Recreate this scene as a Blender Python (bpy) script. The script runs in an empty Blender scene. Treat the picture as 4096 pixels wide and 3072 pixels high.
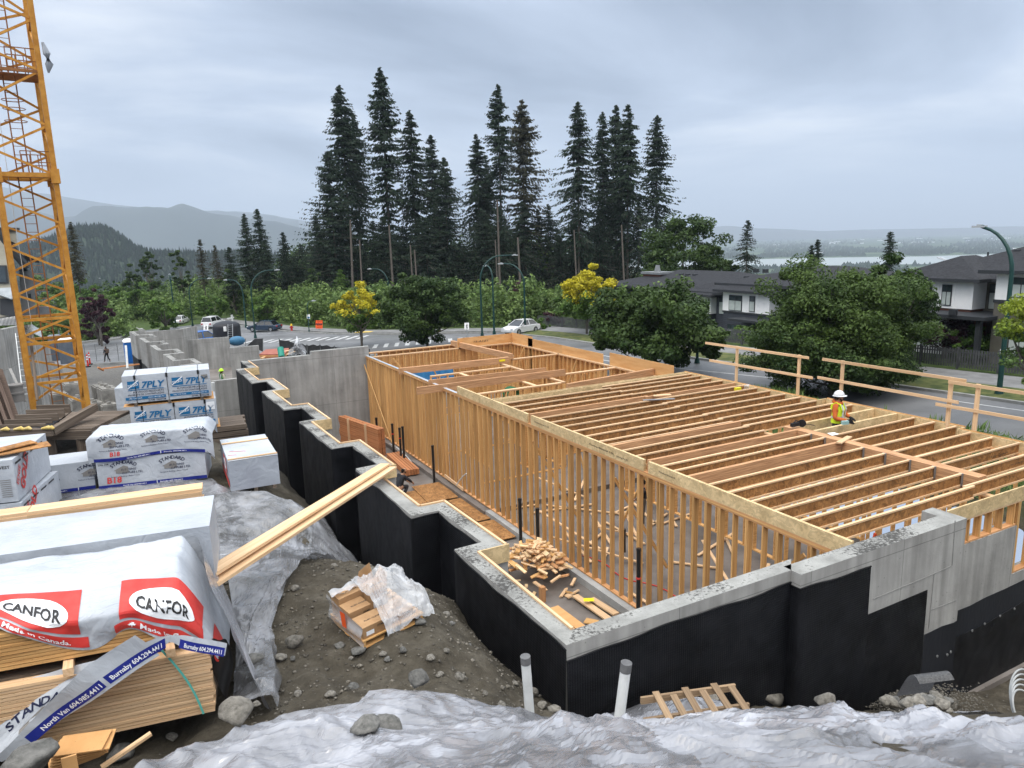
import bpy, math, random
import numpy as np
from mathutils import Vector, Matrix, noise
R_ = math.radians
C = bpy.context.scene.collection
random.seed(7); np.random.seed(7)
# ---------------------------------------------------------------- camera
CH = 5.5
FPX, PIT, ROL, YAW = 2914.66, .196499, -.0269936, 1.0794772
_f = Vector((math.cos(PIT)*math.cos(YAW), math.cos(PIT)*math.sin(YAW), -math.sin(PIT)))
_r = Vector((math.sin(YAW), -math.cos(YAW), 0)); _u = _r.cross(_f)
RT = math.cos(ROL)*_r + math.sin(ROL)*_u; UP = -math.sin(ROL)*_r + math.cos(ROL)*_u; FW = _f
cam = bpy.data.objects.new('camera', bpy.data.cameras.new('camera')); C.objects.link(cam)
cam.matrix_world = Matrix(((RT.x, UP.x, -FW.x, 0), (RT.y, UP.y, -FW.y, 0), (RT.z, UP.z, -FW.z, CH), (0, 0, 0, 1)))
cam.data.sensor_width = 36; cam.data.lens = 36*FPX/4096; cam.data.clip_start = .1; cam.data.clip_end = 60000
bpy.context.scene.camera = cam
# ---------------------------------------------------------------- world, sun, exposure
W = bpy.data.worlds.new('World'); bpy.context.scene.world = W; W.use_nodes = True
nt = W.node_tree; nt.nodes.clear()
def N(t, **k):
    n = nt.nodes.new(t)
    for a, b in k.items(): setattr(n, a, b)
    return n
L = nt.links.new
SUN_EL, SUN_AZ = 58, 200      # degrees; azimuth measured from +X towards +Y
out = N('ShaderNodeOutputWorld'); bg = N('ShaderNodeBackground'); L(bg.outputs[0], out.inputs[0])
sky = N('ShaderNodeTexSky', sky_type='NISHITA', sun_disc=False)
sky.sun_elevation = R_(SUN_EL); sky.sun_rotation = R_(90-SUN_AZ)
tc = N('ShaderNodeTexCoord'); sx = N('ShaderNodeSeparateXYZ'); L(tc.outputs['Generated'], sx.inputs[0])
def M(op, a, b=None, c=None):
    n = N('ShaderNodeMath', operation=op)
    for i, v in enumerate((a, b, c)):
        if v is None: continue
        if hasattr(v, 'links'): L(v, n.inputs[i])
        else: n.inputs[i].default_value = v
    return n.outputs[0]
zz = M('MAXIMUM', sx.outputs[2], 0.0); zd = M('ADD', zz, .16)
cx = N('ShaderNodeCombineXYZ'); L(M('DIVIDE', sx.outputs[0], zd), cx.inputs[0]); L(M('DIVIDE', sx.outputs[1], zd), cx.inputs[1]); cx.inputs[2].default_value = 3.1
mpv = N('ShaderNodeMapping'); L(cx.outputs[0], mpv.inputs[0]); mpv.inputs['Rotation'].default_value = (0, 0, R_(20)); mpv.inputs['Scale'].default_value = (.62, .85, 1)
n1 = N('ShaderNodeTexNoise'); L(mpv.outputs[0], n1.inputs['Vector']); n1.inputs['Scale'].default_value = .75; n1.inputs['Detail'].default_value = 7; n1.inputs['Roughness'].default_value = .5; n1.inputs['Distortion'].default_value = .35
n2 = N('ShaderNodeTexNoise'); L(mpv.outputs[0], n2.inputs['Vector']); n2.inputs['Scale'].default_value = .28; n2.inputs['Detail'].default_value = 3
cl = M('ADD', M('MULTIPLY', n1.outputs[0], .62), M('MULTIPLY', n2.outputs[0], .38))
cr = N('ShaderNodeValToRGB'); L(cl, cr.inputs[0])
e = cr.color_ramp.elements
e[0].position = .40; e[0].color = (.19, .255, .37, 1); e[1].position = .60; e[1].color = (1.35, 1.38, 1.42, 1)
m_ = e.new(.5); m_.color = (.60, .70, .87, 1)
# overcast: paler and brighter towards the zenith, hazy blue-grey at the horizon
er = N('ShaderNodeValToRGB'); L(sx.outputs[2], er.inputs[0])
e = er.color_ramp.elements
e[0].position = 0.0; e[0].color = (.55, .68, .90, 1); e[1].position = 1.0; e[1].color = (1, 1, 1, 1)
k_ = e.new(.10); k_.color = (.55, .66, .84, 1)
mx = N('ShaderNodeMix', data_type='RGBA'); L(M('MINIMUM', M('DIVIDE', M('MAXIMUM', M('SUBTRACT', sx.outputs[2], .01), 0), .13), 1), mx.inputs[0]); L(er.outputs[0], mx.inputs[6]); L(cr.outputs[0], mx.inputs[7])
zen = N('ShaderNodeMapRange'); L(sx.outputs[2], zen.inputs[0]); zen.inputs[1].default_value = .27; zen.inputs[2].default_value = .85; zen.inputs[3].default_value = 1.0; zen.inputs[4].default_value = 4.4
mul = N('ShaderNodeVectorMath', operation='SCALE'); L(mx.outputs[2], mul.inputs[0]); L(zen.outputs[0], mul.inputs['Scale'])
sks = N('ShaderNodeVectorMath', operation='SCALE'); L(sky.outputs[0], sks.inputs[0]); sks.inputs['Scale'].default_value = .10
fin = N('ShaderNodeMix', data_type='RGBA'); fin.inputs[0].default_value = .92; L(sks.outputs[0], fin.inputs[6]); L(mul.outputs[0], fin.inputs[7])
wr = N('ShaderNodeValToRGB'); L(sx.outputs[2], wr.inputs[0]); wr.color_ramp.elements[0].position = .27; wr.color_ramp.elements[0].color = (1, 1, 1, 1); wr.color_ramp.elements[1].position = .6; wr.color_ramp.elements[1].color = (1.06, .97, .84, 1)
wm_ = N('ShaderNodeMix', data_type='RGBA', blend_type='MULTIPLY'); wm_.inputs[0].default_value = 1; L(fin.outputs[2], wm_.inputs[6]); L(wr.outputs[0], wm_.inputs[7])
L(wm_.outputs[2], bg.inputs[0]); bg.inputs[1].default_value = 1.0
sd = bpy.data.lights.new('sun', 'SUN'); sd.energy = 1.1; sd.angle = R_(22); sd.color = (1, .965, .92)
so = bpy.data.objects.new('sun', sd); C.objects.link(so)
sv = Vector((math.cos(R_(SUN_EL))*math.cos(R_(SUN_AZ)), math.cos(R_(SUN_EL))*math.sin(R_(SUN_AZ)), math.sin(R_(SUN_EL))))
so.rotation_euler = sv.to_track_quat('Z', 'Y').to_euler()
vs = bpy.context.scene.view_settings; vs.view_transform = 'Standard'; vs.look = 'None'; vs.exposure = 0.0; vs.gamma = 1.0; vs.use_curve_mapping = False
bpy.context.scene.render.engine = 'CYCLES'
bpy.context.scene.cycles.max_bounces = 6; bpy.context.scene.cycles.transparent_max_bounces = 12
bpy.context.scene.cycles.volume_bounces = 0
# ---------------------------------------------------------------- picture point -> place helpers (source pixels, 4096 wide)
def ray(x, y): return RT*((x-2048)/FPX) - UP*((y-1536)/FPX) + FW
CP = Vector((0, 0, CH))
def pz(x, y, z=0): d = ray(x, y); return CP + d*((z-CH)/d.z)
def px(x, y, X): d = ray(x, y); return CP + d*(X/d.x)
def py(x, y, Y): d = ray(x, y); return CP + d*(Y/d.y)
def pd(x, y, dist): return CP + ray(x, y)*dist
def pg(x, y, off=0): d = ray(x, y); return CP + d*((-4.6+off-CH)/(d.z-.041*d.x+.0227*d.y))
def gp(X, Y): return -4.6+.041*X-.0227*Y
# ---------------------------------------------------------------- mesh builder
class MB:
    def __init__(s): s.v = []; s.f = []; s.m = []; s.sm = []
    def add(s, vs, fs, m=0, smooth=False):
        o = len(s.v); s.v += [tuple(v) for v in vs]
        for f in fs: s.f.append(tuple(i+o for i in f)); s.m.append(m); s.sm.append(smooth)
    def box(s, a, b, m=0, M=None):
        (x0, y0, z0), (x1, y1, z1) = a, b
        vs = [Vector(p) for p in ((x0,y0,z0),(x1,y0,z0),(x1,y1,z0),(x0,y1,z0),(x0,y0,z1),(x1,y0,z1),(x1,y1,z1),(x0,y1,z1))]
        if M: vs = [M@v for v in vs]
        s.add(vs, ((0,3,2,1),(4,5,6,7),(0,1,5,4),(1,2,6,5),(2,3,7,6),(3,0,4,7)), m)
    def cbox(s, c, d, m=0, M=None): s.box([c[i]-d[i]/2 for i in range(3)], [c[i]+d[i]/2 for i in range(3)], m, M)
    def bar(s, p0, p1, w, h, m=0, up=(0, 0, 1)):
        p0 = Vector(p0); p1 = Vector(p1); M = frame(p0, p1, up)
        l = (p1-p0).length; s.box((0, -w/2, -h/2), (l, w/2, h/2), m, M)
    def cyl(s, p0, p1, r0, r1=None, n=8, m=0, caps=True, smooth=True):
        r1 = r0 if r1 is None else r1
        p0 = Vector(p0); p1 = Vector(p1); M = frame(p0, p1, (0, 0, 1)); l = (p1-p0).length
        vs = [M@Vector((0, r0*math.cos(2*math.pi*i/n), r0*math.sin(2*math.pi*i/n))) for i in range(n)] + [M@Vector((l, r1*math.cos(2*math.pi*i/n), r1*math.sin(2*math.pi*i/n))) for i in range(n)]
        s.add(vs, [(i, (i+1) % n, n+(i+1) % n, n+i) for i in range(n)], m, smooth)
        if caps: s.add(vs, [tuple(range(n))[::-1], tuple(range(n, 2*n))], m)
    def tube(s, pts, r, n=6, m=0):
        pts = [Vector(p) for p in pts]; rr = r if isinstance(r, (list, tuple)) else [r]*len(pts); rings = []
        for i, p in enumerate(pts):
            d = (pts[min(i+1, len(pts)-1)]-pts[max(i-1, 0)]).normalized()
            a = d.cross(Vector((0, 0, 1))); a = a.normalized() if a.length > 1e-4 else Vector((1, 0, 0)); b = a.cross(d)
            rings += [p+(a*math.cos(2*math.pi*k/n)+b*math.sin(2*math.pi*k/n))*rr[i] for k in range(n)]
        fs = [(i*n+k, i*n+(k+1) % n, (i+1)*n+(k+1) % n, (i+1)*n+k) for i in range(len(pts)-1) for k in range(n)]
        s.add(rings, fs, m, True); s.add(rings, [tuple(range(n)), tuple(range(len(rings)-n, len(rings)))[::-1]], m)
    def prism(s, poly, z0, z1, m=0, M=None):
        n = len(poly); vs = [Vector((p[0], p[1], z0)) for p in poly]+[Vector((p[0], p[1], z1)) for p in poly]
        if M: vs = [M@v for v in vs]
        s.add(vs, [tuple(range(n))[::-1], tuple(range(n, 2*n))]+[(i, (i+1) % n, n+(i+1) % n, n+i) for i in range(n)], m)
    def build(s, name, mats, parent=None, loc=None, smooth=None):
        me = bpy.data.meshes.new(name); me.from_pydata(s.v, [], s.f)
        for k in (mats if isinstance(mats, (list, tuple)) else [mats]): me.materials.append(k)
        if max(s.m, default=0): me.polygons.foreach_set('material_index', s.m)
        me.polygons.foreach_set('use_smooth', [True]*len(s.f) if smooth else s.sm)
        me.update()
        o = bpy.data.objects.new(name, me); C.objects.link(o)
        if loc is not None: o.location = loc
        if parent: par(o, parent)
        return o
def frame(p0, p1, up=(0, 0, 1)):
    x = (Vector(p1)-Vector(p0)).normalized(); u = Vector(up)
    if abs(x.dot(u.normalized())) > .999: u = Vector((0, 1, 0))
    y = u.cross(x).normalized(); z = x.cross(y)
    return Matrix(((x.x, y.x, z.x, p0[0]), (x.y, y.y, z.y, p0[1]), (x.z, y.z, z.z, p0[2]), (0, 0, 0, 1)))
def wm(o): return (wm(o.parent) @ o.matrix_parent_inverse if o.parent else Matrix()) @ o.matrix_basis
def par(o, p): o.parent = p; o.matrix_parent_inverse = wm(p).inverted()
def tag(o, label=None, cat=None, group=None, kind=None):
    if label: o['label'] = label
    if cat: o['category'] = cat
    if group: o['group'] = group
    if kind: o['kind'] = kind
    return o
def thing(name, label, cat, loc=(0, 0, 0), group=None, rz=0):
    o = bpy.data.objects.new(name, None); C.objects.link(o); o.location = loc; o.rotation_euler = (0, 0, rz); o.empty_display_size = .2
    return tag(o, label, cat, group)
def struct(o): o['kind'] = 'structure'; return o
_bc = {}
def board(name, p0, p1, w, h, m, parent=None, up=(0, 0, 1)):
    """a straight timber: length along local X, w across, h in the up direction"""
    p0 = Vector(p0); p1 = Vector(p1); l = (p1-p0).length; k = (round(l, 2), w, h, m.name)
    if k not in _bc:
        b = MB(); b.box((-l/2, -w/2, -h/2), (l/2, w/2, h/2))
        o = b.build(name, m); _bc[k] = o.data
    else:
        o = bpy.data.objects.new(name, _bc[k]); C.objects.link(o)
    Mx = frame(p0, p1, up); Mx.translation = (p0+p1)/2; o.matrix_basis = Mx
    if parent: par(o, parent)
    return o
# ---------------------------------------------------------------- value noise on numpy arrays
_perm = np.random.RandomState(3).rand(256, 256)
def vn(x, y):
    xi = np.floor(x).astype(int); yi = np.floor(y).astype(int); fx = x-xi; fy = y-yi
    fx = fx*fx*(3-2*fx); fy = fy*fy*(3-2*fy)
    g = lambda a, b: _perm[a & 255, b & 255]
    return (g(xi, yi)*(1-fx)+g(xi+1, yi)*fx)*(1-fy)+(g(xi, yi+1)*(1-fx)+g(xi+1, yi+1)*fx)*fy
def fbm(x, y, o=4):
    a = 0; s = 1.
    for i in range(o): a = a+s*(vn(x*2**i+17*i, y*2**i+5*i)-.5); s *= .5
    return a
# ---------------------------------------------------------------- materials
def newmat(name):
    m = bpy.data.materials.new(name); m.use_nodes = True; t = m.node_tree
    return m, t, t.nodes['Principled BSDF']
def pm(name, c1, c2=None, scale=4, stretch=(1, 1, 1), rough=.8, bump=0, bscale=None, detail=5, spec=.3, rnd=0, coord='Object', extra=None, lo=.35, hi=.65, metal=0, island=0, bdist=.02, distort=0):
    m, t, p = newmat(name); n = t.nodes; l = t.links.new
    c2 = c2 or c1
    p.inputs['Roughness'].default_value = rough; p.inputs['Specular IOR Level'].default_value = spec; p.inputs['Metallic'].default_value = metal
    co = n.new('ShaderNodeTexCoord'); mp = n.new('ShaderNodeMapping'); mp.inputs['Scale'].default_value = stretch
    oi = n.new('ShaderNodeObjectInfo')
    l(co.outputs[coord], mp.inputs[0])
    sh = n.new('ShaderNodeVectorMath'); sh.operation = 'SCALE'; cv = n.new('ShaderNodeCombineXYZ')
    for i in range(3): l(oi.outputs['Random'], cv.inputs[i])
    l(cv.outputs[0], sh.inputs[0]); sh.inputs['Scale'].default_value = 37.
    l(sh.outputs[0], mp.inputs['Location'])
    nz = n.new('ShaderNodeTexNoise'); nz.inputs['Scale'].default_value = scale; nz.inputs['Detail'].default_value = detail; nz.inputs['Roughness'].default_value = .6; nz.inputs['Distortion'].default_value = distort
    l(mp.outputs[0], nz.inputs['Vector'])
    cr = n.new('ShaderNodeValToRGB'); l(nz.outputs[0], cr.inputs[0])
    cr.color_ramp.elements[0].position = lo; cr.color_ramp.elements[0].color = (*c1, 1)
    cr.color_ramp.elements[1].position = hi; cr.color_ramp.elements[1].color = (*c2, 1)
    col = cr.outputs[0]
    if rnd or island:
        hs = n.new('ShaderNodeHueSaturation'); l(col, hs.inputs['Color'])
        mr = n.new('ShaderNodeMapRange'); a = rnd or island; mr.inputs[3].default_value = 1-a; mr.inputs[4].default_value = 1+a
        if island: g = n.new('ShaderNodeNewGeometry'); l(g.outputs['Random Per Island'], mr.inputs[0])
        else: l(oi.outputs['Random'], mr.inputs[0])
        l(mr.outputs[0], hs.inputs['Value']); col = hs.outputs[0]
    l(col, p.inputs['Base Color'])
    if bump:
        bn = n.new('ShaderNodeTexNoise'); bn.inputs['Scale'].default_value = bscale or scale*4; bn.inputs['Detail'].default_value = 6
        l(mp.outputs[0], bn.inputs['Vector'])
        b = n.new('ShaderNodeBump'); b.inputs['Strength'].default_value = bump; b.inputs['Distance'].default_value = bdist
        l(bn.outputs[0], b.inputs['Height']); l(b.outputs[0], p.inputs['Normal'])
    m['col'] = 0
    if extra: extra(m, t, p, mp, col)
    return m
def knots(m, t, p, mp, col):
    """fir boards: long grain already in the noise, plus a few dark knots"""
    n = t.nodes; l = t.links.new
    v = n.new('ShaderNodeTexVoronoi'); m2 = n.new('ShaderNodeMapping'); m2.inputs['Scale'].default_value = (2.6, 9, 9)
    l(mp.inputs['Vector'].links[0].from_socket, m2.inputs[0]); l(mp.inputs['Location'].links[0].from_socket, m2.inputs['Location']); l(m2.outputs[0], v.inputs['Vector'])
    mr = n.new('ShaderNodeMapRange'); mr.inputs[1].default_value = .05; mr.inputs[2].default_value = .13; l(v.outputs['Distance'], mr.inputs[0])
    mx = n.new('ShaderNodeMix'); mx.data_type = 'RGBA'; l(mr.outputs[0], mx.inputs[0]); mx.inputs[6].default_value = (.20, .095, .04, 1); l(col, mx.inputs[7])
    l(mx.outputs[2], p.inputs['Base Color'])
GR = (.35, 14, 14)
fir = pm('fir', (.43, .225, .08), (.62, .37, .15), 2.2, GR, .7, .25, 5, rnd=.2, extra=knots)
fir_pale = pm('fir_pale', (.56, .36, .195), (.71, .50, .31), 2.2, GR, .7, .2, 5, rnd=.12, extra=knots)
fir_red = pm('fir_red', (.42, .205, .085), (.56, .30, .14), 2.2, GR, .7, .2, 5, rnd=.12, extra=knots)
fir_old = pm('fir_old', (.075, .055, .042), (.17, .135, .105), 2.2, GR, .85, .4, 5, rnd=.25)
def flakes(m, t, p, mp, col, sc=(16, 16, 9), lo=.62, hi=1.3):
    n = t.nodes; l = t.links.new
    m2 = n.new('ShaderNodeMapping'); m2.inputs['Scale'].default_value = sc; m2.inputs['Rotation'].default_value = (.5, .6, .7)
    nz = n.new('ShaderNodeTexNoise'); nz.inputs['Scale'].default_value = 5
    l(mp.outputs[0], nz.inputs['Vector'])
    ad = n.new('ShaderNodeVectorMath'); ad.operation = 'MULTIPLY_ADD'; l(nz.outputs['Color'], ad.inputs[0]); ad.inputs[1].default_value = (.5, .5, .5); l(mp.outputs[0], ad.inputs[2])
    l(ad.outputs[0], m2.inputs[0])
    v = n.new('ShaderNodeTexVoronoi'); l(m2.outputs[0], v.inputs['Vector']); v.inputs['Scale'].default_value = 1.0
    hs = n.new('ShaderNodeHueSaturation'); sp = n.new('ShaderNodeSeparateXYZ'); l(v.outputs['Color'], sp.inputs[0])
    mr = n.new('ShaderNodeMapRange'); mr.inputs[3].default_value = lo; mr.inputs[4].default_value = hi; l(sp.outputs[0], mr.inputs[0])
    l(col, hs.inputs['Color']); l(mr.outputs[0], hs.inputs['Value']); l(hs.outputs[0], p.inputs['Base Color'])
osb = pm('strand_board', (.25, .115, .036), (.38, .19, .068), 3, (1, 1, 1), .75, .3, 60, rnd=.08, extra=flakes)
lsl = pm('pale_strand_board', (.50, .365, .19), (.66, .50, .28), 3, (1, 1, 1), .75, .3, 60, rnd=.06, extra=lambda *a: flakes(*a, sc=(5, 15, 20), lo=.80, hi=1.14))
lvl = pm('veneer_lumber', (.30, .155, .075), (.58, .33, .17), 3, (.5, 10, 16), .7, .3, 9, rnd=.1)
ply = pm('plywood', (.52, .27, .10), (.62, .36, .155), 2, (1, .4, 3), .7, .1, 30, rnd=.08, extra=knots)
# ================================================================ ground, roads
conc = pm('concrete', (.25, .25, .245), (.40, .40, .39), 1.3, (1, 1, 1), .88, .35, 14, detail=9, lo=.3, hi=.7)
def speck(m, t, p, mp, col):
    n = t.nodes; l = t.links.new
    a = n.new('ShaderNodeTexNoise'); a.inputs['Scale'].default_value = 1.1; a.inputs['Detail'].default_value = 3; l(mp.outputs[0], a.inputs['Vector'])
    b = n.new('ShaderNodeTexNoise'); b.inputs['Scale'].default_value = 17; b.inputs['Detail'].default_value = 6; b.inputs['Roughness'].default_value = .75; l(mp.outputs[0], b.inputs['Vector'])
    s = n.new('ShaderNodeMath'); s.operation = 'ADD'; l(a.outputs[0], s.inputs[0]); l(b.outputs[0], s.inputs[1])
    mr = n.new('ShaderNodeMapRange'); mr.inputs[1].default_value = 1.02; mr.inputs[2].default_value = 1.13; l(s.outputs[0], mr.inputs[0])
    mx = n.new('ShaderNodeMix'); mx.data_type = 'RGBA'; l(mr.outputs[0], mx.inputs[0]); l(col, mx.inputs[6]); mx.inputs[7].default_value = (.06, .058, .055, 1)
    l(mx.outputs[2], p.inputs['Base Color'])
conc_top = pm('concrete_top', (.20, .20, .19), (.33, .33, .315), 2.2, (1, 1, 1), .9, .5, 30, detail=8, extra=speck)
def panels(m, t, p, mp, col):
    """tie holes and form lines cast in the wall"""
    n = t.nodes; l = t.links.new
    co = mp.inputs['Vector'].links[0].from_socket
    sp = n.new('ShaderNodeSeparateXYZ'); l(co, sp.inputs[0])
    def mt(op, a, b=0., c=0.):
        k = n.new('ShaderNodeMath'); k.operation = op
        for i, v in enumerate((a, b, c)):
            if hasattr(v, 'links'): l(v, k.inputs[i])
            else: k.inputs[i].default_value = v
        return k.outputs[0]
    ad = mt('ADD', sp.outputs[0], sp.outputs[1])
    u = mt('ABSOLUTE', mt('SUBTRACT', mt('FRACT', mt('DIVIDE', ad, 2.44)), .5)); v = mt('ABSOLUTE', mt('SUBTRACT', mt('FRACT', mt('DIVIDE', mt('ADD', sp.outputs[2], .2), 2.44)), .5))
    ln = mt('GREATER_THAN', mt('MAXIMUM', u, v), .4965)
    st = n.new('ShaderNodeTexNoise'); m3 = n.new('ShaderNodeMapping'); m3.inputs['Scale'].default_value = (3, 3, .25); l(co, m3.inputs[0]); l(m3.outputs[0], st.inputs['Vector']); st.inputs['Scale'].default_value = 1.5; st.inputs['Detail'].default_value = 6
    s2 = n.new('ShaderNodeMapRange'); s2.inputs[1].default_value = .3; s2.inputs[2].default_value = .62; s2.inputs[3].default_value = .72; s2.inputs[4].default_value = 1.05; l(st.outputs[0], s2.inputs[0])
    vo = n.new('ShaderNodeTexVoronoi'); vo.inputs['Scale'].default_value = 5; l(co, vo.inputs['Vector'])
    dk = mt('LESS_THAN', vo.outputs['Distance'], .07)
    f = mt('MULTIPLY', mt('MULTIPLY', s2.outputs[0], mt('SUBTRACT', 1., mt('MULTIPLY', ln, .4))), mt('SUBTRACT', 1., mt('MULTIPLY', dk, .35)))
    sc = n.new('ShaderNodeVectorMath'); sc.operation = 'SCALE'; l(col, sc.inputs[0]); l(f, sc.inputs['Scale']); l(sc.outputs[0], p.inputs['Base Color'])
conc_wall = pm('cast_concrete', (.25, .245, .235), (.37, .365, .35), .9, (1, 1, 1), .88, .3, 9, detail=9, lo=.3, hi=.7, extra=panels)
slab_m = pm('slab', (.105, .09, .08), (.20, .18, .165), .7, (1, 1, 1), .55, .1, 14, detail=8)
def asphx(m, t, p, mp, col):
    n = t.nodes; l = t.links.new
    r = n.new('ShaderNodeTexNoise'); r.inputs['Scale'].default_value = .12; r.inputs['Detail'].default_value = 5; l(mp.outputs[0], r.inputs['Vector'])
    mr = n.new('ShaderNodeMapRange'); mr.inputs[1].default_value = .35; mr.inputs[2].default_value = .6; mr.inputs[3].default_value = .35; mr.inputs[4].default_value = .85; l(r.outputs[0], mr.inputs[0]); l(mr.outputs[0], p.inputs['Roughness'])
asph = pm('asphalt', (.085, .088, .092), (.155, .158, .165), .25, (1, 1, 1), .6, .2, 50, detail=9, spec=.5, extra=asphx)
walk_m = pm('pavement', (.13, .13, .13), (.20, .20, .20), 1, (1, 1, 1), .8)
kerb_m = pm('kerb', (.22, .22, .21), (.30, .30, .29), 2)
paint = pm('road_paint', (.38, .39, .39), (.58, .58, .58), 3, rough=.6)
paint_y = pm('road_paint_yellow', (.65, .45, .08), (.7, .5, .12), 3, rough=.6)
grass_m = pm('grass', (.035, .055, .015), (.12, .125, .04), 1.5, (1, 1, 1), .95, .6, 20, detail=8)
def groundmat():
    m, t, p = newmat('ground'); n = t.nodes; l = t.links.new
    co = n.new('ShaderNodeTexCoord'); 
    def nz(s, d, r=.6):
        k = n.new('ShaderNodeTexNoise'); k.inputs['Scale'].default_value = s; k.inputs['Detail'].default_value = d; k.inputs['Roughness'].default_value = r; l(co.outputs['Object'], k.inputs['Vector']); return k.outputs[0]
    def ramp(f, *st):
        k = n.new('ShaderNodeValToRGB'); l(f, k.inputs[0]); el = k.color_ramp.elements
        while len(el) < len(st): el.new(.5)
        for e_, (q, c) in zip(el, st): e_.position = q; e_.color = (*c, 1)
        return k.outputs[0]
    def mix(f, a, b):
        k = n.new('ShaderNodeMix'); k.data_type = 'RGBA'; l(f, k.inputs[0]); l(a, k.inputs[6]); l(b, k.inputs[7]); return k.outputs[2]
    dirt = ramp(nz(2.3, 10, .7), (.3, (.048, .041, .031)), (.5, (.088, .076, .057)), (.72, (.155, .137, .108)))
    gravel = ramp(nz(9, 8, .75), (.3, (.075, .073, .07)), (.7, (.19, .185, .175)))
    gr = ramp(nz(.9, 8), (.3, (.025, .05, .012)), (.7, (.075, .105, .03)))
    far = ramp(nz(.0042, 9, .72), (.38, (.012, .03, .010)), (.52, (.035, .065, .022)), (.6, (.10, .14, .06)))
    at = n.new('ShaderNodeAttribute'); at.attribute_name = 'zone'; sp = n.new('ShaderNodeSeparateXYZ'); l(at.outputs['Vector'], sp.inputs[0])
    c = mix(sp.outputs[0], dirt, gravel); c = mix(sp.outputs[1], c, gr); c = mix(sp.outputs[2], c, far)
    l(c, p.inputs['Base Color']); p.inputs['Roughness'].default_value = .95; p.inputs['Specular IOR Level'].default_value = .2
    b = n.new('ShaderNodeBump'); b.inputs['Strength'].default_value = 1.0; b.inputs['Distance'].default_value = .08; l(nz(11, 12, .75), b.inputs['Height']); l(b.outputs[0], p.inputs['Normal'])
    return m
GM = groundmat()
CTRL = [(-14,-4,5.5),(0,-4,5.0),(10,-4,4.4),(-8,0,4.1),(0,0,3.9),(6,0,3.4),(12,0,2.0),(18,0,-.5),(-8,4,2.4),(-3,4,2.05),(0,4,1.95),(2,3.9,1.9),(4.6,2,2.15),
 (8.2,3.66,.25),(11,3.3,-.6),(12,4,-1.6),(15,4,-2.6),(18,4,-3.4),(-3,6.5,1.0),(0,6.56,.75),(2,7.1,.45),(4.2,6.7,-.45),(5.3,4.3,.75),(6.4,5.9,-.75),(-1.5,8.2,.15),(.6,8.2,.2),(2.2,8.7,.22),(2.6,9.2,.3),(3.2,8.6,.25),
 (3.4,11.3,.0),(4.3,9.9,-.65),(4.9,11.5,-1.15),(4.9,10.5,-1.5),(4.9,9.4,-1.45),(4.95,7.6,-1.1),(6.3,7.6,-1.35),(9.5,7.6,-2.6),(12,7.6,-3.4),(14.5,7.6,-4.15),(18,7.6,-4.5),(24,6,-4.3),
 (8.9,5.6,-1.5),(.5,10.8,.25),(-3,11,.1),(-.5,13,-.2),(-6,12,0),(1.6,17,-.62),(2.9,17.2,-.62),(-1,17,-.62),(-3,16,-.6),(-1,20,-.6),(1.7,20,-.65),(2.6,13.3,-.45),(3.9,13.5,-1.7),(4.85,13.5,-2.6),
 (3.6,16.5,-1.2),(4.8,16.3,-2.9),(4.8,18.8,-3.1),(4.8,24,-3.3),(4.8,31,-3.4),(3.4,20.5,-1.1),(3.4,25,-1.3),(3.3,31,-1.7),(-7,19,-.6),(-7,28,-.6),(-2,30.8,-.8),(1,29,-.9),(-1,39,-2.5),(2,40,-3.0),(4,45,-4.3),(-9,42,-2.4),
 (-2,55,-4.2),(3,55,-5),(12,45,-4.6),(22,40,-4.2),(24,25,-2.3),(24,15,-1.9),(23.5,8,-1.9),(27,20,-2.35),(27,12,-2.1),(29.5,30,-3.3),(29.5,10,-2.45),(29.5,19,-2.6),(22,52,-5.0),(-16,10,2),(-16,25,-.5),(-16,40,-2),(0,66,-5.6),(10,60,-5.3)]
def tps(P):
    P = np.array(P, float); n = len(P); x = P[:, :2]
    d = np.linalg.norm(x[:, None]-x[None], axis=2); K = np.where(d > 0, d**2*np.log(d+1e-9), 0)+np.eye(n)*.02
    A = np.zeros((n+3, n+3)); A[:n, :n] = K; A[:n, n] = 1; A[:n, n+1:] = x; A[n, :n] = 1; A[n+1:, :n] = x.T
    w = np.linalg.solve(A, np.r_[P[:, 2], 0, 0, 0])
    def f(X, Y):
        sh = np.shape(X); X = np.ravel(X); Y = np.ravel(Y); o = np.zeros(len(X))
        for i in range(0, len(X), 20000):
            q = np.stack([X[i:i+20000], Y[i:i+20000]], 1); dd = np.linalg.norm(q[:, None]-x[None], axis=2)
            o[i:i+20000] = np.where(dd > 0, dd**2*np.log(dd+1e-9), 0)@w[:n]+w[n]+q@w[n+1:]
        return o.reshape(sh)
    return f
NEAR = tps(CTRL)
def sst(a, b, x): t = np.clip((x-a)/(b-a), 0, 1); return t*t*(3-2*t)
VAL = -115.
def gz(X, Y, rough=True):
    X = np.asarray(X, float); Y = np.asarray(Y, float)
    far = -4.6+.041*np.clip(X, -70, 75)-.0227*np.clip(Y, -20, 125)
    r = np.hypot(X-15, Y-60)
    far = far+(VAL-far)*sst(95, 1100, r)
    k = np.maximum(sst(29.2, 31.0, X), np.maximum(sst(50, 64, Y), sst(14, 26, -X)))
    inside = (X > -30) & (X < 31.2) & (Y > -12) & (Y < 66)
    near = np.where(inside, NEAR(np.clip(X, -18, 31), np.clip(Y, -6, 66)), 0)
    z = near*(1-k)+far*k; z = np.where(inside, z, far)
    if rough:
        w = (1-k)*inside
        z = z+w*(.16*fbm(X*.9, Y*.9, 3)+.12*fbm(X*3.3, Y*3.3, 4)+.07*np.abs(fbm(X*7, Y*7, 2)))
    return z
def g1(X, Y): return float(gz(np.array([X]), np.array([Y]))[0])
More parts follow.
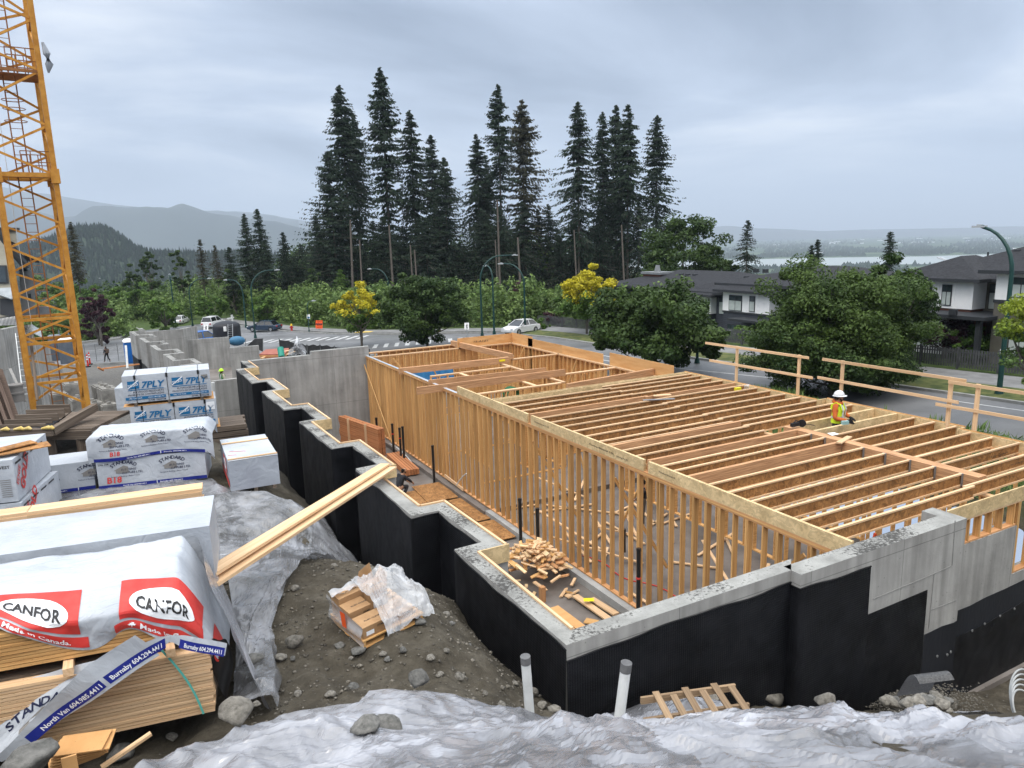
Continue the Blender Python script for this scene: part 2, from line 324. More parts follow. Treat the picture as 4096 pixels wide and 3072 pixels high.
def axis(lo, a, b, hi, st, gr):
    l = list(np.arange(a, b, st)); s = st; x = l[-1]
    while x < hi: s *= gr; x += s; l.append(x)
    s = st; x = l[0]; m = []
    while x > lo: s *= gr; x -= s; m.append(x)
    return np.array(m[::-1]+l)
gx = axis(-9000, -3, 10, 26000, .08, 1.055); gy = axis(-60, 2, 14, 26000, .08, 1.055)
GX, GY = np.meshgrid(gx, gy); GZ = gz(GX, GY)
nx, ny = len(gx), len(gy)
hole = lambda X, Y: (X > 5.3) & (X < 20.2) & (Y > 7.9) & (Y < 37.4)
idx = np.arange(nx*ny).reshape(ny, nx)
q = np.stack([idx[:-1, :-1], idx[:-1, 1:], idx[1:, 1:], idx[1:, :-1]], -1).reshape(-1, 4)
hh = hole(GX, GY).ravel(); q = q[~hh[q].any(1)]
me = bpy.data.meshes.new('ground'); me.from_pydata(np.stack([GX.ravel(), GY.ravel(), GZ.ravel()], 1).tolist(), [], q.tolist())
zone = np.zeros((nx*ny, 3), np.float32); fx_, fy_ = GX.ravel(), GY.ravel()
zone[:, 0] = sst(20, 30, fy_)*.9
zone[:, 1] = np.maximum(np.maximum(sst(21, 22, fx_)*sst(-30, 0, fy_), sst(112, 116, fy_)), sst(40, 60, -fx_))
zone[:, 2] = sst(180, 500, np.hypot(fx_, fy_))
at = me.attributes.new('zone', 'FLOAT_VECTOR', 'POINT'); at.data.foreach_set('vector', zone.ravel())
me.polygons.foreach_set('use_smooth', [True]*len(me.polygons)); me.materials.append(GM)
ground = bpy.data.objects.new('ground', me); C.objects.link(ground); struct(ground)
# ---- roads
def drape(name, poly, off, m, step=4., fn=None):
    """flat polygon strip following the hillside plane"""
    b = MB(); b.add([(x, y, (fn or gp)(x, y)+off) for x, y in poly], [tuple(range(len(poly)))]); return b.build(name, m)
kerbR = [(41, -40), (39.6, 5), (39.1, 22), (38.2, 41), (37.7, 62), (36.4, 70.5), (33, 75.5), (28, 81.5), (23.3, 89.5), (19.6, 100), (16.6, 114), (14, 128), (11, 150), (4, 190)]
kerbL = [(-10, 190), (1, 150), (3.2, 128), (0.5, 118), (-8, 119), (-30, 122), (-90, 128)]
kerbN = [(-90, 106), (-40, 101), (-12, 97), (0, 88), (8, 79), (16, 71.5), (24, 64.5), (28.5, 55), (29.6, 36), (31.0, 24), (31.4, 0), (31.6, -40)]
rp = MB()
rv = kerbR+kerbL+kerbN
import mathutils.geometry as mg
tri = [tuple(t_) for t_ in mg.tessellate_polygon([[Vector((x, y, 0)) for x, y in rv]])]
rp.add([(x, y, gp(x, y)+.12) for x, y in rv], tri)
road = struct(rp.build('road', asph))
def strip(name, line, w0, w1, z0, z1, m):
    b = MB(); n = len(line); L_ = [Vector((p[0], p[1], 0)) for p in line]; a = []; c = []
    for i in range(n):
        d = (L_[min(i+1, n-1)]-L_[max(i-1, 0)]).normalized(); s = Vector((d.y, -d.x, 0))
        for lst, w in ((a, w0), (c, w1)): q_ = L_[i]+s*w; lst.append(q_)
    for i in range(n-1):
        P_ = [a[i], a[i+1], c[i+1], c[i]]
        lo_ = [(p.x, p.y, gp(p.x, p.y)+z0) for p in P_]; hi_ = [(p.x, p.y, gp(p.x, p.y)+z1) for p in P_]
        b.add(lo_+hi_, [(3, 2, 1, 0), (4, 5, 6, 7), (0, 1, 5, 4), (1, 2, 6, 5), (2, 3, 7, 6), (3, 0, 4, 7)])
    return b.build(name, m)
struct(strip('kerb', kerbR, 0, .2, 0, .26, kerb_m)); struct(strip('verge', kerbR[:6], .21, 2.9, 0, .255, grass_m))
struct(strip('sidewalk', kerbR[:6], 2.91, 5.8, 0, .25, walk_m)); struct(strip('sidewalk', kerbR[5:], .9, 3.4, 0, .25, walk_m))
struct(strip('kerb', kerbL, 0, .2, 0, .26, kerb_m)); struct(strip('sidewalk', kerbL[2:], 1.5, 3.6, 0, .25, walk_m)); struct(strip('kerb', kerbN, 0, .2, 0, .26, kerb_m))
mk = MB()
def stripe(b, p0, p1, w, z=.126):
    p0 = Vector((p0[0], p0[1], 0)); p1 = Vector((p1[0], p1[1], 0)); d = (p1-p0).normalized(); s = Vector((-d.y, d.x, 0))*w/2
    b.add([(p.x, p.y, gp(p.x, p.y)+z) for p in (p0-s, p1-s, p1+s, p0+s)], [(0, 1, 2, 3)])
# pedestrian crossings: bars lying along the traffic direction
def crossing(b, a, c, n, ln, dirv, w=.45):
    a = Vector(a); c = Vector(c); dv = Vector(dirv).normalized()*ln/2
    for i in range(n):
        p = a.lerp(c, i/(n-1)); stripe(b, p-dv, p+dv, w)
crossing(mk, (13.5, 93.5), (24.8, 83.3), 13, 2.8, (1.0, 1.0))
crossing(mk, (22.3, 74.3), (35.5, 68.0), 14, 2.8, (.42, 1.0))
stripe(mk, (38.5, 12), (37.5, 27), .12); stripe(mk, (37.5, 27), (36.3, 33.5), .12); stripe(mk, (36.3, 33.5), (35, 39.5), .12); stripe(mk, (35, 39.5), (34.5, 62), .12)
for a_, b_ in (((17.5, 101), (13.5, 106)), ((12.5, 98), (-6, 108)), ((12, 104), (4, 140)), ((33.6, 45), (33, 62))): stripe(mk, a_, b_, .14)
struct(mk.build('road_marking', paint))
my = MB(); stripe(my, (25.4, 88.0), (27.0, 86.4), .9, .27); stripe(my, (31.2, 79.9), (32.6, 78.3), .9, .27); struct(my.build('tactile_paving', paint_y))
# ================================================================ concrete foundation
def memb(m, t, p, mp, col):
    n = t.nodes; l = t.links.new
    def mt(op, a, b=0.):
        k = n.new('ShaderNodeMath'); k.operation = op
        for i, v in enumerate((a, b)):
            if hasattr(v, 'links'): l(v, k.inputs[i])
            else: k.inputs[i].default_value = v
        return k.outputs[0]
    sp = n.new('ShaderNodeSeparateXYZ'); l(mp.inputs['Vector'].links[0].from_socket, sp.inputs[0])
    u = mt('SINE', mt('MULTIPLY', mt('ADD', sp.outputs[0], sp.outputs[1]), 150.)); v = mt('SINE', mt('MULTIPLY', sp.outputs[2], 150.))
    wv = n.new('ShaderNodeTexNoise'); wv.inputs['Scale'].default_value = 1.2; wv.inputs['Detail'].default_value = 2; l(mp.outputs[0], wv.inputs['Vector'])
    h = mt('ADD', mt('MULTIPLY', mt('ADD', u, v), .1), mt('MULTIPLY', wv.outputs[0], 9.))
    b = n.new('ShaderNodeBump'); b.inputs['Strength'].default_value = .8; b.inputs['Distance'].default_value = .018; l(h, b.inputs['Height']); l(b.outputs[0], p.inputs['Normal'])
    d = n.new('ShaderNodeTexNoise'); d.inputs['Scale'].default_value = 7; d.inputs['Detail'].default_value = 8; d.inputs['Roughness'].default_value = .8; l(mp.outputs[0], d.inputs['Vector'])
    mr = n.new('ShaderNodeMapRange'); mr.inputs[1].default_value = .68; mr.inputs[2].default_value = .78; l(d.outputs[0], mr.inputs[0])
    mx = n.new('ShaderNodeMix'); mx.data_type = 'RGBA'; l(mr.outputs[0], mx.inputs[0]); l(col, mx.inputs[6]); mx.inputs[7].default_value = (.045, .044, .042, 1); l(mx.outputs[2], p.inputs['Base Color'])
mem = pm('dimpled_membrane', (.004, .0045, .006), (.009, .0095, .012), 1.5, rough=.5, spec=.2, extra=memb)
tar = pm('tar', (.008, .009, .013), (.016, .018, .024), 1, (1, 1, .4), .6, .3, 12)
black = pm('black_plastic', (.012, .012, .013), rough=.4, spec=.4)
steel = pm('galvanised', (.30, .31, .32), (.4, .41, .42), 5, rough=.4, metal=.7)
O_ = [(4.88,7.74),(4.86,11.47),(5.42,11.49),(5.37,13.42),(4.78,13.42),(4.73,17.2),(5.30,17.25),(5.27,19.3),(4.70,19.3),(4.62,23.0),(5.18,23.08),(5.15,25.08),(4.57,25.06),(4.48,28.8),(5.05,28.9),(5.03,30.9),(4.47,30.87),(4.40,34.9),(4.98,35.0),(4.96,37.3)]
I_ = [(5.2,8.04),(5.2,11.11),(5.77,11.13),(5.71,13.85),(5.14,13.85),(5.08,16.9),(5.66,16.93),(5.61,19.68),(5.05,19.68),(4.98,22.68),(5.55,22.7),(5.5,25.5),(4.95,25.5),(4.87,28.5),(5.44,28.55),(5.38,31.3),(4.83,31.35),(4.76,34.6),(5.35,34.63),(5.3,36.95)]
ZB = -5.6
def wallstrip(b, O, I, z0, z1, cap=(True, True)):
    n = len(O)
    for i in range(n-1):
        a, c, d, e = O[i], O[i+1], I[i+1], I[i]
        b.add([(*a, z1), (*c, z1), (*d, z1), (*e, z1)], [(3, 2, 1, 0)], 1)
        b.add([(*a, z0), (*c, z0), (*c, z1), (*a, z1)], [(3, 2, 1, 0)], 0); b.add([(*e, z0), (*d, z0), (*d, z1), (*e, z1)], [(0, 1, 2, 3)], 0)
    for k, s in ((0, cap[0]), (-1, cap[1])):
        if s: b.add([(*O[k], z0), (*I[k], z0), (*I[k], z1), (*O[k], z1)], [(0, 1, 2, 3)], 0)
fnd = thing('concrete_foundation', 'grey stepped concrete basement walls wrapped in black dimpled membrane round the timber frame', 'foundation', (4.88, 7.74, -4))
b = MB(); wallstrip(b, O_, I_, ZB, 0)
o = b.build('step_wall', [conc_wall, conc_top], fnd)
b = MB()
# front wall one, jogging forward to front wall two
wallstrip(b, [(4.88, 7.74), (9.29, 7.74)], [(5.2, 8.04), (9.63, 8.04)], ZB, 0, (False, True))
wallstrip(b, [(9.29, 7.54), (13.88, 7.54), (13.88, 8.22)], [(9.29, 7.9), (13.53, 7.9), (13.53, 8.22)], ZB, 0)
wallstrip(b, [(13.88, 7.93), (16.52, 7.93)], [(13.88, 8.2), (16.52, 8.2)], ZB, -.86)
wallstrip(b, [(16.52, 7.93), (21, 7.93)], [(16.52, 8.2), (21, 8.2)], ZB, -2.0)
o = b.build('front_wall', [conc_wall, conc_top], fnd)
b = MB()
wallstrip(b, [(4.96, 37.3), (8.32, 37.3)], [(5.3, 36.95), (8.32, 36.95)], ZB, 0, (False, True))
wallstrip(b, [(8.32, 37.32), (11.3, 37.3)], [(8.32, 36.97), (11.3, 36.95)], ZB, .17)
o = b.build('back_wall', [conc_wall, conc_top], fnd)
b = MB(); b.box((4.9, 7.8, -4.7), (20.4, 37.3, -4.4)); b.box((10.85, 22.7, -4.4), (20.2, 37.2, -4.21)); b.build('slab', slab_m, fnd)
b = MB(); b.box((10.9, 8.1, -4.42), (11.26, 22.7, -4.19)); b.build('curb', conc, fnd)
# pale timber edge form along the inner top edge, header boards in the notches
for i in range(len(I_)-1):
    a, c = Vector((*I_[i], .012)), Vector((*I_[i+1], .012))
    if i % 4 != 1: board('edge_strip', a+Vector((-.03 if i % 2 == 0 else 0, 0, 0)), c+Vector((-.03 if i % 2 == 0 else 0, 0, 0)), .05, .045, fir_pale, fnd)
for i in (1, 5, 9, 13, 17):
    b = MB(); b.box((I_[i][0]-.01, I_[i][1]-.035, -.3), (I_[i+1][0]+.01, I_[i][1]-.003, .035)); b.build('header_board', lsl, fnd)
# membrane on the stepped wall: slightly proud, slack, hanging sheets
def off(poly, i, d):
    n = len(poly); a = Vector(poly[max(i-1, 0)]); p = Vector(poly[i]); c = Vector(poly[min(i+1, n-1)])
    s = Vector((0, 0))
    for q, r in ((a, p), (p, c)):
        if (r-q).length > 1e-6: t = (r-q).normalized(); s += Vector((-t.y, t.x))
    return p+s*d
def sheet(name, pts, z1, z0, amp=.015, seed=0, nz_=14, parent=fnd, lap=0):
    """hanging membrane along a polyline in plan"""
    P = []; u = 0; Pt = []
    for i in range(len(pts)-1):
        a = Vector(pts[i]); c = Vector(pts[i+1]); k = max(2, int((c-a).length/.12))
        t = (c-a).normalized(); nn = Vector((-t.y, t.x))
        for j in range(k+(i == len(pts)-2)): P.append((a.lerp(c, j/k), nn, u+(c-a).length*j/k))
        u += (c-a).length
    b = MB(); vs = []
    zs = np.linspace(0, 1, nz_)
    for p, nn, uu in P:
        top = z1+.02*math.sin(uu*2.1+seed)+.012*math.sin(uu*5.3)
        for s in zs:
            z = top+(z0-top)*s
            w = amp*(1.2*(vn(np.array(uu*1.3+seed), np.array(z*.35))-.2)+.5*(vn(np.array(uu*5+seed), np.array(z*.8))-.5))*min(1, s*5)
            q = p+nn*float(.008+max(w, 0)+lap); vs.append((q.x, q.y, z))
    n = len(P); fs = [(i*nz_+j, i*nz_+j+1, (i+1)*nz_+j+1, (i+1)*nz_+j) for i in range(n-1) for j in range(nz_-1)]
    b.add(vs, fs, 0, True)
    # thick rolled top edge
    b.tube([vs[i*nz_] for i in range(n)], .014, 5)
    o = b.build(name, mem, parent)
    return o
OF = [off(O_, i, .006) for i in range(len(O_))]
OF[0] = Vector((4.873, 7.732))
for i0, i1 in ((0, 3), (3, 7), (7, 11), (11, 15), (15, 19)):
    seg = [tuple(OF[i]) for i in range(i0, i1+1)]
    if i0: seg[0] = (OF[i0][0], OF[i0][1])
    sheet('membrane', seg, -.05 if i0 else -.07, -5.2, .03, i0)
# front faces: membrane outlines taken on the plane of each wall
def panel(name, poly, Y, th, m, parent=fnd, dz=0):
    b = MB(); f = [(p[0], Y-th, p[1]) for p in poly]; k = [(p[0], Y, p[1]) for p in poly]; n = len(poly)
    tr = mg.tessellate_polygon([[Vector((p[0], p[1], 0)) for p in poly]])
    b.add(f+k, [tuple(t_) for t_ in tr]+[(i, (i+1) % n, n+(i+1) % n, n+i) for i in range(n)])
    return b.build(name, m, parent)
def XZ(Y, *pts): return [(py(2990+x/2, 1800+y/2, Y).x, py(2990+x/2, 1800+y/2, Y).z) for x, y in pts]
sheet('membrane', [(9.29, 7.734), (4.873, 7.734)], -.22, -5.2, .02, 9)
w2 = XZ(7.53, (440, 1118), (990, 905), (985, 1000), (965, 1318), (1440, 1120), (1425, 1300), (1395, 1640))
b = sheet('membrane', [(w2[1][0], 7.533), (9.285, 7.533), (9.285, 7.74)], w2[0][1], -5.2, .02, 4)
panel('membrane', [(w2[1][0]-.02, w2[3][1]), w2[3], w2[4], w2[5], w2[6], (w2[6][0]+.0, -5.2), (w2[1][0]-.02, -5.2)], 7.538, .012, mem)
tb = XZ(7.53, (1455, 1462), (1560, 1410), (1652, 1383))
panel('tar_coating', [(w2[5][0]+.03, tb[0][1]), tb[0], tb[1], tb[2], (13.9, tb[2][1]+.02), (13.9, -5.2), (w2[5][0]+.03, -5.2)], 7.538, .005, tar)
t3 = XZ(7.93, (1672, 1282), (1780, 1245), (1900, 1180), (2060, 1110), (2211, 1037))
panel('tar_coating', [(13.9, t3[0][1])]+t3[1:]+[(21, t3[-1][1]-.02), (21, -5.2), (13.9, -5.2)], 7.929, .005, tar)
s3 = XZ(7.90, (1655, 1505), (1900, 1395), (2211, 1212))
panel('membrane', [(13.9, s3[0][1]), s3[1], s3[2], (21, s3[2][1]), (21, -5.2), (13.9, -5.2)], 7.92, .02, mem)
for x, y in ((2135, 1270), (2020, 1327), (1897, 1390), (1797, 1445), (1625, 1615), (1597, 1638), (1517, 1650)):
    Y = 7.89 if x > 1650 else 7.52; p = py(2990+x/2, 1800+y/2, Y); b = MB(); b.cyl((p.x, Y-.012, p.z), (p.x, Y+.004, p.z), .028, n=10); b.build('membrane_button', steel, fnd)
# form joints standing proud on wall two
fj = XZ(7.53, (1665, 565), (1640, 925), (1632, 930), (1455, 1010), (1010, 1195), (1495, 990), (1450, 1430), (1465, 1285), (1672, 1205))
b = MB()
for i, j in ((0, 1), (2, 3), (3, 4), (5, 6), (7, 8)): b.bar((fj[i][0], 7.538, fj[i][1]), (fj[j][0], 7.538, fj[j][1]), .01, .02)
b.build('form_joint', pm('joint_concrete', (.2, .2, .195), (.27, .27, .26), 8), fnd)
# ================================================================ timber frame
tf = thing('timber_frame_building', 'unfinished timber framed floor with open joists and stud walls inside the concrete foundation', 'building frame', (11.1, 8, -4.2))
NX = 11.1
YA, YB = 7.95, 37.45
nw = board('stud_wall', (NX+.07, YA, -4.152), (NX+.07, YB, -4.152), .14, .038, fir_red, tf)   # sole plate, its studs and plates are sub-parts
nw['label'] = 'long outer stud wall nearest the pit'
for k, z in enumerate((-.321, -.359, -.397)):
    for a, c in ((YA, 14.2), (14.21, 21.3), (21.31, 28.9), (28.91, YB)): 
        if k or a < 25.3: board('top_plate', (NX+.07, a+.3*(k == 1)*(a > 8), z), (NX+.07, c+.3*(k == 1)*(c < 37), z), .14, .037, (fir_red, fir, fir_red)[k], nw)
ns = 0; y = 14.49
while y-.4064 > YA+.05: y -= .4064
rs = random.Random(5)
def st(x, y, z0, z1, p, dx=.14, dy=.038, name='stud', tilt=0, m=None):
    return board(name, (x, y, z0), (x, y+tilt, z1), dy, dx, m or fir, p, up=(1, 0, 0))
yy = y
while yy < YB:
    st(NX+.07, yy+rs.uniform(-.02, .02), -4.132, -.417, nw, tilt=rs.uniform(-.008, .008)); ns += 1
    if rs.random() < .22 or abs(yy-13.7) < .3: st(NX+.07, yy+.041, -4.132, -.417, nw); ns += 1
    yy += .4064
st(NX+.07, 13.25, -4.132, -.43, nw, tilt=.12)
# rim boards (two plies) in three lengths with dark hangers between
for a, c in ((7.97, 13.70), (13.88, 19.54), (19.76, 25.25)):
    for k in (0, 1): board('rim_board', (NX+.016+k*.036, a, -.151), (NX+.016+k*.036, c, -.151), .035, .302, lsl, tf)
def ijoist(x0, x1, y, parent=tf, name='floor_joist', m=None):
    k = ('ij', round(x1-x0, 2))
    if k not in _bc:
        b = MB(); l = (x1-x0)/2
        b.box((-l, -.029, .113), (l, .029, .151), 0); b.box((-l, -.029, -.151), (l, .029, -.113), 0); b.box((-l, -.005, -.113), (l, .005, .113), 1)
        o = b.build(name, [fir_pale, osb]); _bc[k] = o.data
    else: o = bpy.data.objects.new(name, _bc[k]); C.objects.link(o)
    o.location = ((x0+x1)/2, y, -.152); par(o, parent); return o
XL = NX+.075
for y in (8.54, 9.15, 9.78, 10.4, 11.05, 11.66, 12.83, 13.28): ijoist(XL, 15.85 if y < 9 else 16.43, y)
for y in (14.27, 14.85, 15.50, 15.9, 16.55, 17.2, 17.83, 18.45, 19.1, 20.3, 20.95, 21.6): ijoist(XL, 15.72, y)
board('veneer_beam', (XL, 12.33, -.151), (16.43, 12.33, -.151), .1, .302, lvl, tf)
board('veneer_beam', (XL, 13.79, -.151), (16.43, 13.79, -.151), .1, .302, lvl, tf)
board('veneer_beam', (XL, 15.37, -.151), (15.9, 15.37, -.151), .09, .302, lvl, tf)
board('veneer_beam', (XL, 19.72, -.151), (15.9, 19.72, -.151), .09, .302, lvl, tf)
XR = lambda y: 19.95 if y > 15.7 else (20.38 if y > 11.4 else 20.06)
for y in (8.62, 9.17, 9.8, 10.46, 11.03, 11.62, 12.24, 12.85): ijoist(15.62 if y < 9 else 16.76, XR(y), y)
for y in (14.95, 15.4, 15.98, 16.63, 17.27, 17.93, 18.54, 19.15, 20.25, 20.86, 21.47, 21.98): ijoist(15.6, XR(y), y)
board('veneer_beam', (15.75, 19.62, -.151), (19.95, 19.62, -.151), .09, .302, lvl, tf)
for y, m in ((13.44, lsl), (14.2, lsl)): board('header_beam', (16.76, y, -.151), (20.38, y, -.151), .09, .302, m, tf)
board('girder', (16.595, 8.77, -.155), (16.595, 14.22, -.155), .31, .31, lvl, tf)
for y in (9.15, 9.78, 10.4, 11.05, 11.66, 12.33, 12.83, 13.28):
    b = MB(); b.box((16.385, y-.04, -.29), (16.432, y-.03, .0)); b.box((16.385, y+.03, -.29), (16.432, y+.04, 0)); b.box((16.425, y-.05, -.29), (16.438, y+.05, .002)); b.build('joist_hanger', steel, tf)
board('header_beam', (NX, 22.25, -.151), (19.95, 22.25, -.151), .035, .302, lsl, tf); board('header_beam', (NX, 22.42, -.151), (19.95, 22.42, -.151), .035, .302, lsl, tf)
board('blocking', (15.3, 19.2, .012), (16.3, 18.75, .012), .12, .02, steel, tf); board('blocking', (16.0, 19.5, .02), (16.6, 19.3, .02), .14, .035, fir_pale, tf)
board('blocking', (16.2, 12.2, .022), (16.95, 12.45, .022), .14, .038, fir_pale, tf)
# far rim with its jog, ply strip outside
def rimseg(x, a, c):
    board('rim_board', (x+.02, a, -.151), (x+.02, c, -.151), .035, .302, lsl, tf); board('ply_strip', (x+.05, a, -.14), (x+.05, c, -.14), .02, .34, ply, tf)
    board('rim_plate', (x-.04, a, -.321), (x-.04, c, -.321), .14, .037, fir_red, tf)
rimseg(19.97, 16.0, 22.45); rimseg(20.4, 11.4, 15.95); rimseg(20.08, 7.95, 11.36)
board('rim_board', (20.0, 15.98, -.151), (20.42, 15.98, -.151), .035, .302, lsl, tf); board('rim_board', (20.1, 11.4, -.151), (20.42, 11.4, -.151), .035, .302, lsl, tf)
# front rim on its cripple studs above the concrete
fw = board('stud_wall', (13.92, 8.02, -.841), (16.5, 8.02, -.841), .14, .038, fir_red, tf); fw['label'] = 'short stud wall on top of the front concrete wall'
board('rim_board', (13.95, 7.96, -.151), (20.1, 7.96, -.151), .035, .302, lsl, tf)
board('top_plate', (13.95, 8.02, -.321), (20.1, 8.02, -.321), .14, .037, fir_pale, fw)
for x in (14.0, 14.35, 14.75, 15.15, 15.55, 15.95, 16.4): st(x, 8.02, -.82, -.34, fw, .038, .14)
board('sole_plate', (16.55, 8.02, -1.98), (20.1, 8.02, -1.98), .14, .038, fir_red, fw)
for x in (16.57, 16.62, 17.2, 17.6, 18.0, 18.4, 18.8, 19.2, 19.6, 20.0): st(x, 8.02, -1.96, -.34, fw, .038, .14)
# interior walls, posts and the high walls north of the deck
rest = MB(); cnt = 0
def wall_line(p0, p1, ztop, name='partition_wall', zb=-4.2, plates=2, mat=fir, sp=.4064, brace=True):
    """top plates of the partition; its studs all go to the shared studs mesh"""
    p0 = Vector(p0); p1 = Vector(p1); d = (p1-p0).normalized(); l = (p1-p0).length; o = None
    for k in range(plates):
        q = board(name if k == 0 else 'top_plate', (p0.x, p0.y, ztop-.019-.038*k), (p1.x, p1.y, ztop-.019-.038*k), .14, .037, fir_pale if k == 0 else fir_red, tf if k == 0 else o); o = o or q
    x = .02
    while x < l:
        q = p0+d*x; M_ = frame((q.x, q.y, zb+.04), (q.x, q.y, ztop-.038*plates-.001), (d.x, d.y, 0)); rest.box((0, -.07, -.019), (ztop-.038*plates-.041-zb, .07, .019), 0, M_); x += sp
    rest.bar((p0.x, p0.y, zb+.019), (p1.x, p1.y, zb+.019), .14, .038)
    return o
wall_line((16.55, 8.3), (16.55, 22.2), -.36)
wall_line((20.0, 8.1), (20.0, 22.4), -.36); 
T = -.45
for a, c in (((11.35, 37.3), (16.7, 37.3)), ((12.1, 25.47), (15.95, 25.47)), ((16.0, 27.05), (20.0, 27.05)), ((17.2, 32.1), (20.0, 32.1)), ((16.13, 25.5), (16.13, 31.2)), ((14.78, 25.6), (14.78, 27.1)),
             ((17.75, 33), (17.75, 37.2)), ((11.4, 38.9), (17.6, 38.9)), ((16.6, 37.3), (20.0, 37.3)), ((20.0, 22.6), (20.0, 37.3)), ((12.0, 30.2), (16.1, 30.2)), ((13.4, 27.1), (13.4, 30.0))):
    wall_line(a, c, T)
o = rest.build('stud', fir, tf); o['kind'] = 'stuff'
# sheathing on the outside of the far walls, standing above the plates
for a, c, z1 in ((23.2, 27.72, .13), (28.25, 31.9, .0), (31.9, 35.5, .0), (35.0, 37.45, .12)): 
    b = MB(); b.box((20.09, a, -3.2), (20.11, c, z1)); b.build('sheathing', ply, tf)
b = MB(); b.box((16.6, 37.4, -3.2), (20.1, 37.42, .08)); b.build('sheathing', ply, tf)
b = MB(); b.box((12.4, 38.98, -3.2), (17.6, 39.0, -.5)); b.build('sheathing', ply, tf)
# loose beams laid over the north walls
for (p0, p1), w in ((((NX-.15, 31.35, -.3), (16.5, 31.12, -.3)), .18), (((NX-.12, 27.85, -.3), (16.4, 27.45, -.3)), .09), (((10.0, 26.68, -.3), (16.9, 26.62, -.3)), .09), (((16.7, 38.4, -.3), (17.1, 31.9, -.3)), .18), (((15.2, 23.8, -.3), (20.05, 24.45, -.3)), .13)):
    board('veneer_beam', p0, p1, w, .29, lvl, tf)
# diagonal braces
for p0, p1 in (((NX-.09, 37.2, -.6), (NX-.09, 33.2, -4.15)), ((11.4, 12.0, -3.9), (11.4, 9.2, -.8)), ((11.42, 20, -1), (13.2, 20, -4.1)), ((11.4, 15.5, -1), (13.3, 15.5, -4.1)), ((16.3, 19.0, -1.0), (14.3, 19.0, -4.1)), ((12.6, 36.9, -.6), (14.3, 36.9, -3)),
               ((13.5, 33.8, -.5), (15.2, 36.6, -2.6)), ((17.9, 32.5, -.6), (19.2, 33.8, -3.5)), ((19.85, 30.2, -.6), (18.6, 30.2, -3.4)), ((19.85, 35.5, -.5), (18.5, 35.5, -3)), ((18.4, 27.3, -.6), (19.6, 28.4, -3.2)), ((12.2, 27, -.7), (13.6, 28.5, -4)), ((15.5, 24.5, -.9), (15.5, 22.9, -3.9))):
    board('brace', p0, p1, .038, .09, fir, tf)
# knee brace at the front end and long braces lying inside
board('brace', (10.95, 8.25, -1.2), (11.05, 10.2, -3.6), .09, .038, fir_pale, tf)
# guard rails on the far edge
def guard(top, low, posts, x=20.2):
    g = board('guard_rail', (x, top[0], top[1]), (x, top[2], top[3]), .038, .089, fir_pale, tf)
    board('lower_rail', (x, low[0], low[1]), (x, low[2], low[3]), .038, .089, fir_pale, g)
    for y, z1 in posts:
        board('post', (x+.04, y, -.3), (x+.04, y, z1), .089, .038, fir_pale, g, up=(1, 0, 0)); board('post', (x+.08, y+.03, -.3), (x+.08, y+.03, z1-.01), .12, .038, fir_pale, g, up=(1, 0, 0))
    return g
guard((21.65, 1.24, 16.7, 1.28), (21.4, .57, 16.5, .62), ((20.0, 1.30), (17.12, 1.33)), 20.36)
guard((16.15, 1.31, 11.45, 1.32), (16.3, .67, 11.6, .68), ((15.4, 1.36), (11.87, 1.36)), 20.36)
guard((11.9, 1.23, 6.6, 1.27), (12.2, .53, 6.8, .60), ((11.09, 1.29), (7.9, 1.3)), 20.30)
# ================================================================ lettering helper
_tc = {}
def text2d(s, bold=0.0):
    k = (s, bold)
    if k in _tc: return _tc[k]
    cu = bpy.data.curves.new('t', 'FONT'); cu.body = s; cu.size = 1; cu.resolution_u = 2; cu.offset = bold
    o = bpy.data.objects.new('t', cu); C.objects.link(o); dg = bpy.context.evaluated_depsgraph_get(); dg.update()
    me = o.evaluated_get(dg).to_mesh()
    vs = [(v.co.x, v.co.y) for v in me.vertices]; fs = [tuple(p.vertices) for p in me.polygons]
    o.evaluated_get(dg).to_mesh_clear(); bpy.data.objects.remove(o); bpy.data.curves.remove(cu)
    x0 = min((v[0] for v in vs), default=0); x1 = max((v[0] for v in vs), default=0)
    _tc[k] = ([(v[0]-x0, v[1]) for v in vs], fs, x1-x0); return _tc[k]
def put(b, S, s, x, y, size, m=0, bold=0.0, shear=0.0, width=None, rot=0, center=False):
    """letters laid on the surface S(u, v)"""
    vs, fs, w = text2d(s, bold); sx = size if width is None else width/max(w, 1e-6)
    if center: x = x-w*sx/2
    c, t = math.cos(rot), math.sin(rot)
    P = [((vx+shear*vy)*sx, vy*size) for vx, vy in vs]
    b.add([S(x+c*p-t*q, y+t*p+c*q) for p, q in P], fs, m)
def arc(b, S, s, cx, cy, R, size, span, m=0, bold=.02):
    ws = [text2d(c, bold)[2]*size+size*.16 for c in s]; tot = sum(ws); a = -span/2
    for c, w in zip(s, ws):
        th = a+span*w/tot/2; a += span*w/tot
        vs, fs, wd = text2d(c, bold); rt_ = -th; co, si = math.cos(rt_), math.sin(rt_)
        ox, oy = cx+R*math.sin(th), cy+R*math.cos(th)
        b.add([S(ox+co*(vx-wd/2)*size-si*vy*size, oy+si*(vx-wd/2)*size+co*vy*size) for vx, vy in vs], fs, m)
def patch(b, S, x0, y0, x1, y1, m=0, n=6, k=2):
    vs = [S(x0+(x1-x0)*i/n, y0+(y1-y0)*j/k) for j in range(k+1) for i in range(n+1)]
    b.add(vs, [(j*(n+1)+i, j*(n+1)+i+1, (j+1)*(n+1)+i+1, (j+1)*(n+1)+i) for j in range(k) for i in range(n)], m)
ink_b = pm('navy_print', (.012, .016, .05), rough=.5); ink_n = pm('blue_print', (.012, .022, .19), (.02, .03, .24), 6, rough=.45)
ink_g = pm('grey_print', (.22, .21, .2), rough=.6); ink_w = pm('white_print', (.75, .77, .8), rough=.5); ink_r = pm('red_print', (.50, .035, .03), (.60, .06, .05), 5, rough=.45)
